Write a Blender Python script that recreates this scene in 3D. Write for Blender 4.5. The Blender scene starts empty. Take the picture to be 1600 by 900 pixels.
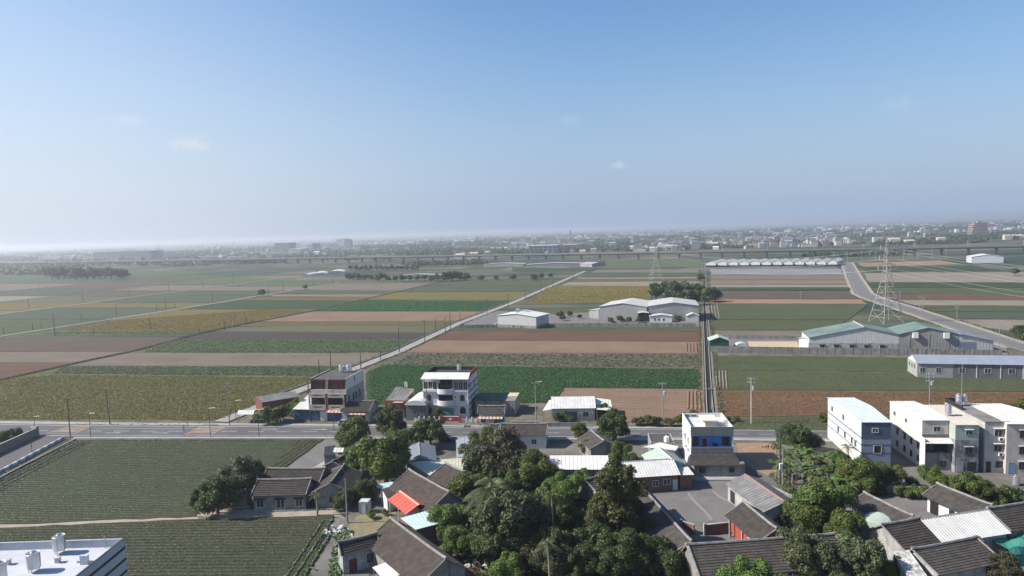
import bpy, math, random
import numpy as np
from mathutils import Vector, Matrix
R = math.radians
scene = bpy.context.scene

# ------------------------------------------------------------------ camera, sky, sun, exposure
F, H, PITCH, ROLL = 1067.0, 50.0, R(4.75), R(1.83)
cam_d = bpy.data.cameras.new('camera'); cam_d.sensor_width = 36.0; cam_d.lens = F / 1600 * 36
cam_d.clip_start = 1.0; cam_d.clip_end = 90000
cam = bpy.data.objects.new('camera', cam_d); scene.collection.objects.link(cam)
cam.matrix_world = Matrix.Translation((0, 0, H)) @ Matrix.Rotation(R(90) - PITCH, 4, 'X') @ Matrix.Rotation(-ROLL, 4, 'Z')
scene.camera = cam

SUN_EL, SUN_AZ = R(39), R(-90)          # azimuth from +Y towards +X: the sun stands to the left
HAZE_COL, HAZE_SUN, HAZE_AMT, HAZE_FALL = (2.25, 2.9, 4.05), (4.3, 4.75, 5.5), 0.97, 0.21
world = bpy.data.worlds.new('World'); scene.world = world; world.use_nodes = True
wn = world.node_tree.nodes; wl = world.node_tree.links
bg = wn['Background']
sky = wn.new('ShaderNodeTexSky'); sky.sky_type = 'NISHITA'; sky.sun_disc = False
sky.sun_elevation = SUN_EL; sky.sun_rotation = SUN_AZ
sky.altitude = 0; sky.air_density = 1.0; sky.dust_density = 0.8; sky.ozone_density = 2.2
def wnode(t, op=None, a=None, b=None):
    n = wn.new(t)
    if op: n.operation = op
    for i, v in enumerate((a, b)):
        if v is None: continue
        if hasattr(v, 'is_output'): wl.new(v, n.inputs[i])
        else: n.inputs[i].default_value = v
    return n
wtc = wnode('ShaderNodeTexCoord'); wdir = wtc.outputs['Generated']
wsep = wnode('ShaderNodeSeparateXYZ', None, wdir)
elev = wnode('ShaderNodeMath', 'MAXIMUM', wsep.outputs[2], 0.0).outputs[0]
sdot = wnode('ShaderNodeVectorMath', 'DOT_PRODUCT', wdir, (math.sin(SUN_AZ), math.cos(SUN_AZ), 0.0)).outputs['Value']
side = wnode('ShaderNodeMapRange', None, sdot); side.interpolation_type = 'SMOOTHSTEP'; side.inputs[1].default_value = -0.15; side.inputs[2].default_value = 0.75
depth = wnode('ShaderNodeMath', 'ADD', wnode('ShaderNodeMath', 'MULTIPLY', side.outputs[0], 0.13).outputs[0], HAZE_FALL).outputs[0]   # the haze veil reaches higher towards the sun
er = wnode('ShaderNodeMath', 'POWER', wnode('ShaderNodeMath', 'DIVIDE', elev, depth).outputs[0], 1.6).outputs[0]
fall = wnode('ShaderNodeMath', 'POWER', 2.718, wnode('ShaderNodeMath', 'MULTIPLY', er, -1.0).outputs[0]).outputs[0]
hz = wn.new('ShaderNodeMix'); hz.data_type = 'RGBA'
wl.new(side.outputs[0], hz.inputs[0]); hz.inputs[6].default_value = (*HAZE_COL, 1); hz.inputs[7].default_value = (*HAZE_SUN, 1)
smix = wn.new('ShaderNodeMix'); smix.data_type = 'RGBA'
wl.new(wnode('ShaderNodeMath', 'MULTIPLY', fall, HAZE_AMT).outputs[0], smix.inputs[0])
shs = wn.new('ShaderNodeHueSaturation'); shs.inputs['Saturation'].default_value = 1.25; shs.inputs['Value'].default_value = 1.0; wl.new(sky.outputs[0], shs.inputs['Color'])
wl.new(shs.outputs[0], smix.inputs[6]); wl.new(hz.outputs[2], smix.inputs[7])
# two faint cloud wisps low in the sky
wcol = smix.outputs[2]
def wisp(px, py, size, amt):
    global wcol
    u, v = px-800, 450-py; a = math.cos(ROLL)*u + math.sin(ROLL)*v; b = -math.sin(ROLL)*u + math.cos(ROLL)*v
    d = Vector((a, F*math.cos(PITCH)+b*math.sin(PITCH), -F*math.sin(PITCH)+b*math.cos(PITCH))).normalized()
    df = wnode('ShaderNodeVectorMath', 'SUBTRACT', wdir, tuple(d)); sc_ = wnode('ShaderNodeVectorMath', 'MULTIPLY', df.outputs[0], (1/size, 1/size, 2.2/size))
    nz = wn.new('ShaderNodeTexNoise'); nz.inputs['Scale'].default_value = 110; nz.inputs['Detail'].default_value = 6; wl.new(wdir, nz.inputs['Vector'])
    ln = wnode('ShaderNodeVectorMath', 'LENGTH', sc_.outputs[0])
    f = wnode('ShaderNodeMath', 'SUBTRACT', wnode('ShaderNodeMath', 'MULTIPLY', nz.outputs['Fac'], 2.0).outputs[0], ln.outputs['Value'])
    mr = wnode('ShaderNodeMapRange', None, f.outputs[0]); mr.inputs[1].default_value = 0.1; mr.inputs[2].default_value = 1.1; mr.inputs[3].default_value = 0; mr.inputs[4].default_value = amt
    m = wn.new('ShaderNodeMix'); m.data_type = 'RGBA'; wl.new(mr.outputs[0], m.inputs[0]); wl.new(wcol, m.inputs[6]); m.inputs[7].default_value = (5.0, 5.1, 5.4, 1); wcol = m.outputs[2]
wisp(300, 226, 0.032, 0.55); wisp(200, 187, 0.025, 0.3); wisp(965, 258, 0.016, 0.4); wisp(1405, 163, 0.035, 0.12); wisp(890, 188, 0.02, 0.12)
wl.new(wcol, bg.inputs[0]); bg.inputs[1].default_value = 0.076

sd = bpy.data.lights.new('sun', 'SUN'); sd.energy = 4.0; sd.angle = R(0.55); sd.color = (1.0, 0.94, 0.85)
so = bpy.data.objects.new('sun', sd); scene.collection.objects.link(so)
sun_vec = Vector((math.sin(SUN_AZ) * math.cos(SUN_EL), math.cos(SUN_AZ) * math.cos(SUN_EL), math.sin(SUN_EL)))
so.rotation_euler = sun_vec.to_track_quat('Z', 'Y').to_euler(); so.location = (-100, 0, 200)
vs = scene.view_settings; vs.view_transform = 'Standard'; vs.look = 'None'; vs.exposure = 1.1; vs.gamma = 1.0
vs.use_curve_mapping = False
HAZE_DENSITY = 0.0002

# ------------------------------------------------------------------ pixel <-> place
CR, SR, CP, SP = math.cos(ROLL), math.sin(ROLL), math.cos(PITCH), math.sin(PITCH)
def G(p, z=0.0):
    u = p[0] - 800; v = 450 - p[1]
    a = CR * u + SR * v; b = -SR * u + CR * v
    t = (z - H) / (-F * SP + b * CP)
    return Vector((a * t, (F * CP + b * SP) * t, z))
def PX(x, y, z):
    yc = y * CP - (z - H) * SP; zc = y * SP + (z - H) * CP
    u = F * x / yc; v = F * zc / yc
    return (800 + CR * u - SR * v, 450 - (SR * u + CR * v))
def HT(x, y, py):
    a, b = -5.0, 90.0
    for _ in range(40):
        m = (a + b) / 2
        if PX(x, y, m)[1] > py: a = m
        else: b = m
    return a

# ------------------------------------------------------------------ object helpers
COL = scene.collection
def tag(o, label=None, cat=None, group=None, kind=None):
    if label: o['label'] = label
    if cat: o['category'] = cat
    if group: o['group'] = group
    if kind: o['kind'] = kind
    return o
def root(name, label, cat, x, y, rz=0.0, z=0.0, group=None):
    o = bpy.data.objects.new(name, None); COL.objects.link(o)
    o.empty_display_size = 0.5
    o.location = (x, y, z); o.rotation_euler = (0, 0, rz)
    return tag(o, label, cat, group)
class MB:
    def __init__(s): s.v = []; s.f = []
    def quad(s, a, b, c, d):
        n = len(s.v); s.v += [tuple(a), tuple(b), tuple(c), tuple(d)]; s.f.append((n, n+1, n+2, n+3)); return s
    def poly(s, pts):
        n = len(s.v); s.v += [tuple(p) for p in pts]; s.f.append(tuple(range(n, n+len(pts)))); return s
    def box(s, x0, x1, y0, y1, z0, z1):
        n = len(s.v)
        s.v += [(x0,y0,z0),(x1,y0,z0),(x1,y1,z0),(x0,y1,z0),(x0,y0,z1),(x1,y0,z1),(x1,y1,z1),(x0,y1,z1)]
        s.f += [(n,n+3,n+2,n+1),(n+4,n+5,n+6,n+7),(n,n+1,n+5,n+4),(n+1,n+2,n+6,n+5),(n+2,n+3,n+7,n+6),(n+3,n,n+4,n+7)]
        return s
    def hexa(s, b, t):                      # bottom 4 points, top 4 points (same winding, counter-clockwise from above)
        n = len(s.v); s.v += [tuple(p) for p in b] + [tuple(p) for p in t]
        s.f += [(n,n+3,n+2,n+1),(n+4,n+5,n+6,n+7),(n,n+1,n+5,n+4),(n+1,n+2,n+6,n+5),(n+2,n+3,n+7,n+6),(n+3,n,n+4,n+7)]
        return s
    def prism(s, pts, d):                   # polygon pts (x,z) extruded along y from d[0] to d[1]
        n = len(s.v); k = len(pts)
        s.v += [(p[0], d[0], p[1]) for p in pts] + [(p[0], d[1], p[1]) for p in pts]
        s.f.append(tuple(range(n, n+k))); s.f.append(tuple(range(n+2*k-1, n+k-1, -1)))
        for i in range(k):
            j = (i+1) % k; s.f.append((n+j, n+i, n+k+i, n+k+j))
        return s
    def prismx(s, pts, d):                  # polygon pts (y,z) extruded along x
        n = len(s.v); k = len(pts)
        s.v += [(d[0], p[0], p[1]) for p in pts] + [(d[1], p[0], p[1]) for p in pts]
        s.f.append(tuple(range(n+k-1, n-1, -1))); s.f.append(tuple(range(n+k, n+2*k)))
        for i in range(k):
            j = (i+1) % k; s.f.append((n+i, n+j, n+k+j, n+k+i))
        return s
    def slab(s, pts, z0, z1):               # polygon (x,y) extruded up
        n = len(s.v); k = len(pts)
        s.v += [(p[0], p[1], z0) for p in pts] + [(p[0], p[1], z1) for p in pts]
        s.f.append(tuple(range(n+k-1, n-1, -1))); s.f.append(tuple(range(n+k, n+2*k)))
        for i in range(k):
            j = (i+1) % k; s.f.append((n+i, n+j, n+k+j, n+k+i))
        return s
    def tube(s, pts, rad, seg=6, cap=True):
        pts = [Vector(p) for p in pts]; k = len(pts)
        if not hasattr(rad, '__len__'): rad = [rad]*k
        n = len(s.v)
        for i, p in enumerate(pts):
            t = (pts[min(i+1, k-1)] - pts[max(i-1, 0)]).normalized()
            a = t.cross(Vector((0, 0, 1)))
            if a.length < 0.05: a = t.cross(Vector((0, 1, 0)))
            a.normalize(); b = a.cross(t)
            for j in range(seg):
                w = 2*math.pi*j/seg
                s.v.append(tuple(p + rad[i]*(math.cos(w)*a + math.sin(w)*b)))
        for i in range(k-1):
            for j in range(seg):
                j2 = (j+1) % seg
                s.f.append((n+i*seg+j, n+i*seg+j2, n+(i+1)*seg+j2, n+(i+1)*seg+j))
        if cap:
            s.f.append(tuple(n+j for j in range(seg))); s.f.append(tuple(n+(k-1)*seg+j for j in range(seg-1, -1, -1)))
        return s
    def lathe(s, prof, cx=0, cy=0, seg=14):
        n = len(s.v)
        for r, z in prof:
            for j in range(seg):
                w = 2*math.pi*j/seg; s.v.append((cx+r*math.cos(w), cy+r*math.sin(w), z))
        for i in range(len(prof)-1):
            for j in range(seg):
                j2 = (j+1) % seg; s.f.append((n+i*seg+j, n+i*seg+j2, n+(i+1)*seg+j2, n+(i+1)*seg+j))
        k = len(prof)-1
        s.f.append(tuple(n+j for j in range(seg-1, -1, -1))); s.f.append(tuple(n+k*seg+j for j in range(seg)))
        return s
    def mesh(s, name, mat=None):
        me = bpy.data.meshes.new(name); me.from_pydata(s.v, [], s.f); me.update()
        if mat: me.materials.append(mat)
        return me
    def build(s, name, mat, parent=None, smooth=False):
        me = s.mesh(name, mat)
        if smooth: me.polygons.foreach_set('use_smooth', [True]*len(me.polygons))
        return obj(name, me, parent)
def obj(name, me, parent=None):
    o = bpy.data.objects.new(name, me); COL.objects.link(o)
    if parent: o.parent = parent
    return o
def npmesh(name, V, Q, mat):
    """V (n,3) floats, Q (m,k) ints, k = 3 or 4"""
    me = bpy.data.meshes.new(name); m, k = Q.shape
    me.vertices.add(len(V)); me.vertices.foreach_set('co', np.ascontiguousarray(V, dtype=np.float32).ravel())
    me.loops.add(m*k); me.loops.foreach_set('vertex_index', np.ascontiguousarray(Q, dtype=np.int32).ravel())
    me.polygons.add(m); me.polygons.foreach_set('loop_start', np.arange(0, m*k, k, dtype=np.int32))
    me.polygons.foreach_set('loop_total', np.full(m, k, dtype=np.int32))
    me.update(calc_edges=True); me.materials.append(mat); return me
def copy_tree(o, parent=None, kids=None):
    c = o.copy(); COL.objects.link(c)
    if parent: c.parent = parent
    for ch in KIDS.get(o.name, ()): copy_tree(ch, c)
    return c
KIDS = {}
def freeze(o):
    """remember the children of a prototype so copies need no look-ups"""
    for x in [o] + list(o.children_recursive): KIDS[x.name] = list(x.children)

# ------------------------------------------------------------------ materials
MATS = {}
def _new(name):
    m = bpy.data.materials.new(name); m.use_nodes = True
    nt = m.node_tree; return m, nt.nodes, nt.links, nt.nodes['Principled BSDF']
def _noise(n, l, vec, scale, detail=3, rough=0.55, sc=None):
    t = n.new('ShaderNodeTexNoise'); t.inputs['Scale'].default_value = scale
    t.inputs['Detail'].default_value = detail; t.inputs['Roughness'].default_value = rough
    if sc:
        mp = n.new('ShaderNodeMapping'); mp.inputs['Scale'].default_value = sc; l.new(vec, mp.inputs[0]); vec = mp.outputs[0]
    l.new(vec, t.inputs['Vector']); return t.outputs['Fac']
def _ramp(n, l, fac, a, b):
    r = n.new('ShaderNodeMapRange'); r.inputs[1].default_value = a; r.inputs[2].default_value = b
    l.new(fac, r.inputs[0]); return r.outputs[0]
def _mix(n, l, fac, a, b):
    m = n.new('ShaderNodeMix'); m.data_type = 'RGBA'
    for v, i in ((fac, 0), (a, 6), (b, 7)):
        if hasattr(v, 'is_output'): l.new(v, m.inputs[i])
        elif i == 0: m.inputs[0].default_value = v
        else: m.inputs[i].default_value = (*v[:3], 1)
    return m.outputs[2]
def _math(n, l, op, a, b=None):
    m = n.new('ShaderNodeMath'); m.operation = op
    for i, v in enumerate((a, b)):
        if v is None: continue
        if hasattr(v, 'is_output'): l.new(v, m.inputs[i])
        else: m.inputs[i].default_value = v
    return m.outputs[0]
def _pos(n): return n.new('ShaderNodeNewGeometry').outputs['Position']
def mat(name, c, c2=None, sc=0.6, rough=0.8, stain=0.0, bump=0.0, bsc=6.0, metal=0.0, spec=0.3, stain_c=(0.06,0.055,0.05)):
    """painted / concrete / metal surface: large patches c..c2, vertical weather streaks, fine relief"""
    if name in MATS: return MATS[name]
    m, n, l, b = _new(name); p = _pos(n)
    c2 = c2 or tuple(x*0.86 for x in c)
    f = _ramp(n, l, _noise(n, l, p, sc, 5), 0.35, 0.68)
    col = _mix(n, l, f, c, c2)
    fine = _ramp(n, l, _noise(n, l, p, 5.0, 4), 0.25, 0.75)
    col = _mix(n, l, _math(n, l, 'MULTIPLY', fine, 0.22), col, tuple(x*0.6 for x in c2))
    if stain:
        s = _noise(n, l, p, 1.0, 5, 0.65, (1.3, 1.3, 0.16)); s = _ramp(n, l, s, 0.5, 0.72)
        col = _mix(n, l, _math(n, l, 'MULTIPLY', s, stain), col, stain_c)
    l.new(col, b.inputs['Base Color']); b.inputs['Roughness'].default_value = rough
    b.inputs['Metallic'].default_value = metal; b.inputs['Specular IOR Level'].default_value = spec
    if bump:
        bp = n.new('ShaderNodeBump'); bp.inputs['Strength'].default_value = bump; bp.inputs['Distance'].default_value = 0.05
        l.new(_noise(n, l, p, bsc, 4), bp.inputs['Height']); l.new(bp.outputs[0], b.inputs['Normal'])
    MATS[name] = m; return m
def field_mat(name, c, c2, ang=-13.0, spacing=1.2, row=0.35, dark=None, patch=0.5, fine=0.5, wob=0.5):
    """soil or crop: rows along ang degrees, long streaks, patches and fine speckle"""
    if name in MATS: return MATS[name]
    m, n, l, b = _new(name); p = _pos(n)
    mp = n.new('ShaderNodeMapping'); mp.vector_type = 'TEXTURE'; mp.inputs['Rotation'].default_value = (0, 0, R(ang)); l.new(p, mp.inputs[0])
    q = mp.outputs[0]
    sep = n.new('ShaderNodeSeparateXYZ'); l.new(q, sep.inputs[0]); c2 = tuple(x*0.82 for x in c2)
    wobn = _math(n, l, 'MULTIPLY', _noise(n, l, q, 0.15, 2), wob)
    ph = _math(n, l, 'MULTIPLY', _math(n, l, 'ADD', sep.outputs[1], wobn), 2*math.pi/spacing)
    w = _ramp(n, l, _math(n, l, 'SINE', ph), -0.6, 0.7)
    streak = _ramp(n, l, _noise(n, l, q, 1.0, 3, 0.6, (0.02, 0.45, 1)), 0.35, 0.65)
    pt = _ramp(n, l, _noise(n, l, p, 0.06, 5, 0.6), 0.35, 0.68)
    sp = _ramp(n, l, _noise(n, l, q, 0.9, 7, 0.82, (0.55, 1.0, 1.0)), 0.38, 0.62)
    st2 = _ramp(n, l, _noise(n, l, q, 1.0, 4, 0.7, (0.008, 0.16, 1)), 0.38, 0.62)
    f = _math(n, l, 'ADD', _math(n, l, 'MULTIPLY', _math(n, l, 'ADD', streak, st2), 0.27), _math(n, l, 'MULTIPLY', pt, patch))
    col = _mix(n, l, _ramp(n, l, f, 0.1, 0.9), c, c2)
    dk = dark or tuple(x*0.45 for x in c)
    col = _mix(n, l, _math(n, l, 'MULTIPLY', sp, fine), col, dk)
    col = _mix(n, l, _math(n, l, 'MULTIPLY', w, row), col, dk)
    l.new(col, b.inputs['Base Color']); b.inputs['Roughness'].default_value = 0.95; b.inputs['Specular IOR Level'].default_value = 0.1
    bp = n.new('ShaderNodeBump'); bp.inputs['Strength'].default_value = 0.7; bp.inputs['Distance'].default_value = 0.12
    l.new(_math(n, l, 'SUBTRACT', sp, _math(n, l, 'MULTIPLY', w, 0.7)), bp.inputs['Height']); l.new(bp.outputs[0], b.inputs['Normal'])
    MATS[name] = m; return m
def leaf_mat(name, c, c2, trans=0.25, c3=None):
    if name in MATS: return MATS[name]
    m, n, l, b = _new(name); p = _pos(n)
    f = _ramp(n, l, _noise(n, l, p, 0.55, 4), 0.35, 0.66); col = _mix(n, l, f, c, c2)
    g = _ramp(n, l, _noise(n, l, p, 4.0, 2), 0.3, 0.7); col = _mix(n, l, _math(n, l, 'MULTIPLY', g, 0.5), col, c3 or tuple(x*0.62 for x in c))
    oi = n.new('ShaderNodeObjectInfo'); hs = n.new('ShaderNodeHueSaturation')
    l.new(_math(n, l, 'ADD', _math(n, l, 'MULTIPLY', oi.outputs['Random'], 0.045), 0.478), hs.inputs['Hue'])
    l.new(_math(n, l, 'ADD', _math(n, l, 'MULTIPLY', oi.outputs['Random'], 0.5), 0.75), hs.inputs['Value'])
    l.new(col, hs.inputs['Color']); col = hs.outputs[0]
    l.new(col, b.inputs['Base Color']); b.inputs['Roughness'].default_value = 0.55; b.inputs['Specular IOR Level'].default_value = 0.35
    t = n.new('ShaderNodeBsdfTranslucent'); l.new(col, t.inputs[0]); mx = n.new('ShaderNodeMixShader'); mx.inputs[0].default_value = trans
    l.new(b.outputs[0], mx.inputs[1]); l.new(t.outputs[0], mx.inputs[2])
    l.new(mx.outputs[0], n['Material Output'].inputs[0]); MATS[name] = m; return m
def glass_mat(name='window glass', c=(0.015,0.02,0.028)):
    if name in MATS: return MATS[name]
    m, n, l, b = _new(name); p = _pos(n)
    col = _mix(n, l, _ramp(n, l, _noise(n, l, p, 0.9, 2), 0.4, 0.62), c, tuple(x*2.6 for x in c))
    l.new(col, b.inputs['Base Color']); b.inputs['Roughness'].default_value = 0.12; b.inputs['Specular IOR Level'].default_value = 0.6
    MATS[name] = m; return m

WHITE = mat('white paint', (0.66,0.66,0.64), (0.55,0.55,0.53), stain=0.12)
WHITE_SHEET = mat('white metal sheet', (0.6,0.6,0.58), (0.5,0.49,0.46), rough=0.5, stain=0.16, stain_c=(0.3,0.25,0.2))
DIRTYWHITE = mat('dirty white plaster', (0.5,0.49,0.46), (0.4,0.39,0.37), stain=0.55)
CREAM = mat('cream plaster', (0.55,0.5,0.43), (0.45,0.41,0.36), stain=0.35)
GREYWALL = mat('grey render', (0.36,0.36,0.36), (0.27,0.27,0.27), stain=0.4)
CONC = mat('concrete', (0.36,0.35,0.33), (0.27,0.26,0.25), stain=0.35, bump=0.3)
OLDCONC = mat('weathered concrete', (0.28,0.27,0.25), (0.17,0.165,0.155), stain=0.75, bump=0.3)
GREYSHEET = mat('grey metal cladding', (0.33,0.325,0.325), (0.28,0.275,0.275), rough=0.55, stain=0.12)
DKSHEET = mat('charcoal metal cladding', (0.12,0.125,0.14), (0.1,0.1,0.115), rough=0.5)
BLUESHEET = mat('pale blue metal cladding', (0.52,0.555,0.6), (0.46,0.5,0.545), rough=0.5)
NAVY = mat('slate blue cladding', (0.075,0.1,0.15), (0.06,0.085,0.125), rough=0.55)
MIDBLUE = mat('grey blue cladding', (0.22,0.26,0.32), (0.19,0.23,0.28), rough=0.55)
BLUEROOF = mat('blue grey metal roof', (0.25,0.27,0.33), (0.21,0.23,0.285), rough=0.5)
GREENROOF = mat('faded green metal roof', (0.1,0.155,0.135), (0.19,0.24,0.22), sc=0.12, rough=0.6, stain=.15)
STEELROOF = mat('weathered zinc roof', (0.21,0.205,0.2), (0.13,0.125,0.12), rough=0.6, stain=0.2)
CREAMROOF = mat('cream sheet roof', (0.5,0.5,0.4), (0.4,0.41,0.33), rough=0.6)
MINTROOF = mat('mint sheet roof', (0.4,0.47,0.4), (0.34,0.41,0.35), rough=0.55)
PALEROOF = mat('pinkish white sheet roof', (0.66,0.63,0.59), (0.58,0.55,0.52), rough=0.6, stain=0.1)
AQUA = mat('aqua sheet roof', (0.45,0.56,0.55), (0.4,0.5,0.49), rough=0.5)
TILE = mat('dark clay tiles', (0.062,0.052,0.046), (0.03,0.026,0.024), sc=1.1, rough=0.9, bump=0.9, bsc=4)
TILEB = mat('brown clay tiles', (0.075,0.058,0.05), (0.04,0.033,0.03), sc=1.1, rough=0.9, bump=0.9, bsc=4)
TILEG = mat('grey slate tiles', (0.082,0.071,0.064), (0.042,0.038,0.035), sc=1.1, rough=0.9, bump=0.9, bsc=4)
RIDGE = mat('mortar ridge', (0.26,0.25,0.24), (0.14,0.135,0.13), sc=1.2, rough=0.9)
BRICK = mat('red brick wall', (0.22,0.11,0.085), (0.16,0.085,0.07), sc=1.5, stain=0.35)
REDPAINT = mat('red paint', (0.36,0.045,0.04), (0.3,0.04,0.035), rough=0.6)
DKRED = mat('maroon timber', (0.11,0.035,0.03), (0.075,0.026,0.024), rough=0.7)
REDROOF = mat('vermilion sheet roof', (0.55,0.1,0.065), (0.46,0.085,0.06), rough=0.5, stain=.2, stain_c=(.3,.12,.09))
BLUEPAINT = mat('bright blue paint', (0.06,0.25,0.68), (0.05,0.21,0.6), rough=0.6)
SHOPBLUE = mat('dull blue shutters', (0.045,0.1,0.21), (0.04,0.085,0.17), rough=0.6)
GREENPAINT = mat('green paint', (0.12,0.3,0.22), (0.1,0.26,0.19), rough=0.6)
DKGREEN = mat('dark green paint', (0.03,0.11,0.08), (0.026,0.09,0.065), rough=0.6)
STEEL = mat('stainless steel', (0.62,0.62,0.62), (0.5,0.5,0.5), rough=0.32, metal=0.85)
GALV = mat('galvanised steel', (0.5,0.5,0.49), (0.4,0.4,0.39), rough=0.5, metal=0.3)
POLE = mat('concrete pole', (0.27,0.255,0.235), (0.2,0.19,0.175), rough=0.9)
DKPOLE = mat('dark pole', (0.09,0.085,0.08), (0.06,0.058,0.055), rough=0.8)
BLACK = mat('dark metal', (0.03,0.03,0.032), (0.022,0.022,0.024), rough=0.6)
PLASTIC = mat('white plastic casing', (0.68,0.68,0.66), (0.6,0.6,0.58), rough=0.5)
BARK = mat('tree bark', (0.1,0.08,0.06), (0.06,0.05,0.04), rough=0.95)
PALEBARK = mat('pale bark', (0.26,0.23,0.18), (0.18,0.16,0.13), rough=0.9)
DARKROOM = mat('unlit interior', (0.02,0.019,0.018), (0.014,0.014,0.013), rough=0.9)  # near-black colour stands in for shade inside openings
GLASS = glass_mat()

# ------------------------------------------------------------------ ground and far land
def ground_mat():
    m, n, l, b = _new('far farmland'); p = _pos(n)
    mp = n.new('ShaderNodeMapping'); mp.vector_type = 'TEXTURE'; mp.inputs['Rotation'].default_value = (0, 0, R(-14)); l.new(p, mp.inputs[0])
    wob = n.new('ShaderNodeVectorMath'); wob.operation = 'ADD'; l.new(mp.outputs[0], wob.inputs[0])
    def cells(sx, sy):
        d = n.new('ShaderNodeVectorMath'); d.operation = 'MULTIPLY'; l.new(wob.outputs[0], d.inputs[0]); d.inputs[1].default_value = (1/sx, 1/sy, 0)
        f = n.new('ShaderNodeVectorMath'); f.operation = 'FLOOR'; l.new(d.outputs[0], f.inputs[0])
        w = n.new('ShaderNodeTexWhiteNoise'); w.noise_dimensions = '2D'; l.new(f.outputs[0], w.inputs['Vector']); return w.outputs['Value']
    cr = n.new('ShaderNodeValToRGB'); cr.color_ramp.interpolation = 'CONSTANT'
    cols = [(0.06,0.075,0.045),(0.085,0.095,0.055),(0.15,0.13,0.105),(0.05,0.065,0.04),(0.12,0.1,0.08),(0.1,0.105,0.065),(0.065,0.075,0.05),(0.15,0.13,0.075)]
    e = cr.color_ramp.elements
    while len(e) < len(cols): e.new(0.5)
    for i, c in enumerate(cols): e[i].position = i/len(cols); e[i].color = (*c, 1)
    mixv = _math(n, l, 'FRACT', _math(n, l, 'ADD', cells(150, 27), cells(230, 410)))
    l.new(mixv, cr.inputs[0])
    far = _ramp(n, l, _noise(n, l, p, 0.006, 4), 0.42, 0.6)
    col = _mix(n, l, far, cr.outputs[0], (0.035, 0.055, 0.04))
    dist = n.new('ShaderNodeVectorMath'); dist.operation = 'LENGTH'; l.new(p, dist.inputs[0])
    near = _ramp(n, l, dist.outputs['Value'], 330, 300)
    dirt = _mix(n, l, _ramp(n, l, _noise(n, l, p, 0.22, 6, 0.65), 0.4, 0.62), (0.17,0.15,0.125), (0.085,0.085,0.05))
    dirt = _mix(n, l, _math(n, l, 'MULTIPLY', _ramp(n, l, _noise(n, l, p, 2.5, 4), 0.35, 0.7), 0.45), dirt, (0.05,0.045,0.035))
    col = _mix(n, l, near, col, dirt)
    l.new(col, b.inputs['Base Color']); b.inputs['Roughness'].default_value = 1.0; b.inputs['Specular IOR Level'].default_value = 0.05
    return m
mb = MB(); rings = [0, 60, 130, 260, 520, 1100, 2400, 5000, 11000, 24000, 40000]; S = 48
mb.v.append((0, 0, 0))
for r in rings[1:]:
    for j in range(S): mb.v.append((r*math.cos(2*math.pi*j/S), r*math.sin(2*math.pi*j/S), 0))
for j in range(S): mb.f.append((0, 1+j, 1+(j+1) % S))
for i in range(len(rings)-2):
    for j in range(S):
        a, b_ = 1+i*S+j, 1+i*S+(j+1) % S; mb.f.append((a, a+S, b_+S, b_))
tag(mb.build('ground', ground_mat()), 'flat farmland plain of fields and village ground reaching the horizon', 'ground', kind='structure')

# ------------------------------------------------------------------ fields
SOILP = field_mat('pinkish soil', (0.255,0.17,0.122), (0.205,0.135,0.098), row=0.42, spacing=2.8, fine=0.35)
SOILR = field_mat('red brown soil', (0.165,0.088,0.062), (0.125,0.07,0.05), row=0.42, spacing=2.8, fine=0.6)
SOILD = field_mat('dark wet soil', (0.066,0.054,0.047), (0.085,0.07,0.06), row=0.42, spacing=2.8, fine=0.4)
SOILB = field_mat('brown ploughed soil', (0.125,0.092,0.07), (0.1,0.077,0.06), row=0.42, spacing=2.8, fine=0.4)
FALLOW = field_mat('grey fallow stubble', (0.2,0.165,0.128), (0.155,0.132,0.105), row=0.42, spacing=2.8, fine=0.4)
TAN = field_mat('pale tan fallow', (0.27,0.235,0.19), (0.22,0.19,0.155), row=0.42, spacing=2.8, fine=0.35)
ORANGE = field_mat('orange soil', (0.32,0.205,0.125), (0.27,0.18,0.115), row=0.42, spacing=2.8, fine=0.3)
RUST = field_mat('rusty dry stalks', (0.21,0.108,0.055), (0.145,0.082,0.045), row=0.4, spacing=1.6, fine=0.75, dark=(0.06,0.05,0.03))
GREEN = field_mat('mid green crop', (0.088,0.108,0.052), (0.072,0.09,0.044), row=0.4, spacing=1.1)
BRIGHT = field_mat('fresh green crop', (0.1,0.13,0.062), (0.085,0.112,0.054), row=0.3, spacing=1.1)
DKCROP = field_mat('deep green crop', (0.05,0.08,0.036), (0.042,0.068,0.032), row=0.4, spacing=0.9)
TEALCROP = field_mat('bluish green crop', (0.085,0.105,0.065), (0.07,0.09,0.056), row=0.4, spacing=1.1)
OLIVE = field_mat('olive green crop', (0.095,0.105,0.05), (0.075,0.09,0.045), row=0.45, spacing=1.1)
YELLOW = field_mat('yellowing soybean crop', (0.2,0.145,0.035), (0.15,0.125,0.04), row=0.45, spacing=1.2, fine=0.6, dark=(0.07,0.07,0.025))
YELGRN = field_mat('yellow green crop', (0.145,0.122,0.042), (0.108,0.1,0.038), row=0.45, spacing=1.1, fine=0.65)
MOTTLE = field_mat('young sparse crop', (0.14,0.125,0.09), (0.115,0.11,0.075), row=0.3, spacing=1.0, fine=0.5, dark=(0.05,0.06,0.035))
GRASSG = field_mat('grassy verge ground', (0.08,0.1,0.04), (0.11,0.11,0.06), row=0.0, fine=0.6)
CROPSOIL = field_mat('soil between crop rows', (0.07,0.07,0.044), (0.064,0.068,0.042), ang=-6.5, row=0.15, spacing=1.1, fine=0.5)
MULCH = field_mat('plastic mulch strips', (0.25,0.25,0.25), (0.2,0.2,0.2), row=0.3, spacing=2.0, fine=0.2)
NFIELD = [0]
def W2(p, z=0.0):
    g = G(p, z); return (g.x, g.y)
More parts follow.
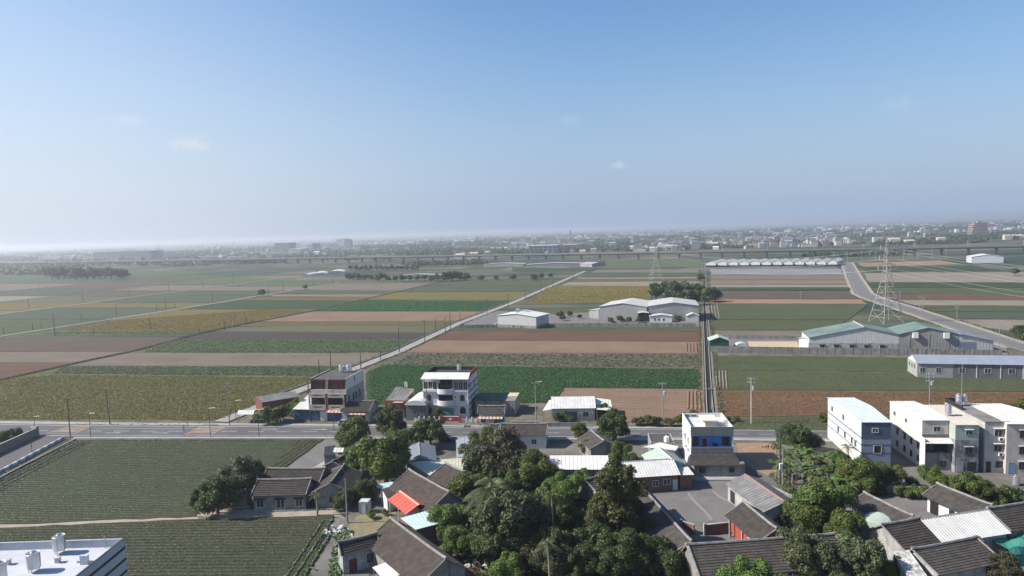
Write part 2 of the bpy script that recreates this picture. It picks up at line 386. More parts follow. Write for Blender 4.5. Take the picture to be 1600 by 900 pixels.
def field(m, pts, label, h=0.02):
    NFIELD[0] += 1
    rj = random.Random(NFIELD[0]); ring = []
    q0 = [Vector(W2(p)) for p in reversed(pts)]
    for i, p in enumerate(q0):
        e = q0[(i+1) % len(q0)]; dist = p.length; n = max(1, min(40, int((e-p).length/max(3.0, dist*0.02)))); t = (e-p).normalized(); nn = Vector((-t.y, t.x)); am = 0.12 + dist*0.0012
        for j in range(n): ring.append(tuple(p.lerp(e, j/n) + nn*rj.uniform(-am, am)*(1 if j else 0)))
    mb = MB(); mb.slab(ring, -0.15, h + 0.0015*NFIELD[0])
    n = Vector(G(pts[0])); a = 0
    q = [W2(p) for p in pts]
    for i in range(len(q)): a += q[i][0]*q[(i+1) % len(q)][1] - q[(i+1) % len(q)][0]*q[i][1]
    o = mb.build('field', m)
    if a > 0:
        me = o.data
        me.flip_normals()
    return tag(o, label, 'field', kind='structure')
def strips(left, right, rows):
    """left / right: pixel polylines of a column's edges; rows: (y_left, y_right, y_left2, y_right2, material, label, h)"""
    def xat(line, y):
        for (x0, y0), (x1, y1) in zip(line, line[1:]):
            if (y0-y)*(y1-y) <= 0: return x0 + (x1-x0)*(y-y0)/(y1-y0)
        a, b = (line[0], line[1]) if abs(y-line[0][1]) < abs(y-line[-1][1]) else (line[-2], line[-1])
        return a[0] + (b[0]-a[0])*(y-a[1])/(b[1]-a[1])
    for yl, yr, yl2, yr2, m, lab, h in rows:
        field(m, [(xat(left, yl), yl), (xat(right, yr), yr), (xat(right, yr2), yr2), (xat(left, yl2), yl2)], lab, h)
L1 = [(345,660),(425,628),(560,575),(624,550),(719,505),(800,474),(900,430),(914,424)]
L2 = [(1110,652),(1106,585),(1102,510),(1101,480),(1100,425),(1099,412)]
L3 = [(-260,572),(0,526),(175,499),(350,472),(400,463),(530,442)]
L3b = [(-120,622),(0,594),(132,565),(217,547),(300,524),(400,503),(495,485),(600,461),(692,440)]
L4 = [(-300,528),(0,491),(130,475),(200,465),(325,450),(400,440),(467,431)]
L5 = [(-300,506),(0,472),(125,459),(300,439),(400,429)]
L6 = [(-300,486),(0,456),(150,442),(300,429),(380,422)]
RL = [(1298,556),(1304,520),(1362,476),(1350,466),(1337,460),(1316,412)]
RR = [(1700,568),(1600,538),(1500,503),(1412,474),(1360,459),(1332,410)]
SH = lambda line, d: [(x+d, y) for x, y in line]
# between the dark field path and the farm road
strips(SH(L3b, 2), SH(L1, -8), [
 (585,590,655,657, YELGRN, 'wide yellow green crop field along the main road', 0.05),
 (572,573,584,589, BRIGHT, 'narrow bright green crop strip behind the yellow green field', 0.05),
 (552,552,571,572, FALLOW, 'grey fallow strip between two bright green strips', 0.02),
 (531,532,551,551, BRIGHT, 'fresh green crop strip beside the farm road', 0.05),
 (519,520,530,531, SOILD, 'dark wet soil strip behind the fresh green strip', 0.02),
 (511,511,518,519, MOTTLE, 'grey green sparse crop strip beyond the dark soil', 0.02),
 (503,502,510,510, YELGRN, 'thin yellow crop strip with a white edge', 0.05),
 (487,487,502,501, SOILP, 'pinkish fallow strip beside the power poles', 0.02),
 (469,470,486,486, DKCROP, 'deep green crop band across the farm road from the small warehouse', 0.2),
 (457,457,468,469, YELLOW, 'orange yellow soybean band along the farm road before the tree row', 0.2),
 (448,448,456,456, TEALCROP, 'bluish green crop band before the tree row', 0.2),
 (438,438,447,447, GREEN, 'mid green crop band at the foot of the tree row', 0.2)])
# between the second lane and the dark field path
strips([(90,519)] + SH(L3, 3)[2:], SH(L3b, -3), [
 (484,484,500,502, YELLOW, 'broad orange yellow soybean field with poles', 0.2),
 (470,470,483,484, DKCROP, 'deep green crop strip behind the broad soybean field', 0.2),
 (464,464,469,470, YELGRN, 'thin yellow strip between deep green and pink', 0.1),
 (460,460,463,463, SOILP, 'thin pink soil strip between the second lane and the field path', 0.02),
 (454,454,459,460, TEALCROP, 'thin bluish green strip between the second lane and the field path', 0.1),
 (443,443,453,454, FALLOW, 'grey fallow land before the tree row', 0.02)])
field(YELLOW, [(88,519),(178,500),(395,500),(400,501),(325,517)], 'soybean field corner tapering along the second lane', 0.17)
field(BRIGHT, [(30,525),(90,517),(322,517),(300,525)], 'bluish green edge strip under the soybean field', 0.15)
strips([(-300,640),(-299,400)], SH(L3b, -3), [
 (527,527,549,549, SOILB, 'brown ploughed field behind the dark field path', 0.02),
 (550,550,566,566, FALLOW, 'grey stubble field behind the dark field path', 0.02),
 (567,567,620,594, SOILR, 'dark red brown ploughed corner at the field path end', 0.02)])
# between lanes three and four
strips(SH(L4, 4), SH(L3, -3), [
 (500,500,526,524, GREEN, 'green field filling the near end of the two lanes', 0.15),
 (482,482,499,499, TEALCROP, 'bluish green field between the second and third lanes', 0.15),
 (474,474,481,481, YELLOW, 'orange band between the second and third lanes', 0.12),
 (462,462,473,473, TEALCROP, 'grey green band between the second and third lanes', 0.12),
 (455,455,461,461, GREEN, 'mid green band between the second and third lanes', 0.12),
 (448,448,454,454, FALLOW, 'grey band between the second and third lanes', 0.02),
 (436,440,447,447, BRIGHT, 'light green band at the far end of the two lanes', 0.12)])
strips(SH(L5, 4), SH(L4, -3), [
 (486,486,500,490, FALLOW, 'grey field corner beyond the third lane', 0.02),
 (474,474,485,485, YELLOW, 'orange soybean patch beyond the third lane', 0.12),
 (464,464,473,473, MOTTLE, 'pale sparse field beyond the third lane', 0.02),
 (455,455,463,463, SOILB, 'brown field beyond the third lane', 0.02),
 (446,446,454,454, FALLOW, 'grey pink field beyond the third lane', 0.02),
 (432,436,445,445, BRIGHT, 'light green field beyond the third lane', 0.12)])
strips(SH(L6, 4), SH(L5, -4), [
 (463,463,474,472, TAN, 'tan field between the two faint tan lanes', 0.02),
 (452,452,462,462, TEALCROP, 'grey green field between the two faint tan lanes', 0.12),
 (441,441,451,451, SOILB, 'brown strip between the two faint tan lanes', 0.02),
 (429,432,440,440, GREEN, 'green strip between the two faint tan lanes', 0.12)])
strips([(-200,500),(-199,400)], SH(L6, -4), [
 (444,444,458,454, FALLOW, 'grey pink field beyond the faintest tan lane', 0.02),
 (434,434,443,443, TEALCROP, 'grey green field beyond the faintest tan lane', 0.1),
 (424,424,433,433, GREEN, 'hazy green field around the isolated grove', 0.1)])
# between farm road and canal lane
L2m = SH(L2, -8)
field(SOILP, [(884,607),(1096,609),(1102,654),(1040,658),(958,660),(874,620)], 'pinkish brown ridged field behind the white bungalow', 0.05)
field(DKCROP, [(598,570),(1094,577),(1095,608),(882,606),(868,630),(575,632),(572,582)], 'lush deep green leafy field behind the tall white house', 0.05)
strips(SH(L1, 12), L2m, [
 (552,553,569,576, MOTTLE, 'grey green young crop strip behind the lush field', 0.03),
 (532,535,551,552, SOILP, 'pinkish brown ploughed strip across the middle', 0.03),
 (518,519,531,534, SOILR, 'red brown ploughed strip before the warehouses', 0.03),
 (510,510,517,518, OLIVE, 'olive grass strip along the warehouse wall', 0.05)])
field(OLIVE, [(842,484),(930,482),(925,497),(850,494)], 'green grass patch beside the small warehouse', 0.05)
strips(SH(L1, 12), [(1018,500),(1018,400)], [
 (464,464,476,474, YELGRN, 'yellow green soybean band between farm road and grove', 0.2),
 (459,459,463,463, FALLOW, 'thin brown gap in the soybean field', 0.02),
 (447,447,458,458, YELLOW, 'orange soybean band between farm road and grove', 0.2)])
strips(SH(L1, 14), L2m, [
 (441,440,446,447, TAN, 'pale fallow strip under the far lattice pylon', 0.02),
 (437,436,440,439, YELGRN, 'thin yellow strip under the far lattice pylon', 0.1),
 (434,433,436,435, TAN, 'thin tan strip under the far lattice pylon', 0.02),
 (427,427,433,432, GREEN, 'green strip behind the far lattice pylon', 0.15),
 (422,421,426,426, FALLOW, 'grey strip before the wide green far field', 0.02)])
field(BRIGHT, [(948,408),(1090,406),(1098,417),(935,420)], 'wide green far field before the viaduct', 0.2)
field(DKCROP, [(800,418),(935,420),(925,424),(800,424)], 'dark green strip before the long grey sheds', 0.2)
# right of the canal lane
L2p = SH(L2, 10)
field(RUST, [(1114,610),(1640,614),(1640,646),(1116,652)], 'rusty brown field of dry stalks beside the main road', 0.05)
field(GRASSG, [(1116,653),(1640,647),(1640,676),(1116,670)], 'grassy verge between rusty field and main road', 0.01)
field(OLIVE, [(1112,579),(1640,586),(1640,613),(1114,609)], 'wide olive green field before the long grey shed', 0.05)
field(GREEN, [(1110,556),(1640,562),(1640,585),(1112,578)], 'green field under the green roofed factory wall', 0.06)
field(FALLOW, [(1107,517),(1262,517),(1255,530),(1107,530)], 'grey pink strip behind the dark green hut', 0.02)
strips(L2p, SH(RL, -6), [
 (501,501,516,516, OLIVE, 'olive strip behind the green roofed factory', 0.1),
 (475,476,500,500, GREEN, 'broad green field between canal and lattice pylon', 0.15),
 (468,468,474,475, ORANGE, 'orange soil strip between canal and road bend', 0.02),
 (455,455,467,467, SOILB, 'brown strip between canal and road bend', 0.02),
 (450,450,454,454, DKCROP, 'thin dark green hedge strip between canal and road bend', 0.5),
 (445,445,449,449, TAN, 'pale tan strip between canal and road bend', 0.02),
 (438,438,444,444, SOILP, 'pink strip between canal and far road', 0.02),
 (430,430,437,437, FALLOW, 'grey pink strip before the mulched beds', 0.02),
 (420,420,429,429, MULCH, 'pale plastic mulched beds before the row of sheds', 0.05)])
strips(SH(RR, 8), [(1650,590),(1651,300)], [
 (512,526,530,546, GREEN, 'green field corner across the far road', 0.1),
 (499,501,511,525, TAN, 'tan field across the far road', 0.02),
 (488,489,498,500, TEALCROP, 'blue green cabbage strip across the far road', 0.15),
 (478,479,487,488, GREEN, 'green strip across the far road', 0.15),
 (469,470,477,478, TAN, 'tan strip across the road from the pylon', 0.02),
 (460,461,468,469, SOILR, 'red brown strip across the road from the pylon', 0.02),
 (450,451,459,460, GREEN, 'pale green strip across the road from the pylon', 0.1),
 (442,442,449,450, DKCROP, 'deep green strip across the road from the pylon', 0.15),
 (427,425,441,441, TAN, 'broad pale fallow field across the road from the pylon', 0.02)])
field(DKCROP, [(1350,418),(1520,415),(1560,422),(1352,426)], 'deep green wedge near the blue shed', 0.15)
field(ORANGE, [(1340,411),(1470,407),(1505,413),(1350,417)], 'orange soil wedge before the viaduct', 0.02)
# near fields on the left
field(CROPSOIL, [(-60,786),(112,688),(506,687),(440,733),(405,738),(312,792),(306,808),(-60,823)], 'big dark green crop field below the main road', 0.03)
field(CROPSOIL, [(-60,828),(310,812),(522,806),(500,850),(470,905),(150,905),(-60,905)], 'dark green crop field in front of the farmhouse', 0.03)

# ------------------------------------------------------------------ crops: real leaves on the nearer fields
def inpoly(P, poly):
    x, y = P[:, 0], P[:, 1]; c = np.zeros(len(P), bool); k = len(poly)
    for i in range(k):
        x0, y0 = poly[i]; x1, y1 = poly[(i+1) % k]
        m = ((y0 > y) != (y1 > y))
        c ^= m & (x < (x1-x0)*(y-y0)/((y1-y0) if y1 != y0 else 1e-9) + x0)
    return c
def crop(pts, ang, row, step, h, ll, nl, m, label, seed, world=False, keep=1.0, wid=0.45):
    rng = np.random.default_rng(seed); poly = [W2(p) for p in pts] if not world else pts
    c, s = math.cos(R(ang)), math.sin(R(ang))
    rp = np.array([(c*x + s*y, -s*x + c*y) for x, y in poly])
    us = np.arange(rp[:, 0].min(), rp[:, 0].max(), step); vs_ = np.arange(rp[:, 1].min(), rp[:, 1].max(), row)
    U, Vv = np.meshgrid(us, vs_); U = U.ravel() + rng.normal(0, step*0.3, U.size); Vv = Vv.ravel() + rng.normal(0, row*0.07, Vv.size)
    P = np.stack([c*U - s*Vv, s*U + c*Vv], 1); P = P[inpoly(P, poly)]
    # patchy vigour
    vig = 0.75 + 0.25*np.sin(P[:, 0]*0.11 + 1.3*np.sin(P[:, 1]*0.07)) * np.sin(P[:, 1]*0.09 + seed)
    P = P[rng.random(len(P)) < keep*(0.55 + 0.45*vig)]
    n = len(P); N = n*nl
    B = np.repeat(P, nl, 0); a = rng.uniform(0, 2*math.pi, N); L = ll*rng.uniform(0.55, 1.25, N); hh = h*rng.uniform(0.45, 1.15, N)
    d = np.stack([np.cos(a), np.sin(a)], 1); pz = np.stack([-d[:, 1], d[:, 0]], 1); w = (L*wid)[:, None]
    z0 = np.full((N, 1), 0.03) + hh[:, None]*0.45; mid = B + d*(L*0.55)[:, None]; tip = B + d*L[:, None]
    V = np.empty((N, 4, 3)); V[:, 0, :2] = B; V[:, 0, 2:] = z0*0.5
    V[:, 1, :2] = mid - pz*w; V[:, 1, 2] = hh; V[:, 2, :2] = tip; V[:, 2, 2] = hh*0.8; V[:, 3, :2] = mid + pz*w; V[:, 3, 2] = hh
    me = npmesh('crop_plants', V.reshape(-1, 3), np.arange(N*4).reshape(-1, 4), m)
    return tag(obj('crop_plants', me), label, 'crop', kind='stuff')
LF_DARK = leaf_mat('crop leaf dark', (0.085,0.125,0.06), (0.105,0.145,0.07), 0.15)
LF_LUSH = leaf_mat('crop leaf lush', (0.05,0.145,0.038), (0.062,0.165,0.045), 0.25)
LF_OLIVE = leaf_mat('crop leaf yellow olive', (0.145,0.13,0.04), (0.115,0.118,0.04), 0.2)
LF_FRESH = leaf_mat('crop leaf fresh', (0.125,0.172,0.076), (0.105,0.152,0.068), 0.22)
LF_YEL = leaf_mat('crop leaf yellow', (0.25,0.17,0.03), (0.17,0.15,0.04), 0.2)
LF_DRY = leaf_mat('dry stalks', (0.21,0.12,0.065), (0.15,0.1,0.06), 0.1)
LF_SPARSE = leaf_mat('young crop leaf', (0.125,0.13,0.07), (0.11,0.12,0.062), 0.15)
LF_TURF = leaf_mat('short olive crop leaf', (0.1,0.115,0.055), (0.09,0.11,0.05), 0.15)
A_MAIN = [(-70,790),(118,690),(470,690),(440,705),(405,738),(312,792),(306,806),(-70,821)]
crop([(-40,790),(150,690),(462,690),(420,730),(398,738),(318,782),(304,806),(-70,821)], -6.5, 1.1, 0.13, 0.23, 0.24, 4, LF_DARK, 'rows of dark green crop filling the big field', 1)
crop([(-70,776),(108,691),(148,691),(-40,790)], 91, 1.5, 0.12, 0.34, 0.3, 5, LF_DARK, 'headland crop rows running along the canal', 2)
crop([(466,690),(500,690),(444,731),(424,731)], 81, 1.3, 0.14, 0.3, 0.28, 5, LF_DARK, 'headland crop rows running beside the asphalt drive', 3)
crop([(-60,829),(310,813),(498,811),(425,905),(150,905),(-60,905)], -3, 1.1, 0.12, 0.24, 0.25, 4, LF_DARK, 'dark green crop rows in front of the farmhouse', 4)
crop([(502,815),(526,812),(486,905),(432,905)], 89.3, 1.35, 0.1, 0.38, 0.3, 6, LF_DARK, 'thick raised crop rows running towards the farmhouse wall', 5)
crop([(602,571),(1091,578),(1092,607),(882,605),(868,629),(580,631),(576,582)], -11, 1.15, 0.55, 0.45, 0.55, 4, LF_LUSH, 'lush deep green leafy plants behind the white house', 6)
crop([(5,593),(85,586),(490,590),(352,656),(-60,655),(-60,610)], -9, 1.25, 0.6, 0.4, 0.5, 4, LF_OLIVE, 'yellowing leafy crop along the main road', 7)
crop([(100,573),(530,573),(495,588),(82,584)], -10, 1.3, 0.8, 0.5, 0.75, 4, LF_FRESH, 'bright green leafy plants in the narrow strip', 8)
crop([(222,551),(612,551),(645,532),(270,531)], -11, 1.4, 0.85, 0.5, 0.8, 4, LF_FRESH, 'fresh green leafy plants in the strip by the farm road', 9)
crop([(645,553),(1091,554),(1093,575),(608,569)], -11, 1.8, 1.0, 0.45, 0.75, 4, LF_SPARSE, 'sparse young plants behind the lush field', 10, keep=0.8)
crop([(1128,580),(1640,587),(1640,612),(1130,608)], -13, 1.2, 0.5, 0.22, 0.36, 4, LF_SPARSE, 'short olive crop before the long grey shed', 11)
crop([(1126,557),(1640,563),(1640,584),(1128,577)], -13, 1.2, 0.5, 0.22, 0.38, 4, LF_TURF, 'short green crop under the factory wall', 12)
crop([(1118,612),(1640,616),(1640,644),(1120,650)], -9, 1.3, 0.5, 0.3, 0.34, 4, LF_DRY, 'dry rusty stalks beside the main road', 13, keep=0.8)
crop([(178,501),(405,485),(488,485),(400,501),(320,517),(95,517)], -13, 1.2, 0.95, 0.5, 0.8, 3, LF_YEL, 'yellow leaved soybean plants with poles among them', 14)
crop([(60,523),(95,518),(320,518),(305,524)], -13, 1.2, 0.9, 0.5, 0.8, 3, LF_FRESH, 'green edge plants under the soybean field', 15)
crop([(855,449),(1012,448),(1012,472),(830,474)], -13, 1.3, 1.2, 0.5, 1.0, 3, LF_YEL, 'yellow soybean plants between farm road and grove', 16)
crop([(505,486),(755,485),(783,471),(570,470)], -13, 1.3, 1.2, 0.5, 0.9, 3, LF_LUSH, 'deep green plants across the farm road from the small warehouse', 17)
crop([(1118,653),(1640,648),(1640,672),(1118,669)], -9, 0.8, 0.8, 0.25, 0.35, 4, LF_SPARSE, 'rough grass on the verge of the main road', 18)

# headland furrows near the canal lane: real ridges
def ridges(pts_a, pts_b, n, w, h, m, label):
    for i in range(n):
        t = i/(n-1); mb = MB()
        a = Vector(W2(pts_a[0])).lerp(Vector(W2(pts_a[1])), t); b = Vector(W2(pts_b[0])).lerp(Vector(W2(pts_b[1])), t)
        d = (b-a).normalized(); p = Vector((-d.y, d.x))*w/2
        mb.hexa([(*(a-p), 0), (*(a+p), 0), (*(b+p), 0), (*(b-p), 0)][::-1], [(*(a-p*0.4), h), (*(a+p*0.4), h), (*(b+p*0.4), h), (*(b-p*0.4), h)][::-1])
        tag(mb.build('furrow_ridge', m), label, 'ridge', kind='structure')
ridges([(1114,580),(1134,580)], [(1115,607),(1136,608)], 5, 0.7, 0.35, TAN, 'pale earth headland ridge in the olive field')
ridges([(1103,475),(1120,475)], [(1105,498),(1124,498)], 5, 1.0, 0.4, TAN, 'pale earth headland ridge in the far green field')
ridges([(1076,612),(1098,612)], [(1075,640),(1101,642)], 5, 0.7, 0.35, SOILP, 'ridge of pink earth at the end of the soil field')
ridges([(1073,537),(1093,537)], [(1073,550),(1094,551)], 5, 0.7, 0.35, SOILP, 'ridge of pink earth at the end of the ploughed strip')

# ------------------------------------------------------------------ roads, lanes, canals
ASPH = mat('asphalt', (0.105,0.1,0.105), (0.082,0.079,0.083), sc=0.12, rough=0.9, bump=0.3, bsc=20)
ASPHL = mat('old pale asphalt', (0.16,0.15,0.145), (0.115,0.11,0.107), sc=0.25, rough=0.95, bump=0.3, bsc=10)
LANE = mat('concrete farm lane', (0.29,0.265,0.235), (0.22,0.205,0.185), sc=0.2, rough=0.95)
PAVE = mat('pale kerb concrete', (0.33,0.32,0.3), (0.24,0.235,0.22), sc=.3, rough=0.95)
YARD = mat('yard concrete', (0.17,0.155,0.14), (0.085,0.08,0.068), sc=0.16, rough=0.95)
DITCH = mat('shaded ditch floor', (0.018,0.02,0.016), (0.03,0.03,0.024), rough=0.9, spec=0.1)  # dark tone puts the shade of the sunken ditches into the colour
MARKW = mat('worn white road paint', (0.36,0.36,0.35), (0.2,0.2,0.197), sc=2.0)
MARKO = mat('worn orange road paint', (0.6,0.36,0.2), (0.48,0.3,0.18), sc=2.0)
SAND = mat('sandy track', (0.33,0.28,0.22), (0.25,0.215,0.17), sc=0.5, rough=1.0)
def offset_line(q, d):
    out = []
    for i, p in enumerate(q):
        t = (q[min(i+1, len(q)-1)] - q[max(i-1, 0)]).normalized(); out.append(p + Vector((-t.y, t.x))*d)
    return out
def ribbon(name, line, off, width, z, m, label, h=None, world=False, cat='road'):
    q = [Vector(p) for p in line] if world else [Vector(W2(p)) for p in line]
    a = offset_line(q, off + width/2); b = offset_line(q, off - width/2); mb = MB()
    for i in range(len(q)-1):
        if h is None: mb.quad((*b[i], z), (*b[i+1], z), (*a[i+1], z), (*a[i], z))
        else: mb.hexa([(*b[i], z), (*b[i+1], z), (*a[i+1], z), (*a[i], z)], [(*b[i], z+h), (*b[i+1], z+h), (*a[i+1], z+h), (*a[i], z+h)])
    return tag(mb.build(name, m), label, cat, kind='structure')
def sheet(name, pts, z, m, label, cat='ground', h=None):
    mb = MB(); q = [W2(p) for p in pts]; a = sum(q[i][0]*q[(i+1) % len(q)][1] - q[(i+1) % len(q)][0]*q[i][1] for i in range(len(q)))
    if a < 0: q = q[::-1]
    if h: mb.slab(q, z-0.1, z+h)
    else: mb.poly([(*p, z) for p in q])
    return tag(mb.build(name, m), label, cat, kind='structure')
sheet('main_road', [(-260,659),(165,664.5),(640,667),(1146,671.5),(1760,679),(1760,695),(1146,685.5),(480,684),(165,684),(60,684),(-260,680)], 0.12, ASPH, 'two lane asphalt main road crossing the whole view', 'road')
def roadpx(f, x):   # f: 0 far edge .. 1 near edge at picture column x
    top = np.interp(x, [-260,165,640,1146,1760], [659,664.5,667,671.5,679]); bot = np.interp(x, [-260,60,480,1146,1760], [680,684,684,685.5,695])
    return (x, top + (bot-top)*f)
def road_line(f0, f1, x0, x1, m, label, z=0.126, n=12):
    xs = np.linspace(x0, x1, n); mb = MB()
    for a, b in zip(xs, xs[1:]):
        mb.quad((*W2(roadpx(f1, a)), z), (*W2(roadpx(f1, b)), z), (*W2(roadpx(f0, b)), z), (*W2(roadpx(f0, a)), z))
    return tag(mb.build('road_marking', m), label, 'marking', kind='structure')
road_line(0.06, 0.10, -200, 1700, MARKW, 'white edge line beside the field edge of the main road')
road_line(0.86, 0.90, -200, 1700, MARKW, 'white edge line beside the village edge of the main road')
for x in range(-200, 1700, 42): road_line(0.48, 0.515, x, x+24, MARKW, 'white dash of the centre line on the main road', n=3)
road_line(0.27, 0.29, 150, 330, MARKW, 'thin lane line beside the turning lane', z=0.127)
def arrow(x, f):
    mb = MB(); z = 0.128
    c = Vector(W2(roadpx(f, x))); d = (Vector(W2(roadpx(f, x+5))) - c).normalized(); p = Vector((-d.y, d.x))
    P = lambda a, b: (*(c + d*a + p*b), z)
    mb.quad(P(-2, -0.2), P(1.2, -0.2), P(1.2, 0.2), P(-2, 0.2)); mb.poly([P(1.2, -0.6), P(2.6, 0), P(1.2, 0.6)])
    tag(mb.build('lane_arrow', MARKW), 'white lane arrow painted on the main road', 'marking', 'lane arrows on the road', 'structure')
for x, f in ((176, .64), (250, .64), (420, .3), (497, .3), (1430, .3)): arrow(x, f)
def hatch(pts, flip, label):
    q = [Vector(W2(p)) for p in pts]; mb = MB(); z = 0.129
    def bar(a, b, w=0.16):
        d = (b-a).normalized(); p = Vector((-d.y, d.x))*w/2
        mb.quad((*(a-p), z), (*(b-p), z), (*(b+p), z), (*(a+p), z))
    for i in range(4): bar(q[i], q[(i+1) % 4])
    for i in range(1, 5):
        t = i/5; a = q[0].lerp(q[1], t) if t else q[0]; b = q[3].lerp(q[2], min(1, t+0.12)); bar(a, b, 0.3)
    tag(mb.build('hatched_marking', MARKO), label, 'marking', kind='structure')
hatch([(72,677.5),(110,666.5),(142,666.5),(117,678)], 0, 'orange hatched island marking at the lane junction')
hatch([(288,679.5),(314,667.5),(352,668),(330,679.5)], 0, 'orange hatched island marking before the farm road')
sheet('kerb', [(-260,655),(165,661),(640,664.5),(1146,669.5),(1146,671.5),(640,667),(165,664.5),(-260,659)], 0.03, PAVE, 'pale concrete kerb strip between main road and fields', 'kerb', 0.17)
sheet('kerb', [(115,684),(480,684),(1146,685.5),(1760,695),(1760,698),(1146,689),(480,686),(115,686)], 0.03, PAVE, 'pale concrete kerb strip between main road and village', 'kerb', 0.17)
ribbon('farm_road', L1, 0, 4.4, 0.14, LANE, 'pale concrete farm road running off to the viaduct', h=0.14)
ribbon('canal_floor', L1[1:], 3.2, 1.6, 0.16, DITCH, 'dark floor of the canal beside the farm road', cat='canal')
ribbon('canal_kerb', L1[1:], 4.2, 0.25, 0.0, CONC, 'far concrete edge of the canal beside the farm road', h=0.35, cat='kerb')
ribbon('canal_kerb', L1[1:], 2.3, 0.2, 0.0, CONC, 'near concrete edge of the canal beside the farm road', h=0.3, cat='kerb')
ribbon('canal_lane', L2, -1.7, 0.7, 0.12, TAN, 'narrow pale lane beside the straight canal', h=0.12)
ribbon('canal_lane', L2, 1.5, 0.4, 0.12, TAN, 'narrow pale bank path beside the straight canal', h=0.12)
ribbon('canal_floor', L2, 0.0, 1.3, 0.13, DITCH, 'dark floor of the straight canal', cat='canal')
ribbon('canal_kerb', L2, -0.8, 0.2, 0.0, CONC, 'far concrete wall of the straight canal', h=0.45, cat='kerb')
ribbon('canal_kerb', L2, 0.8, 0.2, 0.0, CONC, 'near concrete wall of the straight canal', h=0.45, cat='kerb')
ribbon('field_lane', L3, 0, 3.2, 0.16, LANE, 'pale lane behind the broad soybean field with poles', h=0.12)
ribbon('field_lane', L4, 0, 3.2, 0.16, LANE, 'pale lane beyond the lane with poles', h=0.12)
ribbon('field_lane', L5, 0, 2.6, 0.16, TAN, 'faint tan lane beyond the two pale lanes', h=0.1)
ribbon('field_lane', L6, 0, 2.6, 0.16, TAN, 'faintest tan lane near the isolated grove', h=0.1)
ribbon('field_path', L3b, 0, 1.6, 0.16, SOILD, 'dark earth path cutting between brown and green fields', h=0.3)
ribbon('far_road', [(1760,592),(1600,544),(1500,511),(1412,481),(1366,467),(1348,459),(1335,436),(1323,410)], 0, 8.5, 0.1, ASPHL, 'asphalt road bending away past the lattice pylon', h=0.12)
for o_ in (-3.9, 3.9):
    ribbon('road_marking', [(1760,592),(1600,544),(1500,511),(1412,481),(1366,467),(1348,459),(1335,436),(1323,410)], o_, 0.3, 0.226, MARKW, 'white edge line on the bending far road', cat='marking')
ribbon('road_shoulder', [(1600,544),(1500,511),(1412,481),(1366,467),(1348,459),(1335,436),(1323,410)], 6.0, 2.4, 0.1, SAND, 'sandy shoulder between bending road and fallow fields', h=0.08)
ribbon('road_shoulder', [(1600,544),(1500,511),(1412,481),(1366,467),(1348,459),(1335,436),(1323,410)], -6.0, 2.4, 0.1, SAND, 'sandy shoulder between bending road and pylon field', h=0.08)
def weeds(line, off, width, label, seed, m=LF_SPARSE, h=.5, ll=.5, step=.8, keep=.5):
    q = [Vector(W2(p)) for p in line]; a = offset_line(q, off+width/2); b = offset_line(q, off-width/2)
    crop([tuple(p) for p in a] + [tuple(p) for p in reversed(b)], 75, width/2, step, h, ll, 4, m, label, seed, world=True, keep=keep)
weeds(L1[1:6], -3.0, 1.6, 'weedy grass between farm road and ploughed strips', 61); weeds(L1[1:6], 5.2, 1.6, 'weedy grass along the canal of the farm road', 62); weeds(L3b[1:], 1.4, 1.4, 'weeds along the dark field path', 63, LF_OLIVE, keep=.4); weeds(L3b[1:], -1.4, 1.4, 'weeds on the other edge of the dark field path', 64, keep=.4)
weeds(L2[:4], -3.0, 1.2, 'weeds between straight canal and pink soil', 65); weeds(L2[:4], 2.6, 1.2, 'weeds between straight canal and rusty field', 66, LF_OLIVE); weeds(L3[1:], 2.6, 1.6, 'weeds along the second lane', 67, LF_DRY, step=1.2); weeds([(1600,544),(1500,511),(1412,481),(1366,467)], 8.4, 2.4, 'dry weeds along the bending road', 68, LF_DRY, step=1.0); weeds([(1600,544),(1500,511),(1412,481),(1366,467)], -8.4, 2.4, 'green weeds along the bending road', 69, step=1.0)
weeds([(115,662),(345,663.5)], -.8, 1.4, 'weeds on the kerb of the yellow green field', 70, LF_OLIVE, .35, .4); weeds([(118,687.5),(500,687.5)], -.9, 1.0, 'grass fringe between kerb and the big dark field', 71, LF_TURF, .35, .35, .4)
# side lane, drive, yards, tracks
sheet('side_lane', [(62,681),(92,684),(104,687),(-90,790),(-90,755)], 0.08, ASPH, 'narrow asphalt lane running off the main road beside the garden wall', 'road')
sheet('canal_floor', [(108,687),(115,688),(-70,789),(-70,781)], 0.07, DITCH, 'dark ditch along the side lane', 'canal')  # flat strip whose colour stands for the shadow in the ditch
ribbon('canal_kerb', [(117,688),(20,738),(-70,786)], 0, 0.35, 0.0, PAVE, 'thin concrete edge of the side lane ditch', h=0.5, cat='kerb')
sheet('driveway', [(508,688),(545,688),(535,735),(500,738),(446,733)], 0.07, ASPHL, 'asphalt drive running down from the main road to the farmhouse', 'road')
sheet('track', [(-60,821),(306,806),(312,812),(-60,829)], 0.075, SAND, 'thin sandy footpath between the two dark green fields', 'path')
sheet('farm_yard', [(306,806),(330,792),(400,797),(525,795),(540,812),(525,808),(350,812)], 0.08, SAND, 'sandy edge in front of the farmhouse', 'path')
sheet('village_ground', [(520,690),(1660,698),(1660,905),(470,905),(500,850),(525,808),(560,760)], 0.01, YARD, 'trodden village ground between the houses', 'ground')
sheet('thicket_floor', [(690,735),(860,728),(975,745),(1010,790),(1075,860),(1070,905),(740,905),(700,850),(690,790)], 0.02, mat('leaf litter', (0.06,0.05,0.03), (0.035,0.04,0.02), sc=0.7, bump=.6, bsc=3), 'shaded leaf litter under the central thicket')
sheet('courtyard', [(1010,763),(1085,745),(1090,730),(1160,735),(1150,760),(1165,800),(1190,850),(1085,850),(1020,775)], 0.03, ASPHL, 'cracked grey courtyard among the tiled houses', 'yard')
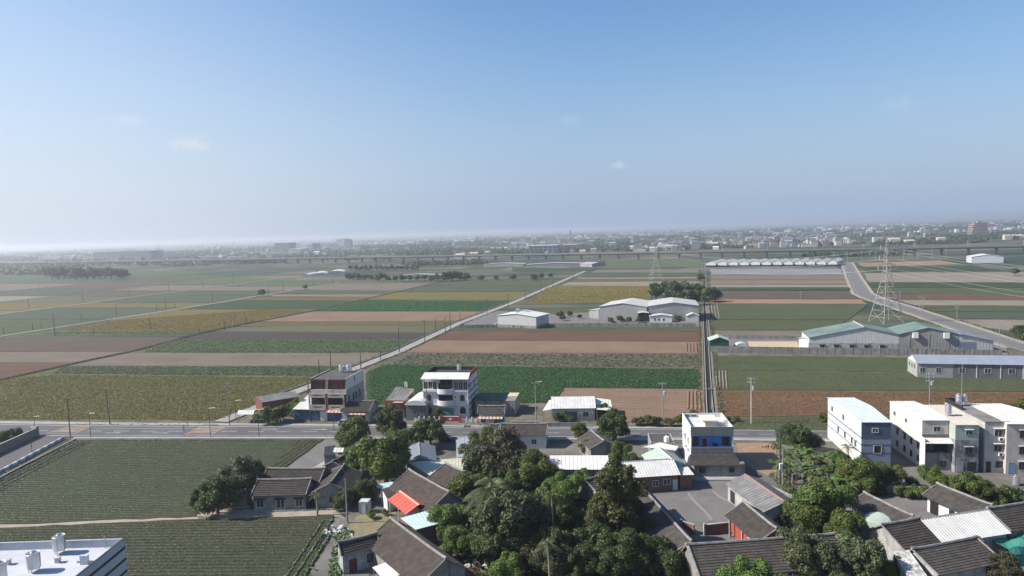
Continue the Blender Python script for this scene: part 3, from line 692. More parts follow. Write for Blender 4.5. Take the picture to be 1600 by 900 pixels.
sheet('yard_patch', [(1395,775),(1450,765),(1480,800),(1440,815)], 0.03, ASPHL, 'grey yard beside the tiled house with white posts', 'yard')
sheet('dirt_lot', [(1150,692),(1215,692),(1225,760),(1205,745),(1180,735),(1155,715)], 0.03, mat('orange rubble earth', (0.3,0.19,0.12), (0.2,0.14,0.095), sc=0.5, bump=0.8, bsc=2), 'bare orange earth lot beside the blue fronted house', 'ground')
sheet('dry_grass', [(560,805),(620,800),(600,830),(545,860),(520,850)], 0.03, mat('dry grass', (0.24,0.19,0.12), (0.14,0.13,0.06), sc=0.8), 'patch of dry yellow grass by the rubbish heap', 'ground')
sheet('factory_yard', [(1108,527),(1250,524),(1570,522),(1575,556),(1110,550)], 0.15, ASPHL, 'concrete yard of the green roofed factory', 'yard')
sheet('drying_yard', [(1168,534),(1246,534),(1248,547),(1172,547)], 0.16, mat('drying grain', (0.46,0.35,0.22), (0.4,0.31,0.2)), 'tan drying ground beside the dark green hut', 'yard')
sheet('warehouse_yard', [(850,492),(930,488),(1098,490),(1098,511),(860,510)], 0.15, ASPHL, 'grey yard around the twin warehouses', 'yard')
sheet('warehouse_yard', [(725,504),(775,486),(860,490),(850,512),(725,512)], 0.16, ASPHL, 'grey yard around the small white warehouse', 'yard')
for k, pts in enumerate(([(1073,770),(1082,783),(1100,800),(1110,813),(1114,812),(1104,799),(1086,782),(1077,770)], [(1112,768),(1124,778),(1150,790),(1152,788),(1127,776),(1115,767)])):
    sheet('crack_repair', pts, 0.034, mat('pale sealant', (0.25,0.235,0.21), (0.18,0.17,0.155), sc=2), 'pale repair streak across the grey courtyard', 'marking')

# ------------------------------------------------------------------ viaduct
VIA = [(-3000,2560),(-1900,2040),(-1148,1682),(-491,1378),(-12,1155),(174,1062),(475,940),(700,862),(1200,730)]
vq = [Vector(p) for p in VIA]
def resample(q, step):
    out = [q[0]]; i = 0; rem = step; cur = q[0]
    while i < len(q)-1:
        d = (q[i+1]-cur).length
        if d >= rem: cur = cur + (q[i+1]-cur).normalized()*rem; out.append(cur); rem = step
        else: rem -= d; i += 1; cur = q[i]
    return out
vp = resample(vq, 31.0)
via = root('railway_viaduct', 'long grey concrete railway viaduct crossing the plain', 'viaduct', *vp[len(vp)//2])
vo = vp[len(vp)//2]
def vdeck(name, off, w, z0, z1, m):
    mb = MB(); a = offset_line(vp, off+w/2); b = offset_line(vp, off-w/2)
    for i in range(len(vp)-1):
        q = [b[i]-vo, b[i+1]-vo, a[i+1]-vo, a[i]-vo]; mb.hexa([(*p, z0) for p in q], [(*p, z1) for p in q])
    return mb.build(name, m, via)
VC = mat('viaduct concrete', (0.22,0.21,0.2), (0.17,0.165,0.158), sc=0.05)
vdeck('deck', 0, 12.5, 9.9, 10.5, VC); vdeck('box_girder', 0, 6, 8.1, 9.9, VC)
vdeck('parapet', 6.1, 0.35, 10.5, 11.8, VC); vdeck('parapet', -6.1, 0.35, 10.5, 11.8, VC)
pm = MB(); pm.box(-1.3, 1.3, -1.5, 1.5, 0, 6.0); pm.hexa([(-1.3,-1.5,6.0),(1.3,-1.5,6.0),(1.3,1.5,6.0),(-1.3,1.5,6.0)], [(-1.3,-3.2,8.1),(1.3,-3.2,8.1),(1.3,3.2,8.1),(-1.3,3.2,8.1)])
pme = pm.mesh('pillar', VC); mm = MB(); mm.tube([(0,0,10.5),(0,0,17.5)], 0.22, 5); mm.tube([(0,0,16.8),(0,2.6,17.0)], 0.1, 4); mme = mm.mesh('mast', GALV)
for i in range(len(vp)-1):
    t = (vp[i+1]-vp[i]).normalized(); ang = math.atan2(t.y, t.x)
    o = obj('pillar', pme, via); o.location = (*(vp[i]-vo), 0); o.rotation_euler = (0, 0, ang)
    if i % 2 == 0:
        for s_ in (-1, 1):
            o = obj('catenary_mast', mme, via); p = vp[i]-vo + Vector((-t.y, t.x))*5.0*s_; o.location = (p.x, p.y, 0); o.rotation_euler = (0, 0, ang + (0 if s_ < 0 else math.pi))

# ------------------------------------------------------------------ haze
mh, n_, l_, b_ = _new('haze air'); n_.remove(b_)
pv = n_.new('ShaderNodeVolumePrincipled'); pv.inputs['Color'].default_value = (0.86, 0.9, 0.97, 1); pv.inputs['Density'].default_value = HAZE_DENSITY
pv.inputs['Anisotropy'].default_value = 0.42
l_.new(pv.outputs[0], n_['Material Output'].inputs['Volume'])
mb = MB(); mb.box(-41000, 41000, -41000, 41000, -1.0, 66.0)
tag(mb.build('haze', mh), 'pale blue haze lying over the whole plain', 'haze', kind='stuff')

# ------------------------------------------------------------------ trees and plants
def crown_mesh(seed, r, zc, rz, lobes, lr, n, leaf, m, shell=0.45, asp=0.55, low=-0.55):
    rng = np.random.default_rng(seed)
    d = rng.normal(size=(lobes*4, 3)); d /= np.linalg.norm(d, axis=1)[:, None]; d = d[d[:, 2] > low][:lobes]
    k = len(d); rad = rng.uniform(0.4, 0.9, k)[:, None]
    C = d*rad*np.array([r, r, rz]) * rng.uniform(0.85, 1.12, (k, 1)); L = lr*rng.uniform(0.45, 1.25, k)
    C = np.vstack([C, [[0, 0, 0]]]); L = np.append(L, lr*1.25); k += 1
    pick = rng.choice(k, n, p=(L**2)/np.sum(L**2))
    v = rng.normal(size=(n, 3)); v /= np.linalg.norm(v, axis=1)[:, None]
    v[:, 2] = np.where(v[:, 2] < -0.6, -v[:, 2]*0.6, v[:, 2])
    P = C[pick] + v*(L[pick]*(1 - shell*rng.random(n)**1.5))[:, None]
    nr = v*0.9 + rng.normal(0, 0.55, (n, 3)) + np.array([0, 0, 0.25]); nr /= np.linalg.norm(nr, axis=1)[:, None]
    t = np.cross(nr, rng.normal(size=(n, 3))); t /= np.linalg.norm(t, axis=1)[:, None]; b = np.cross(nr, t)
    s = (leaf*rng.uniform(0.6, 1.35, n))[:, None]
    V = np.empty((n, 4, 3)); P[:, 2] = np.maximum(P[:, 2] + zc, 0.12)
    V[:, 0] = P - t*s*0.6; V[:, 1] = P - b*s*asp*0.5 + nr*s*0.1; V[:, 2] = P + t*s*0.6; V[:, 3] = P + b*s*asp*0.5 + nr*s*0.1
    return npmesh('crown', V.reshape(-1, 3), np.arange(n*4).reshape(-1, 4), m), C + np.array([0, 0, zc])
def trunk_mesh(seed, C, zc, r0, m, n=6):
    rng = np.random.default_rng(seed); mb = MB(); top = Vector((rng.normal(0, .15), rng.normal(0, .15), zc*0.55))
    mb.tube([(0, 0, -0.1), tuple(top*0.5), tuple(top)], [r0*1.25, r0, r0*0.85], 8)
    for i in rng.choice(len(C), min(n, len(C)), replace=False):
        e = Vector(C[i]); mid = top.lerp(e, 0.5) + Vector((0, 0, 0.25)); mb.tube([tuple(top - Vector((0, 0, 0.1))), tuple(mid), tuple(e)], [r0*0.6, r0*0.36, r0*0.12], 5)
    return mb.mesh('trunk', m)
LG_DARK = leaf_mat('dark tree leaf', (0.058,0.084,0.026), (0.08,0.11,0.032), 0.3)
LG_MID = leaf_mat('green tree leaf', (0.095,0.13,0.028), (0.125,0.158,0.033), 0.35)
LG_BRIGHT = leaf_mat('bright green tree leaf', (0.11,0.165,0.033), (0.14,0.19,0.04), 0.35)  # brighter green is the leaf's own colour
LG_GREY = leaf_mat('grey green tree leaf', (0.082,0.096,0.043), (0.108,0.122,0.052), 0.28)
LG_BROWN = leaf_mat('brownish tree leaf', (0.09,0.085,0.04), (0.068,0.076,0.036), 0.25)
LG_OLIVE = leaf_mat('yellow green tree leaf', (0.11,0.13,0.03), (0.075,0.1,0.028), 0.3)
LG_BANANA = leaf_mat('banana leaf', (0.115,0.165,0.04), (0.085,0.13,0.032), 0.35)
LG_PALM = leaf_mat('palm frond', (0.08,0.1,0.04), (0.11,0.12,0.05), 0.25)
LG_DRY = leaf_mat('dry frond', (0.2,0.17,0.1), (0.16,0.13,0.08), 0.2)
PROTO = {}
def proto(kind, seeds, r, zc, rz, lobes, lr, n, leaf, m, r0, bark=BARK, **kw):
    L = []
    for s in seeds:
        cm, C = crown_mesh(s, r, zc, rz, lobes, lr, n, leaf, m, **kw); L.append((cm, trunk_mesh(s, C, zc, r0, bark)))
    PROTO[kind] = (L, r*0.98, zc)
proto('dark', (1, 2, 3), 4.0, 3.7, 3.3, 30, 1.35, 16000, 0.34, LG_DARK, 0.28, low=-0.85)
proto('mid', (4, 5, 6), 4.0, 3.8, 3.4, 30, 1.3, 16000, 0.34, LG_MID, 0.28, low=-0.85)
proto('bright', (7, 8), 4.0, 3.6, 3.3, 28, 1.25, 15000, 0.34, LG_BRIGHT, 0.26, low=-0.85)
proto('grey', (9, 10), 4.2, 4.0, 3.7, 38, 1.25, 18000, 0.34, LG_GREY, 0.3, low=-0.85)
proto('brown', (11, 12), 4.0, 3.9, 3.4, 34, 1.05, 11000, 0.3, LG_BROWN, 0.24, shell=0.8, low=-0.8)
proto('tall', (13, 14), 2.8, 6.0, 5.2, 34, 1.1, 13000, 0.34, LG_OLIVE, 0.2, bark=PALEBARK, low=-0.9)
proto('bush', (15, 16, 17), 1.5, 1.2, 1.15, 14, 0.62, 3000, 0.26, LG_MID, 0.1)
proto('olivebush', (18, 19), 1.5, 1.15, 1.1, 14, 0.6, 3000, 0.26, LG_OLIVE, 0.1)
proto('fartree', (20, 21, 22, 23), 3.6, 3.3, 3.2, 12, 1.6, 700, 1.1, LG_DARK, 0.25)
proto('fargrove', (24, 25), 3.6, 3.2, 3.3, 14, 1.6, 1600, 0.85, LG_DARK, 0.25)
rt = random.Random(5)
def tree(kind, px, py, rpx, label, group=None, name=None, cat='tree', ground=None, sz=1.0):
    L, pr, pzc = PROTO[kind]
    zc = 4.0
    if ground: g0 = G(ground); x, y = g0.x, g0.y; s = rpx*math.hypot(x, y)/F/pr
    else:
        for _ in range(12):
            g0 = G((px, py), zc); s = rpx*math.hypot(g0.x, g0.y)/F/pr; zc = pzc*s*sz
        x, y = g0.x, g0.y
    cm, tm = rt.choice(L)
    o = root(name or ('bush' if 'bush' in kind else 'broadleaf_tree'), label, cat if 'bush' not in kind else 'bush', x, y, rt.uniform(0, 6.28), group=group)
    o.scale = (s*rt.uniform(0.93, 1.07), s*rt.uniform(0.93, 1.07), s*sz)
    obj('trunk', tm, o); obj('crown', cm, o); return o
# along the main road and left farm
tree('bush', 418, 650, 16, 'dark leafy bush beside the small white porch'); tree('bush', 438, 647, 15, 'dark leafy bush beside the grey roofed red shed')
tree('bright', 460, 636, 15, 'small bright green tree beside the white lean-to roof')
tree('dark', 612, 658, 25, 'dark round tree in front of the red shed')
tree('mid', 546, 678, 31, 'rounded green tree hiding half of the silver car')
tree('bright', 602, 712, 50, 'broad bright green tree above the asphalt drive')
tree('mid', 560, 716, 28, 'green tree crowding between drive and broad bright tree')
tree('dark', 672, 672, 28, 'dark green tree by the road opposite the red gate')
tree('olivebush', 640, 690, 26, 'loose yellow green shrub by the blue grey shed')
tree('dark', 566, 766, 22, 'dark shrub like tree beside the utility pole and aqua roof')
tree('mid', 534, 778, 18, 'small round tree at the farmhouse gable')
tree('dark', 338, 772, 31, 'dark wind-shaped tree at the end of the farmhouse')
tree('dark', 312, 778, 16, 'small dark tree at the tip of the farmhouse plot')
tree('brown', 376, 748, 36, 'thin brownish tree behind the farmhouse water tank')
tree('brown', 400, 740, 22, 'sparse twiggy tree rising over the farmhouse roof')
tree('bush', 578, 803, 9, 'small dark shrub beside the little hut')
tree('bush', 600, 800, 7, 'tiny round shrub before the red canopy')
tree('bush', 637, 760, 8, 'small shrub between aqua roof and long tiled slope')
# the central thicket
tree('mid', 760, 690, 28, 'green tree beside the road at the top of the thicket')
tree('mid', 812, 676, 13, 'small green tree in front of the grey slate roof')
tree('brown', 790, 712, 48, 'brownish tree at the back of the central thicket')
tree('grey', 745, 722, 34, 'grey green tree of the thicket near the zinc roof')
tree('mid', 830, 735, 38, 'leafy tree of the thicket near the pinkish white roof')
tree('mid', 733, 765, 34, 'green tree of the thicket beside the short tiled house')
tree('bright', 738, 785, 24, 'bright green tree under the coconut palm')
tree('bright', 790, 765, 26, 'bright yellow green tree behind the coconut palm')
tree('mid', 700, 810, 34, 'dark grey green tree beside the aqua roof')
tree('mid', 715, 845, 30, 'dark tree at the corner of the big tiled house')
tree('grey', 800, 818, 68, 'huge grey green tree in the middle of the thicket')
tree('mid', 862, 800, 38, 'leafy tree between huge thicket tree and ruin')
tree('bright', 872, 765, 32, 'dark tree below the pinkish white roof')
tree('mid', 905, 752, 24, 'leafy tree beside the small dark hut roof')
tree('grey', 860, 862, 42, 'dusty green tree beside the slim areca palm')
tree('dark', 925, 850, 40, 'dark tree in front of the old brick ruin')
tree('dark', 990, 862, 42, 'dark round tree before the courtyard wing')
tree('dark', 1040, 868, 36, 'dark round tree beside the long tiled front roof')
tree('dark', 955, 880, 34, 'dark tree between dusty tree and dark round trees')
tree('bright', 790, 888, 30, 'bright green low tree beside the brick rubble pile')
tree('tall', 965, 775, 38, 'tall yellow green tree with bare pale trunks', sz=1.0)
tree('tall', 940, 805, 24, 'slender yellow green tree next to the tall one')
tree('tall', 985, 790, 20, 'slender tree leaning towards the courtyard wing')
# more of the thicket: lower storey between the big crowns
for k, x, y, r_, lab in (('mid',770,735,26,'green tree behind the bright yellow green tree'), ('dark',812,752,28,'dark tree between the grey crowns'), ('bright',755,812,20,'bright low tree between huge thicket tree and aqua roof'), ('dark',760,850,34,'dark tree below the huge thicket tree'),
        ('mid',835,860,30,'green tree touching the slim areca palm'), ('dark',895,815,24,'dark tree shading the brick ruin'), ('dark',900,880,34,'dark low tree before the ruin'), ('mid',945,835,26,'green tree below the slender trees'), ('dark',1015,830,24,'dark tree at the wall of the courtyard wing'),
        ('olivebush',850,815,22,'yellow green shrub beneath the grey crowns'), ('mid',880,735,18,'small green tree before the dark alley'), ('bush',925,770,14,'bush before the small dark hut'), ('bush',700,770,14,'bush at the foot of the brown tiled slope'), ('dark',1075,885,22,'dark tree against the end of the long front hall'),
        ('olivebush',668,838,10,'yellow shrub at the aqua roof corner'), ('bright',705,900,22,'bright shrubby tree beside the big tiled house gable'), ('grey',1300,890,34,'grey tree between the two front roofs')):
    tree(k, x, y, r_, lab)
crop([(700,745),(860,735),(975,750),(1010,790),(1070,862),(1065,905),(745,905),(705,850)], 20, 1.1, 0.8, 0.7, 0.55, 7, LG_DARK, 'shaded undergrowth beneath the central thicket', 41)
# middle row
tree('dark', 960, 667, 26, 'dark tree on the road side below the pink field')
tree('mid', 968, 703, 20, 'green tree beside the road side hut')
tree('mid', 907, 674, 15, 'small green tree in front of the white bungalow')
tree('mid', 921, 697, 15, 'green tree leaning over the road side hut')
tree('mid', 940, 640, 14, 'green tree at the end of the white bungalow')
tree('dark', 985, 718, 14, 'small dark tree beside the pale green gabled house')
tree('bush', 874, 652, 9, 'dark shrub in front of the bungalow wall', 'shrubs before the bungalow')
tree('bush', 890, 654, 8, 'dark shrub in front of the bungalow wall', 'shrubs before the bungalow')
for i, (x, y, r_) in enumerate(((993,658,8),(1003,657,9),(1013,656,9),(1024,659,10),(1047,660,8),(1060,657,10),(1068,652,8),(1082,645,8))):
    tree('bush' if i % 3 else 'olivebush', x, y, r_, 'scrubby shrub on the verge beside the pink soil field', 'scrub along the road verge')
for i, (x, y, r_) in enumerate(((1120,655,8),(1135,656,7),(1152,654,6),(1290,652,9),(1590,640,10),(1600,636,12))):
    tree('olivebush' if i % 2 else 'bush', x, y, r_, 'low shrub at the edge of the rusty field', 'shrubs along the rusty field')
# right
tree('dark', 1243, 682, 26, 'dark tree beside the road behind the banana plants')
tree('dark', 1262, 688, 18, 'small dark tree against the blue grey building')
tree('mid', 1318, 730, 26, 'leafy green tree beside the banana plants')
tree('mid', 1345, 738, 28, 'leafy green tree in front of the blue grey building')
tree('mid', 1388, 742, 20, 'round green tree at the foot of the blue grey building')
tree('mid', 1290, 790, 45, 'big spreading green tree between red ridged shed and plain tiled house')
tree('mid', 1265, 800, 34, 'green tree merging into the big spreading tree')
tree('bright', 1325, 825, 34, 'bright green tree below the big spreading tree')
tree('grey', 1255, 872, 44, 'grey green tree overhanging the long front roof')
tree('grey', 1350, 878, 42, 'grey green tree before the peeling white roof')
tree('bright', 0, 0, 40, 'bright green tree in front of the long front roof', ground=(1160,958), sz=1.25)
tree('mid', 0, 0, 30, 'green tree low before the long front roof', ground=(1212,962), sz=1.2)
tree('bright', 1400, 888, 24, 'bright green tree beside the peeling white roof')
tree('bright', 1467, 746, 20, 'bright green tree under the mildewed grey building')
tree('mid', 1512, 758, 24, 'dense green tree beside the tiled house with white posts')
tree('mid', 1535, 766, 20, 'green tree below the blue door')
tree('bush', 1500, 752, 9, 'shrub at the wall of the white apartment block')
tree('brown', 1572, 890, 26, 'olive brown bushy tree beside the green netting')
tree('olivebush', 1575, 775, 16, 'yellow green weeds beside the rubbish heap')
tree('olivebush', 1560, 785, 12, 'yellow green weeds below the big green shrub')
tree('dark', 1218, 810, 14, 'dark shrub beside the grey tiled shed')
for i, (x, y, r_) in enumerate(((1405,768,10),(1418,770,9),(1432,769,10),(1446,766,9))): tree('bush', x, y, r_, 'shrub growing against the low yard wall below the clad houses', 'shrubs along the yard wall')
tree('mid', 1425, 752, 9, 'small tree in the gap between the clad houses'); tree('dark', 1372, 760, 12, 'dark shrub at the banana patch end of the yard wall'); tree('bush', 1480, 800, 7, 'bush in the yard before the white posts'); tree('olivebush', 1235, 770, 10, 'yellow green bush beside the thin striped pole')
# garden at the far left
for i, (x, y, r_) in enumerate(((3,684,11),(25,676,8))):
    tree('dark', x, y, r_, ('round dark garden tree behind the brown wall', 'small tuft topped garden tree behind the brown wall')[i])
# grove and middle distance
for i, (x, y, r_) in enumerate(((1025,457,14),(1040,455,15),(1058,456,16),(1075,455,15),(1090,456,14),(1105,460,13),(1118,463,9),(1048,464,13),(1068,465,14),(1085,466,12))):
    tree('fargrove', x, y, r_, 'dark tree of the dense grove behind the twin warehouses', 'trees of the grove')
for i, (x, y, r_) in enumerate(((545,432,6),(552,431,6),(560,432,6),(570,433,5),(580,433,5),(590,434,6),(597,432,6),(606,435,5),(617,435,5),(628,435,6),(640,435,5),(652,435,5),(663,434,5),(674,435,5),(684,434,6),(695,432,9),(706,431,9),(718,431,8),(728,432,7))):
    tree('fargrove', x, y, r_, 'dark tree in the row before the pale far fields', 'row of trees in the middle distance')
for i in range(14):
    tree('fargrove', 72+9.2*i, 427 + (0.5 if i % 2 else -0.8) , 7+(i*7 % 3), 'round tree of the isolated grove standing alone in the fields', 'trees of the isolated grove')
for x, y, r_, lab in ((409,457,6,'lone dark tree beside the third lane'), (477,449,4,'lone small bush beside the third lane'), (802,434,5,'small dark tree between tree row and farm road'), (835,433,6,'dark tree near the end of the farm road'),
        (845,431,5,'thin dark tree at the end of the farm road'), (860,430,4,'small dark tree where the farm road ends'), (1095,433,6,'dark tree on the canal lane near the far pylon'), (752,435,5,'dark bush just past the end of the tree row'), (775,434,4,'small bush standing apart from the tree row'),
        (1590,516,8,'dark bushy tree beside the bending road'), (1598,522,9,'dark round bush beside another bushy tree at the bending road'), (1585,425,5,'small tree beyond the pale fallow field')):
    tree('fargrove', x, y, r_, lab)
for x in range(548, 660, 8): tree('fartree', x, 418.5 + rt.uniform(-1, 1), 4.5, 'small dark tree in the far hedge beyond the white tunnels', 'far hedge trees')
for x, y, r_ in ((890,490,5),(875,492,6),(970,498,6),(983,499,5),(1000,499,6),(880,497,5),(905,495,4),(955,500,5),(1060,497,5)):
    tree('fargrove', x, y, r_, 'scrubby tree in the warehouse yard', 'scrub in the warehouse yard')
for x, y in ((1190,482),): pass
# bananas, palms
def blade(mb, base, az, L, w, lift, droop, seg=6, fold=0.25):
    d = Vector((math.cos(az), math.sin(az), 0)); p = Vector((-d.y, d.x, 0)); prev = None
    for i in range(seg+1):
        t = i/seg; c = Vector(base) + d*(L*t*math.cos(lift*(1-0.3*t))) + Vector((0, 0, L*(math.sin(lift)*t - droop*t*t)))
        ww = w*math.sin(math.pi*min(1, 0.12+0.86*t))**0.6
        l, r = c + p*ww + Vector((0, 0, -ww*fold)), c - p*ww + Vector((0, 0, -ww*fold))
        if prev: mb.quad(prev[0], prev[1], c, l); mb.quad(prev[1], prev[2], r, c)
        prev = (l, c, r)
def banana_meshes(seed):
    rr = random.Random(seed); c = MB()
    for i in range(9):
        blade(c, (0, 0, 2.0), i*2.4 + rr.uniform(-.3, .3), rr.uniform(1.7, 2.5), rr.uniform(0.2, 0.28), rr.uniform(0.75, 1.35), rr.uniform(0.45, 0.9))
    t = MB(); t.tube([(0, 0, -0.05), (0.04, 0, 1.2), (0, 0, 2.2)], [0.17, 0.14, 0.08], 8)
    return c.mesh('leaves', LG_BANANA), t.mesh('stem', PALEBARK)
BAN = [banana_meshes(s) for s in (1, 2, 3)]
rb = random.Random(11)
for i in range(52):
    x = rb.uniform(1213, 1330); y = 706 + (x-1213)*0.30 + rb.uniform(-14, 30)
    g = G((x, y+16)); o = root('banana_plant', 'banana plant with big arching leaves in the patch behind the bare lot', 'banana plant', g.x, g.y, rb.uniform(0, 6), group='banana plants in the patch'); s = rb.uniform(0.9, 1.4); o.scale = (s, s, s)
    a, b = rb.choice(BAN); obj('leaves', a, o); obj('stem', b, o)
def palm(px, py, h, L, nf, label, m, seed, leaflets=22, name='palm_tree'):
    rr = random.Random(seed); g = G((px, py), h); o = root(name, label, 'palm', g.x, g.y)
    t = MB(); t.tube([(0, 0, -0.05), (0.1, 0, h*0.5), (0, 0, h)], [0.2, 0.15, 0.11], 8); t.build('trunk', PALEBARK, o)
    for k in range(nf):
        az = k*2.4 + rr.uniform(-.2, .2); lift = rr.uniform(0.1, 1.25); f = MB(); d = Vector((math.cos(az), math.sin(az), 0)); p = Vector((-d.y, d.x, 0)); pts = []
        for i in range(9):
            q = i/8; pts.append(Vector((0, 0, h)) + d*(L*q*math.cos(lift)) + Vector((0, 0, L*(math.sin(lift)*q - 0.75*q*q))))
        f.tube([tuple(x) for x in pts], [0.05*(1-0.1*i) for i in range(9)], 4)
        for i in range(leaflets):
            q = 0.12 + 0.87*i/leaflets; k8 = min(7, int(q*8)); c = pts[k8].lerp(pts[k8+1], q*8-k8); ll = L*0.27*math.sin(math.pi*(0.15+0.8*q))
            dr = (pts[k8+1]-pts[k8]).normalized()
            for s_ in (-1, 1):
                e = c + (p*s_*0.85 + dr*0.45 + Vector((0, 0, -0.45)))*ll; w_ = dr*0.03*L/3
                f.quad(c-w_, c+w_, e+w_*0.4, e-w_*0.4)
        f.build('frond', m, o)
    return o
palm(768, 762, 11.0, 5.0, 17, 'coconut palm with long arching fronds rising from the thicket', LG_PALM, 3)
palm(856, 850, 9.0, 2.3, 9, 'slim areca palm standing before the dusty green tree', LG_PALM, 4)
palm(862, 775, 10.0, 2.2, 9, 'slim areca palm behind the huge thicket tree', LG_OLIVE, 5)
palm(848, 765, 8.0, 2.0, 8, 'slim areca palm beside the dark tree', LG_OLIVE, 6)
palm(494, 772, 4.0, 1.7, 8, 'small palm at the farmhouse corner', LG_PALM, 7)
palm(1325, 700, 4.2, 2.6, 9, 'dark fronded plant against the pale building wall', LG_DARK, 8)
# grass tufts and crop of weeds by the rubbish heap
crop([(518,870),(530,840),(548,845),(535,905),(515,905)], 60, 0.5, 0.4, 0.6, 0.5, 6, LF_FRESH, 'bright green weeds beside the tiled cottage wing', 31)
crop([(520,838),(548,828),(545,848),(528,850)], 60, 0.5, 0.4, 0.5, 0.5, 6, LF_FRESH, 'bright green weeds below the rubbish heap', 32)
crop([(1545,790),(1600,770),(1600,800),(1565,800)], 20, 0.6, 0.5, 0.6, 0.5, 6, LF_FRESH, 'bright weeds beside the scrap heap', 33)
crop([(1200,742),(1235,735),(1245,765),(1225,770)], 20, 0.6, 0.5, 0.3, 0.4, 6, LF_SPARSE, 'thin weeds at the foot of the twin poles', 34)

# ------------------------------------------------------------------ building kit
_wc = {}
FRAMEW = mat('white window frame', (0.62,0.62,0.6), (0.52,0.52,0.5), rough=0.5)
FRAMED = mat('dark window frame', (0.07,0.06,0.055), (0.05,0.045,0.04), rough=0.5)
FRAMEA = mat('aluminium window frame', (0.34,0.34,0.34), (0.28,0.28,0.28), rough=0.4)
def window(par, x, y, z, rot, w, h, frame=FRAMEW, mull=1, pane=GLASS, fw=0.07, name='window', sill=False):
    """centre-bottom at (x,y,z); rot 0 faces -y"""
    k = (round(w, 2), round(h, 2), frame.name, mull, pane.name, fw)
    if k not in _wc:
        a = MB(); a.box(-w/2, w/2, -0.09, -0.003, 0, fw).box(-w/2, w/2, -0.09, -0.003, h-fw, h).box(-w/2, -w/2+fw, -0.088, -0.003, fw, h-fw).box(w/2-fw, w/2, -0.088, -0.003, fw, h-fw)
        for i in range(mull):
            cx = -w/2 + w*(i+1)/(mull+1); a.box(cx-0.03, cx+0.03, -0.075, -0.003, fw, h-fw)
        b = MB(); b.box(-w/2+fw, w/2-fw, -0.03, -0.006, fw, h-fw)
        _wc[k] = (a.mesh('window', frame), b.mesh('pane', pane))
    a, b = _wc[k]; o = obj(name, a, par); o.location = (x, y, z); o.rotation_euler = (0, 0, rot)
    obj('pane', b, o)
    if sill:
        s = MB(); s.box(-w/2-0.12, w/2+0.12, -0.2, -0.003, -0.09, -0.004); s.build('sill', frame, o)
    return o
def door(par, x, y, z, rot, w, h, m, frame=FRAMEA):
    a = MB(); a.box(-w/2-0.07, -w/2, -0.08, -0.003, 0, h+0.07).box(w/2, w/2+0.07, -0.08, -0.003, 0, h+0.07).box(-w/2, w/2, -0.08, -0.003, h, h+0.07)
    o = a.build('door', frame, par); o.location = (x, y, z); o.rotation_euler = (0, 0, rot)
    b = MB(); b.box(-w/2, w/2, -0.05, -0.004, 0.01, h-0.002)
    n = max(1, int(w/0.9))
    for i in range(n): b.box(-w/2+(i+0.12)*w/n, -w/2+(i+0.88)*w/n, -0.065, -0.051, 0.2, h-0.2)
    b.build('door_leaf', m, o); return o
def shutter(par, x, y, z, rot, w, h, m):
    b = MB(); k = int(h/0.22)
    for i in range(k): b.box(-w/2, w/2, -0.05-(0.02 if i % 2 else 0), -0.003, i*h/k+0.004, (i+1)*h/k)
    o = b.build('roller_shutter', m, par); o.location = (x, y, z); o.rotation_euler = (0, 0, rot); return o
def ac_unit(par, x, y, z, rot):
    b = MB(); b.box(-0.42, 0.42, -0.42, -0.05, 0, 0.6).box(-0.38, -0.34, -0.3, -0.003, -0.1, 0).box(0.34, 0.38, -0.3, -0.003, -0.1, 0)
    o = b.build('air_conditioner', PLASTIC, par); o.location = (x, y, z); o.rotation_euler = (0, 0, rot)
    f = MB(); f.prism([(0.24*math.cos(a*math.pi/6)-0.08, 0.3+0.24*math.sin(a*math.pi/6)) for a in range(12)], (-0.435, -0.421)); f.build('fan_grille', BLACK, o); return o
def canopy(par, x, y, z, rot, w, d, m, drop=0.25, name='awning'):
    b = MB(); b.hexa([(-w/2, -d, -drop-0.05), (w/2, -d, -drop-0.05), (w/2, -0.003, -0.05), (-w/2, -0.003, -0.05)], [(-w/2, -d, -drop), (w/2, -d, -drop), (w/2, -0.003, 0), (-w/2, -0.003, 0)])
    o = b.build(name, m, par); o.location = (x, y, z); o.rotation_euler = (0, 0, rot); return o
def band(par, W, D, z0, z1, m, t=0.04, faces='FLR', name='band'):
    """a trim strip round the box x:-W/2..W/2, y:0..D"""
    b = MB()
    if 'F' in faces: b.box(-W/2-t, W/2+t, -t, -0.003, z0, z1)
    if 'L' in faces: b.box(-W/2-t, -W/2-0.003, 0.0, D, z0, z1)
    if 'R' in faces: b.box(W/2+0.003, W/2+t, 0.0, D, z0, z1)
    return b.build(name, m, par)
rk = random.Random(77)
def tile_slope(A, B, C, D, course=0.42, rise=0.085, cols=True):
    """A,B ridge ends, C below B, D below A: overlapping courses of tiles with raised cover rows"""
    A, B, C, D = map(Vector, (A, B, C, D)); mb = MB(); n = max(2, round((D-A).length/course)); nx = max(2, round((B-A).length/1.4))
    up = (B-A).cross(D-A).normalized()
    if up.z < 0: up = -up
    jit = [[rk.uniform(-0.02, 0.02) for _ in range(nx+1)] for _ in range(n+1)]
    for i in range(n):
        t0, t1 = i/n, (i+1)/n
        for j in range(nx):
            s0, s1 = j/nx, (j+1)/nx
            def P(t, s, h): return A.lerp(D, t).lerp(B.lerp(C, t), s) + up*h
            a, b = P(t0, s0, 0.01+jit[i][j]), P(t0, s1, 0.01+jit[i][j+1]); c, d = P(t1, s1, rise+jit[i+1][j+1]), P(t1, s0, rise+jit[i+1][j])
            mb.quad(d, c, b, a); e, f = P(t1, s1, -0.03+jit[i+1][j+1]), P(t1, s0, -0.03+jit[i+1][j]); mb.quad(f, e, c, d)
    return mb
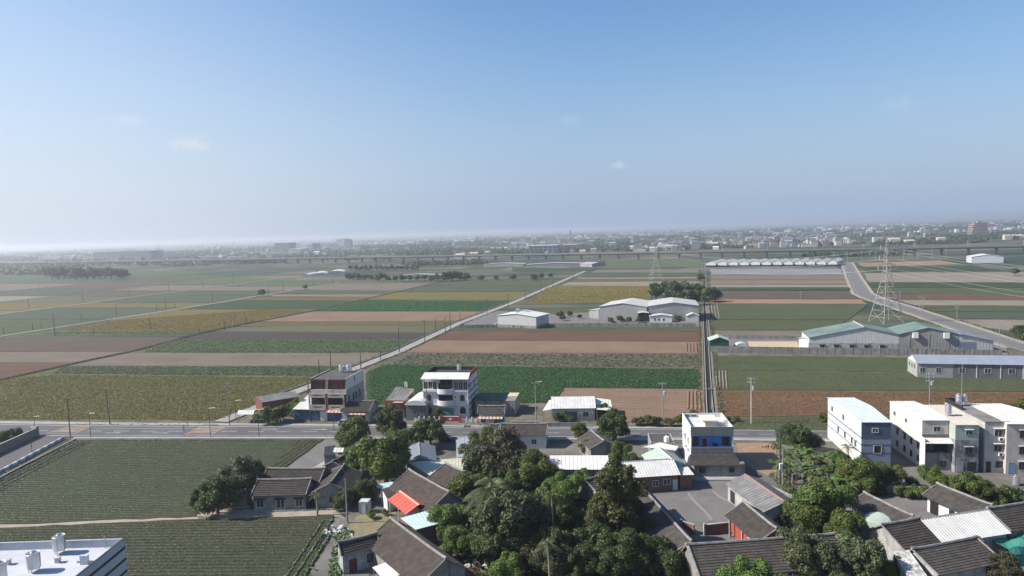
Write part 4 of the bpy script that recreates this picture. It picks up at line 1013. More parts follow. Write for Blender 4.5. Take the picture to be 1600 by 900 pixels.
def sheet_slope(A, B, C, D, rib=0.8, th=0.06, rh=0.05):
    A, B, C, D = map(Vector, (A, B, C, D)); mb = MB(); up = (B-A).cross(D-A).normalized()
    if up.z < 0: up = -up
    q = [D, C, B, A]
    mb.hexa([p for p in q], [p+up*th for p in q])
    n = max(2, round((B-A).length/rib)); e = (B-A).normalized()*0.045
    for i in range(n+1):
        s = i/n; a = A.lerp(B, s); d = D.lerp(C, s)
        if i == 0: a = a+e; d = d+e
        if i == n: a = a-e; d = d-e
        mb.hexa([d-e+up*(th+.001), d+e+up*(th+.001), a+e+up*(th+.001), a-e+up*(th+.001)], [d-e*.6+up*(th+rh), d+e*.6+up*(th+rh), a+e*.6+up*(th+rh), a-e*.6+up*(th+rh)])
    return mb
def slope(style, *a, **k): return tile_slope(*a) if style == 'tile' else sheet_slope(*a, **k)
def gable(name, label, r1, r2, zr, e, ze, wall, roof, style='tile', cat='house', dB=None, dF=None, over=0.45, ox=0.35, ops=(), ridge=RIDGE, open_=False, zb=None, rib=0.8, group=None, hump=True, world=False):
    a, b = (Vector(r1), Vector(r2)) if world else (Vector(W2(r1, zr)), Vector(W2(r2, zr)))
    d = (b-a).normalized(); n = Vector((-d.y, d.x))
    if e is not None:
        v = Vector(W2(e, ze))-a
        if v.dot(n) > 0: a, b = b, a; d = -d; n = -n; v = Vector(W2(e, ze))-a
        if dF is None: dF = abs(v.dot(n))
    elif (Vector((0, 0))-a).dot(n) > 0: a, b = b, a; d = -d; n = -n
    dF = max(dF, 1.2); dB = dB or dF; L = (b-a).length; c = (a+b)/2
    zb = ze if zb is None else zb
    o = root(name, label, cat, c.x, c.y, math.atan2(d.y, d.x), group=group)
    x0, x1 = -L/2, L/2
    sl = (zr-ze)/dF; slb = (zr-zb)/dB
    if open_:
        for x in (x0+0.3, 0, x1-0.3):
            for y in (-dF+0.3, dB-0.3):
                p = MB(); p.box(x-0.06, x+0.06, y-0.06, y+0.06, 0, ze+0.2); p.build('post', GALV, o)
    else:
        m = MB(); yf, yb = -dF+over, dB-over
        m.prismx([(yf, 0), (yb, 0), (yb, zb+slb*over-0.08), (0, zr-0.1), (yf, ze+sl*over-0.08)], (x0+ox, x1-ox)); m.build('wall', wall, o)
    slope(style, (x0, 0, zr), (x1, 0, zr), (x1, -dF, ze), (x0, -dF, ze), **({'rib': rib} if style != 'tile' else {})).build('roof_slope', roof, o)
    slope(style, (x1, 0, zr), (x0, 0, zr), (x0, dB, zb), (x1, dB, zb), **({'rib': rib} if style != 'tile' else {})).build('roof_slope', roof, o)
    if ridge:
        m = MB()
        if style == 'tile' and hump:
            ps = [(x0-0.1, 0, zr+0.32), (x0+0.8, 0, zr+0.2)] + [(x0+0.8+(L-1.6)*i/6, 0, zr+0.16+rk.uniform(-.02, .02)) for i in range(1, 6)] + [(x1-0.8, 0, zr+0.2), (x1+0.1, 0, zr+0.32)]
            m.tube(ps, 0.2, 6)
        else: m.prismx([(-0.25, zr-0.02), (0.25, zr-0.02), (0, zr+0.16)], (x0-0.03, x1+0.03))
        m.build('ridge_cap', ridge, o)
        if style == 'tile':
            for x in (x0+0.05, x1-0.05):
                m = MB(); m.tube([(x, -dF, ze+0.12), (x, 0, zr+0.14)], 0.11, 5); m.tube([(x, 0, zr+0.14), (x, dB, zb+0.12)], 0.11, 5); m.build('verge', ridge, o)
    yf = -dF+over
    for f, cx, z, w, h, kind, *mm in ops:
        x, y, rot = {'F': (cx, yf, 0), 'B': (cx, dB-over, math.pi), 'L': (x0+ox, cx, -math.pi/2), 'R': (x1-ox, cx, math.pi/2)}[f]
        opening(o, x, y, z, rot, w, h, kind, *mm)
    return o
def opening(o, x, y, z, rot, w, h, kind, m=None):
    if kind == 'win': window(o, x, y, z, rot, w, h, m or FRAMEW)
    elif kind == 'awin': window(o, x, y, z, rot, w, h, m or FRAMEW); canopy(o, x, y, z+h+0.25, rot, w+0.5, 0.5, BLACK if m is None else GALV, 0.15)
    elif kind == 'dwin': window(o, x, y, z, rot, w, h, FRAMED)
    elif kind == 'door': door(o, x, y, z, rot, w, h, m or DKRED)
    elif kind == 'shut': shutter(o, x, y, z, rot, w, h, m or SHOPBLUE)
    elif kind == 'ac': ac_unit(o, x, y, z, rot)
    elif kind == 'awn': canopy(o, x, y, z, rot, w, h, m or WHITE_SHEET)
def box_house(name, label, cat, p0, p1, D, zt, wall, roofm, par=0.9, z0=0, parm=None, base=True, W=None, ang=None, group=None, tp=0.18):
    """flat roofed block: p0,p1 = front bottom corners in the picture (base) or front top corners at zt"""
    a, b = Vector(W2(p0, 0 if base else zt)), Vector(W2(p1, 0 if base else zt)); d = b-a
    if W is None: W = d.length
    A = math.atan2(d.y, d.x) if ang is None else ang
    c = a + Vector((math.cos(A), math.sin(A)))*W/2
    o = root(name, label, cat, c.x, c.y, A, group=group)
    m = MB(); m.box(-W/2, W/2, 0, D, z0, zt-par); m.build('wall', wall, o)
    m = MB(); m.box(-W/2+tp+0.002, W/2-tp-0.002, tp+0.002, D-tp-0.002, zt-par+0.002, zt-par+0.05); m.build('roof', roofm, o)
    if par > 0:
        m = MB(); m.box(-W/2, W/2, 0, tp, zt-par, zt).box(-W/2, W/2, D-tp, D, zt-par, zt).box(-W/2, -W/2+tp, tp, D-tp, zt-par, zt).box(W/2-tp, W/2, tp, D-tp, zt-par, zt); m.build('parapet', parm or wall, o)
    return o, W
def tank(x, y, z, label, h=1.7, r=0.55, stand=0.5, group=None, m=STEEL, name='water_tank'):
    o = root(name, label, 'water tank', x, y, rk.uniform(0, 3), z, group=group)
    b = MB(); pr = [(r*0.9, stand)]
    for i in range(7):
        zz = stand + 0.05 + i*(h-0.15)/6; pr += [(r, zz), (r*0.965, zz+0.05)]
    pr += [(r*0.96, stand+h-0.08), (r*0.3, stand+h+0.12)]; b.lathe(pr, seg=18); b.build('body', m, o, True)
    b = MB(); b.lathe([(r*0.3, stand+h+0.1), (r*0.3, stand+h+0.2), (r*0.1, stand+h+0.24)], seg=12); b.build('lid', m, o)
    for k in range(4):
        a = math.pi/4 + k*math.pi/2; l = MB(); l.box(r*.8*math.cos(a)-.04, r*.8*math.cos(a)+.04, r*.8*math.sin(a)-.04, r*.8*math.sin(a)+.04, 0, stand+0.05); l.build('leg', GALV, o)
    return o
def at(o, x, y, z=0):
    c, s = math.cos(o.rotation_euler.z), math.sin(o.rotation_euler.z); return (o.location.x + c*x - s*y, o.location.y + s*x + c*y, z)
def part(o, name, m, *boxes):
    b = MB()
    for q in boxes: b.box(*q)
    return b.build(name, m, o)
def lean_roof(name, label, corners, z, m, posts=True, cat='roof', th=0.06, wall=None, rib=0.8):
    """open or walled shed under a single sheet: corners in the picture with heights"""
    P = [G(p, zz) for p, zz in zip(corners, z)]; c = sum(P, Vector())/4
    o = root(name, label, cat, c.x, c.y); q = [p - Vector((c.x, c.y, 0)) for p in P]
    sheet_slope(*q, rib=rib).build('roof_sheet', m, o)
    if wall:
        b = MB(); s = [Vector((p.x*0.95, p.y*0.95)) for p in q]; a = sum(s[i].x*s[(i+1) % 4].y - s[(i+1) % 4].x*s[i].y for i in range(4)); k = [0, 1, 2, 3] if a > 0 else [3, 2, 1, 0]
        b.hexa([(*s[i], 0) for i in k], [(*s[i], q[i].z-0.03) for i in k]); b.build('wall', wall, o)
    elif posts:
        for p in q:
            b = MB(); x, y = p.x*0.94, p.y*0.94; b.box(x-.06, x+.06, y-.06, y+.06, 0, p.z-0.12); b.build('post', GALV, o)
    return o

# ------------------------------------------------------------------ white roofed building at the lower left
zt = 12.0
a = Vector(W2((195,841), zt)); o = root('apartment_block', 'white flat roofed block with dark striped side and steel tanks on top', 'building', a.x-9, a.y, 0.0)
BW = mat('bluish white roof paint', (0.47,0.49,0.53), (0.4,0.42,0.46), sc=0.4, rough=0.7, stain=0.1)
LGW = mat('light grey tiled wall', (0.5,0.51,0.53), (0.44,0.45,0.47))
part(o, 'wall', LGW, (-9, 9, -26, 0, 0, zt-1.1)); part(o, 'roof', BW, (-8.8, 8.8, -25.8, -0.2, zt-1.1, zt-1.04))
part(o, 'parapet', BW, (-9, 9, -0.2, 0, zt-1.1, zt)); part(o, 'parapet', BW, (8.8, 9, -26, -0.202, zt-1.1, zt)); part(o, 'parapet', BW, (-9, -8.8, -26, -0.202, zt-1.1, zt))
part(o, 'coping', BLACK, (8.78, 9.04, -26, 0.04, zt+0.002, zt+0.05))
for z in (zt-1.0, zt-2.5, zt-4.1, zt-5.7, zt-7.3): part(o, 'stripe', BLACK, (9.003, 9.05, -26, -0.05, z-0.32, z))
for y in (-5.5, -9.5, -14): 
    for z in (8.0, 4.8): window(o, 9.0, y, z, math.pi/2, 1.3, 1.5, FRAMED)
part(o, 'roof_curb', BW, (5.5, 8.79, -4.4, -4.2, zt-1.038, zt-0.75)); part(o, 'stair_vent', BW, (6.2, 7.1, -4.9, -4.45, zt-1.038, zt+0.1)); part(o, 'roof_pipe', GALV, (6.6, 6.7, -.5, -.4, zt-1.038, zt+0.6))
for x, y, lab in ((1.5, -1.5, 'steel water tank beside the back parapet of the striped block'), (1.5, -6.2, 'steel water tank with a long shadow on the white roof'), (-0.8, -8.6, 'steel water tank farthest from the back parapet on the white roof')):
    tank(*at(o, x, y)[:2], zt-1.04, lab, h=1.9, r=0.75, stand=0.5)
for x, y, lab in ((-3.2, -4.1, 'short grey roof vent standing alone on the white roof'), (2.9, -4.0, 'squat pump box between the steel tanks')):
    v = root('roof_vent', lab, 'vent', *at(o, x, y)[:2], 0, zt-1.04); part(v, 'casing', GALV, (-.25, .25, -.25, .25, 0, .6)); part(v, 'cap', GALV, (-.32, .32, -.32, .32, .602, .68))
# ------------------------------------------------------------------ garden wall and striped rail at the left lane
a, b = Vector(W2((58,681))), Vector(W2((-80,745))); d = (b-a).normalized(); L = (b-a).length
o = root('garden_wall', 'brown grey rendered garden wall along the side lane', 'wall', a.x, a.y, math.atan2(d.y, d.x))
part(o, 'wall', mat('brown grey render', (0.2,0.185,0.17), (0.16,0.15,0.14), stain=0.3), (0, L, -0.15, 0.15, 0, 2.1)); part(o, 'coping', CONC, (-0.05, L, -0.22, 0.22, 2.102, 2.2))
part(o, 'pillar', CONC, (-0.5, 0.0, -0.3, 0.3, 0, 2.6))
a, b = Vector(W2((100,686))), Vector(W2((-70,777))); d = (b-a).normalized(); L = (b-a).length
o = root('roadside_barrier', 'low barrier of white and blue blocks along the side lane', 'barrier', a.x, a.y, math.atan2(d.y, d.x))
k = int(L/1.5)
bw, bb = MB().box(0, 1.46, -0.16, 0.16, 0, 0.75).mesh('block', WHITE), MB().box(0, 1.46, -0.15, 0.15, 0, 0.75).mesh('block', mat('faded blue paint', (0.3,0.34,0.4), (0.25,0.29,0.35)))
for i in range(k): q = obj('block', bw if i % 2 else bb, o); q.location = (i*1.5, 0, 0)
# ------------------------------------------------------------------ brown shop house
A1w = mat('beige tiled facade', (0.4,0.34,0.29), (0.34,0.29,0.25), stain=0.2)
SIDE = mat('mildewed grey tile', (0.38,0.38,0.38), (0.26,0.26,0.265), sc=0.4, stain=0.4)
a = Vector(W2((484,659))); b = Vector(W2((541,659))); W = (b-a).length; ang = R(-10); D = 14.0; zt = HT(a.x, a.y, 593)
c = a + Vector((math.cos(ang), math.sin(ang)))*W/2
o = root('shop_house', 'three storey beige shop house with maroon top floor and blue ground floor', 'house', c.x, c.y, ang); h = W/2
part(o, 'wall', SIDE, (-h, h, 1.5, D, 0, zt-3.2)); part(o, 'ground_floor', SHOPBLUE, (-h+.1, h-.1, 1.3, 1.497, 0, 3.2))
part(o, 'balcony_floor', A1w, (-h, h, 0, 1.497, 3.2, 3.45)); part(o, 'balcony_front', A1w, (-h, h, 0, 0.2, 3.452, 4.7)); part(o, 'fascia', A1w, (-h, h, 0, 0.2, 6.7, 7.9))
part(o, 'balcony_ceiling', A1w, (-h, h, 0.202, 1.497, 7.4, 7.6))
for x0_, x1_ in ((-h, -h+.45), (-.4, .4), (h-.45, h)): part(o, 'facade_pier', A1w, (x0_, x1_, 0, 0.2, 4.702, 6.698))
part(o, 'recess_shade', DARKROOM, (-h+.2, h-.2, 1.42, 1.496, 3.46, 7.39)); part(o, 'centre_strip', DKRED, (-.22, .22, -0.06, -0.003, 3.4, 7.9))  # dark back panel carries the shade of the balcony in its colour
for s in (-1, 1):
    part(o, 'slot', BLACK, (s*h/2-1.3, s*h/2+1.3, -0.03, -0.003, 4.05, 4.25)); part(o, 'slot', BLACK, (s*h/2-1.3, s*h/2+1.3, -0.03, -0.003, 7.3, 7.5))
    part(o, 'side_slot', BLACK, (s*(h-.3)-.06, s*(h-.3)+.06, -0.03, -0.003, 5.2, 6.4))
part(o, 'top_floor', DKRED, (-h+.15, h-.2, 2.2, D-.3, zt-3.198, zt-.5)); part(o, 'side_sheet', WHITE_SHEET, (h-.19, h-.02, 1.8, D, zt-3.5, zt)); part(o, 'side_sheet', DKRED, (-h, -h+.14, 1.8, D, zt-3.197, zt-.2))
part(o, 'roof', mat('dark felt roof', (0.085,0.083,0.085), (0.065,0.064,0.065), sc=.2), (-h+.14, h-.19, 1.75, D-.1, zt-.498, zt-.35)); part(o, 'eave_board', DKRED, (-h, h-.02, 1.55, 1.74, zt-.75, zt-.3)); part(o, 'coping', WHITE_SHEET, (-h, -h+.15, 1.8, D, zt-.195, zt-.05))
for x in (-2.2, -1.0, 1.7, 2.6, 3.5): part(o, 'timber_panel', mat('reddish timber', (0.17,0.06,0.045), (0.13,0.05,0.04)), (x-.42, x+.42, 2.12, 2.197, zt-3.1, zt-.9))
for x in (-1.9, -1.3): window(o, x, 2.12, zt-2.6, 0, 0.45, 0.9, FRAMED, 0)
for y in (3.2, 6.2, 8.2, 10.6): window(o, h, y, 4.6, math.pi/2, 0.95, 2.0, FRAMED); part(o, 'hood', GREYWALL, (h+.003, h+.4, y-.7, y+.7, 6.7, 6.8))
window(o, h-.02, 7.5, zt-1.9, math.pi/2, 0.5, 1.2, FRAMED, 0)
door(o, -1.6, 1.3, 0, 0, 2.0, 2.6, WHITE)
for x in (-4.0, 1.2, 3.6): shutter(o, x, 1.3, 0, 0, 1.9, 2.7, SHOPBLUE)
part(o, 'column', DKRED, (-h+.05, -h+.45, 0.1, 0.5, 0, 3.198)); part(o, 'column', DKRED, (h-.45, h-.05, 0.1, 0.5, 0, 3.198))
AWS = [mat('awning orange', (0.4,0.16,0.1), (0.34,0.14,0.09)), mat('awning cream', (0.5,0.45,0.39), (0.44,0.4,0.35))]
def striped(o, x, y, z, w, d, n):
    for i in range(n):
        b = MB(); s0, s1 = x-w/2+w*i/n, x-w/2+w*(i+1)/n
        b.hexa([(s0, y-d, z-.45), (s1, y-d, z-.45), (s1, y, z-.05), (s0, y, z-.05)], [(s0, y-d, z-.4), (s1, y-d, z-.4), (s1, y, z), (s0, y, z)]); b.build('awning_stripe', AWS[i % 2], o)
striped(o, 2.6, -0.003, 3.3, 5.0, 0.9, 10)
x, y, _ = at(o, -0.2, 11.2); tank(x, y, zt-.35, 'squat steel tank on the shop house roof beside its twin', 1.7, .75, .5, group=None); x, y, _ = at(o, 1.8, 11.6); tank(x, y, zt-.35, 'wide steel tank on the shop house roof beside the white side sheet', 1.6, .85, .5)
x, y, _ = at(o, -0.4, 0.9); l = root('ladder', 'pale ladder leaning on the maroon top floor', 'ladder', x, y, ang, 7.62)
for s in (-.25, .25): b = MB(); b.tube([(s, 0, 0), (s+.25, .75, 4.2)], .04, 5); b.build('rail', GALV, l)
for i in range(12): b = MB(); t = (i+.5)/12; b.tube([(-.25+.25*t, .75*t, 4.2*t), (.25+.25*t, .75*t, 4.2*t)], .025, 4); b.build('rung', GALV, l)
SH_ = o
# lean-to and red shed left of it
x, y, _ = at(SH_, -h-2.7, 1.5); o = root('shop_lean_to', 'white roofed lean-to with blue front beside the shop house', 'shed', x, y, ang)
part(o, 'wall', SHOPBLUE, (-2.6, 2.6, 0, 9, 0, 2.9)); sheet_slope((-2.7, 9.4, 4.9), (2.65, 9.4, 4.9), (2.65, -.6, 3.1), (-2.7, -.6, 3.1)).build('roof_sheet', WHITE_SHEET, o)
part(o, 'side_wall', GREYWALL, (-2.6, 2.6, 8.8, 9.2, 2.9, 4.75)); shutter(o, 0, 0, 0, 0, 4.4, 2.6, SHOPBLUE)
gable('red_shed', 'low red brown shed under a flat grey metal roof', (404,621), (462,612), 4.4, (398,631), 3.5, mat('red brown cladding', (0.17,0.055,0.042), (0.13,0.045,0.036)), STEELROOF, 'metal', 'shed', dB=5, ox=.15, over=.2)
lean_roof('porch_roof', 'small white porch roof at the end of the red shed', [(372,641),(398,641),(396,648),(371,648)], (2.8,2.8,2.5,2.5), WHITE_SHEET)
# dark roofed cottage right of the shop house
x, y, _ = at(SH_, h+4.2, 3.0); o = gable('cottage', 'grey cottage with dark roof and striped awning beside the shop house', (x-5, y+.5), (x+3.2, y-.9), 5.2, None, 3.3, GREYWALL, TILE, 'tile', dF=4, dB=4, world=True, ops=[('R', -.6, 1.2, .9, 1.0, 'dwin'), ('R', 1.6, 1.2, .9, 1.0, 'dwin'), ('F', 2.2, 0, 1.2, 2.2, 'door'), ('F', -1.2, 0, 2.4, 2.4, 'shut')])
striped(o, 0.8, -3.56, 3.1, 4.8, 0.9, 9)
# red shed, white arch shed
a = Vector(W2((602,655))); o = root('red_workshop', 'small workshop with red front fascia and lean roof', 'shed', a.x+2.6, a.y+1, R(-10))
part(o, 'wall', DKSHEET, (-2.7, 2.7, 0, 9, 0, 3.0)); part(o, 'fascia', mat('brick red sheet', (0.3,0.055,0.04), (0.25,0.05,0.04)), (-2.75, 2.75, -.15, 0.1, 3.002, 4.9)); part(o, 'sign_board', CREAM, (-.6, 1.2, -.2, -.152, 4.2, 4.5))
sheet_slope((-2.7, 9.2, 6.6), (2.7, 9.2, 5.6), (2.7, 0.12, 4.7), (-2.7, .12, 4.7)).build('roof_sheet', OLDCONC, o); part(o, 'back_wall', CREAM, (-2.6, 2.6, 8.7, 9.0, 3.0, 6.0)); part(o, 'awning', MINTROOF, (0, 2.6, -1.2, -.21, 4.55, 4.62)); shutter(o, 0, 0, 0, 0, 3.6, 2.6, DKSHEET)
a = G((632,612), 5.5); tank(a.x, a.y+3, 5.5, 'slim steel water tank on the red workshop roof', 1.5, .5, .6)
a = Vector(W2((634,657))); o = root('arched_shed', 'grey shed under a white barrel roof beside the tall white house', 'shed', a.x+2.9, a.y, R(-10)); w = 2.9
part(o, 'wall', mat('dull blue grey wall', (0.13,0.14,0.155), (0.1,0.11,0.12), stain=.3), (-w, w, 0, 10, 0, 4.2)); b = MB()
pts = [(w*1.05*math.cos(math.pi*(1-i/10)), 4.2+1.3*math.sin(math.pi*i/10)) for i in range(11)]; b.prism(pts[::-1], (-.5, 10.2)); b.build('barrel_roof', WHITE_SHEET, o); window(o, -.4, 0, 1.4, 0, 1.3, 1.3, FRAMEA); shutter(o, 1.7, 0, 0, 0, 1.6, 2.4, DKSHEET)
# ------------------------------------------------------------------ tall white house
WH = mat('white tiled house wall', (0.62,0.61,0.61), (0.55,0.54,0.54), stain=.18)
a = Vector(W2((661,653))); b = Vector(W2((732,654))); W = (b-a).length; ang = R(-9.5); h = W/2; D = 12.5; zt = HT(a.x, a.y, 591)
c = a + Vector((math.cos(ang), math.sin(ang)))*h
o = root('white_house', 'tall white three storey house with curved balconies and arched windows', 'house', c.x, c.y, ang)
part(o, 'wall', WH, (-h, h, 1.0, D, 0, zt-3.4)); part(o, 'storey_slab', WH, (-h, h, 0.6, 1.0, 3.3, 3.65), (-h, h, .6, 1.0, zt-3.9, zt-3.4))
part(o, 'top_wall', WH, (-h, h, 3.0, D, zt-3.398, zt-.3))
part(o, 'corner_pier', WH, (-h, -h+.3, .6, .998, 3.652, zt-3.902)); part(o, 'corner_pier', WH, (h-.3, h, .6, .998, 3.652, zt-3.902))
for x in (-h+.1, -h/3, h/3, h-.1): part(o, 'post', WH, (x-.1, x+.1, 1.1, 1.3, zt-3.398, zt-.35))
b = MB(); b.hexa([(-h-.3, 0, zt-.35), (h+.3, 0, zt-.35), (h+.1, 3.6, zt+.75), (-h-.1, 3.6, zt+.75)], [(-h-.3, 0, zt-.22), (h+.3, 0, zt-.22), (h+.1, 3.6, zt+.88), (-h-.1, 3.6, zt+.88)]); b.build('front_eave_roof', WHITE_SHEET, o)
part(o, 'roof', mat('black roof felt', (0.05,0.05,0.052), (0.04,0.04,0.042)), (-h+.2, h-.2, 3.0, D-.2, zt-.298, zt-.2)); part(o, 'parapet', BLACK, (-h, h, D-.2, D, zt-.298, zt+.7)); part(o, 'parapet', BLACK, (-h, -h+.2, 3.6, D-.202, zt-.298, zt+.75)); part(o, 'red_coping', REDPAINT, (h-.2, h+.02, 3.62, D-.202, zt-.298, zt+.85))
for z0_, z1_ in ((zt-4.1, zt-2.9), (3.6, 4.9)):           # curved balconies
    for nm, ra, rb_, za, zb_, m_ in (('balcony_floor', 0, 2.35, z0_-.2, z0_-.002, WH), ('balcony_front', 2.15, 2.35, z0_, z1_-.1, WH)):
        b = MB(); N = 12
        for i in range(N):
            t0, t1 = math.pi*(1+i/N), math.pi*(1+(i+1)/N); f = lambda r_, t: (r_*math.cos(t), 1.0+r_*.62*math.sin(t))
            q = [f(ra, t0), f(rb_, t0), f(rb_, t1), f(ra, t1)] if ra else [(0, 1.0), f(rb_, t0), f(rb_, t1), (0.01, 1.0)]
            b.hexa([(*p, za) for p in q], [(*p, zb_) for p in q])
        b.build(nm, m_, o)
    part(o, 'balcony_shade', DARKROOM, (-2.0, 2.0, .96, .997, z1_-.6, z1_+1.3))  # flat dark panel painted as the shade behind the balcony
    for i in range(7): x = -1.9+i*3.8/6; part(o, 'rail_bar', BLACK, (x-.03, x+.03, .9, .955, z1_-.1, z1_+1.3))
def arch(o, x, y, z, w, hh, rot=0):
    pts = [(-w/2, 0), (w/2, 0)] + [(w/2*math.cos(t*math.pi/8), hh-w/2+w/2*math.sin(t*math.pi/8)) for t in range(9)]
    b = MB(); b.prism([(p[0]*1.12, p[1]*1.04) for p in pts], (-.05, -.003)); q = b.build('arched_window', WHITE, o); q.location = (x, y, z); q.rotation_euler = (0, 0, rot)
    b = MB(); b.prism([(p[0], p[1]+.04) for p in pts], (-.07, -.051)); b.build('pane', GLASS, q); b = MB(); b.box(-.03, .03, -.09, -.071, .1, hh-.1); b.build('mullion', FRAMED, q)
for x in (-h+1.6, h-1.7): arch(o, x, 1.0, 1.0, 1.5, 1.9); arch(o, x, 1.0, 4.5, 1.3, 1.8)
door(o, 0, 1.0, 0, 0, 4.2, 2.5, GREENPAINT); ac_unit(o, 2.9, 1.0, 5.4, 0)
for s in (-1, 1):
    for i in range(3): window(o, s*(h*.67)+(i-1)*1.25, 1.25, zt-3.3, 0, 1.2, 2.1, WHITE, 1)
window(o, 0, 2.99, zt-3.3, 0, 4.0, 2.3, FRAMED, 3)
for z in (1.8, 3.4, 5.0, 6.6, 8.4): part(o, 'side_stripe', mat('dark grey tile band', (0.09,0.09,0.1), (0.075,0.075,0.085)), (h+.003, h+.04, 1.0, D, z, z+.45))
for y, z in ((3.5, 7.2), (4.5, 4.0), (8, 4.0), (8.5, 7.2)): window(o, h+.04, y, z, math.pi/2, .7, 1.1, FRAMEA)
x, y, _ = at(o, 2.0, 9); tank(x, y, zt-.2, 'steel water tank on the black roof of the tall white house', 1.5, .6, .6); WHS = o
x, y, _ = at(o, 0, -4.2); g = root('garden_gate', 'red gate with white emblem between red posts', 'gate', x+2.4, y, ang)
part(g, 'gate_post', REDPAINT, (-2.9, -2.4, -.25, .25, 0, 2.0)); part(g, 'gate_post', REDPAINT, (2.4, 2.9, -.25, .25, 0, 2.0)); part(g, 'gate_leaf', REDPAINT, (-2.35, 2.35, -.06, .06, .25, 1.5)); part(g, 'top_rail', WHITE, (-2.38, 2.38, -.09, .09, 1.52, 1.66)); part(g, 'bottom_rail', CREAM, (-2.38, 2.38, -.09, .09, .02, .24))
b = MB(); b.prism([(-.55, .9), (0, .6), (.55, .9), (0, 1.2)], (-.1, -.062)); b.build('emblem', WHITE, g)
for s, lab, L in ((-1, 'longer white scalloped garden wall reaching the arched shed', 7.0), (1, 'shorter white scalloped garden wall reaching the corner shop', 4.2)):
    f = root('garden_wall', lab, 'wall', *at(g, s*3.0, 0)[:2], ang); b = MB(); n = int(L/1.4)
    for i in range(n):
        x0_ = s*i*1.4; part(f, 'wall_post', WHITE, (x0_-.14, x0_+.14, -.14, .14, 0, 1.5))
        pts = [(x0_, 0), (x0_+s*1.4, 0)] + [(x0_+s*1.4*(1-j/6), .75+.5*abs(j/3-1)) for j in range(7)]; m = MB(); m.prism(pts if s > 0 else pts[::-1], (-.07, .07)); m.build('wall_panel', WH, f)
topi = G((681,660)); o = root('topiary_bush', 'clipped dark conical bush before the white house', 'bush', topi.x, topi.y+2); o.scale = (.75, .75, 1.5); obj('crown', PROTO['bush'][0][0][0], o); obj('trunk', PROTO['bush'][0][0][1], o)
# shop with green shutter, and the long shed behind
x, y, _ = at(WHS, h+4.7, 1.5); o = gable('corner_shop', 'small shop with grey slate roof and green shutter by the white house', (747,635), (790,635), 4.9, (746,647), 3.3, DIRTYWHITE, TILEG, 'tile', ops=[('F', -2.2, 1.0, 1.2, 1.2, 'dwin'), ('F', 1.9, 0, 2.6, 2.5, 'shut', DKGREEN), ('F', -.2, 0, .9, 2.2, 'door', GREYWALL)])
striped(o, 0, -3.3, 3.1, 6.4, 0.7, 14)
x, y, _ = at(WHS, h+6, 9); o = root('long_shed', 'long dark shed with green roof and cream end beside the lush field', 'shed', x, y, ang); part(o, 'wall', OLDCONC, (-5, 6, -5, 3, 0, 4.0)); part(o, 'roof', mat('dull green roof', (0.06,0.085,0.07), (0.05,0.07,0.06)), (-5.2, 3.4, -5.2, 3.2, 4.002, 4.2)); part(o, 'cream_roof', mat('cream yellow sheet', (0.5,0.46,0.3), (0.44,0.41,0.28)), (3.402, 6.2, -1, 3.2, 4.002, 4.25)); part(o, 'side_wall', mat('cream green wall', (0.33,0.36,0.28), (0.27,0.3,0.23), stain=.4), (6.003, 6.1, -5, 3, 0, 4.0))
# ------------------------------------------------------------------ white bungalow
o = gable('bungalow', 'low white roofed bungalow behind a dark hedge', (861,620), (929,619), 4.9, (862,639), 3.3, CREAM, WHITE_SHEET, 'metal', dB=4.0, ridge=RIDGE, ops=[('F', -4.2, 1.0, 1.3, 1.2, 'win'), ('F', -.3, 0, 2.4, 2.4, 'shut', DKSHEET), ('F', 3.2, 1.0, 1.5, 1.3, 'win'), ('F', 1.9, 1.6, 0, 0, 'ac'), ('F', 4.6, 1.6, 0, 0, 'ac'), ('F', -1.9, .2, .6, 2.2, 'door', DKRED)])
lean_roof('side_porch', 'white side porch roof at the yard end of the bungalow', [(862,625),(862,640),(848,642),(858,626)], (3.6,3.2,2.7,2.9), WHITE_SHEET); lean_roof('side_porch', 'pale mint side roof at the tree end of the bungalow', [(931,622),(954,625),(957,642),(932,640)], (3.6,3.2,2.8,3.1), mat('pale mint sheet', (0.6,0.63,0.55), (0.54,0.57,0.5)))
a, b = Vector(W2((855,668))), Vector(W2((952,668))); L = (b-a).length; o = root('hedge_wall', 'dark mossy front wall of the bungalow', 'wall', a.x, a.y, math.atan2(b.y-a.y, b.x-a.x)); part(o, 'wall', OLDCONC, (0, L*.62, -.12, .12, 0, 1.3)); part(o, 'pier', CONC, (L*.62+.01, L*.62+.35, -.2, .2, 0, 1.6)); part(o, 'wall_end', OLDCONC, (L*.86, L, -.12, .12, 0, 1.3))
a = Vector(W2((800,667))); o = root('low_wall', 'dark low yard wall beside the utility pole', 'wall', a.x, a.y, R(-7)); part(o, 'wall', OLDCONC, (0, 7, -.12, .12, 0, 1.4)); part(o, 'coping', CONC, (-.05, 7.05, -.16, .16, 1.402, 1.5))
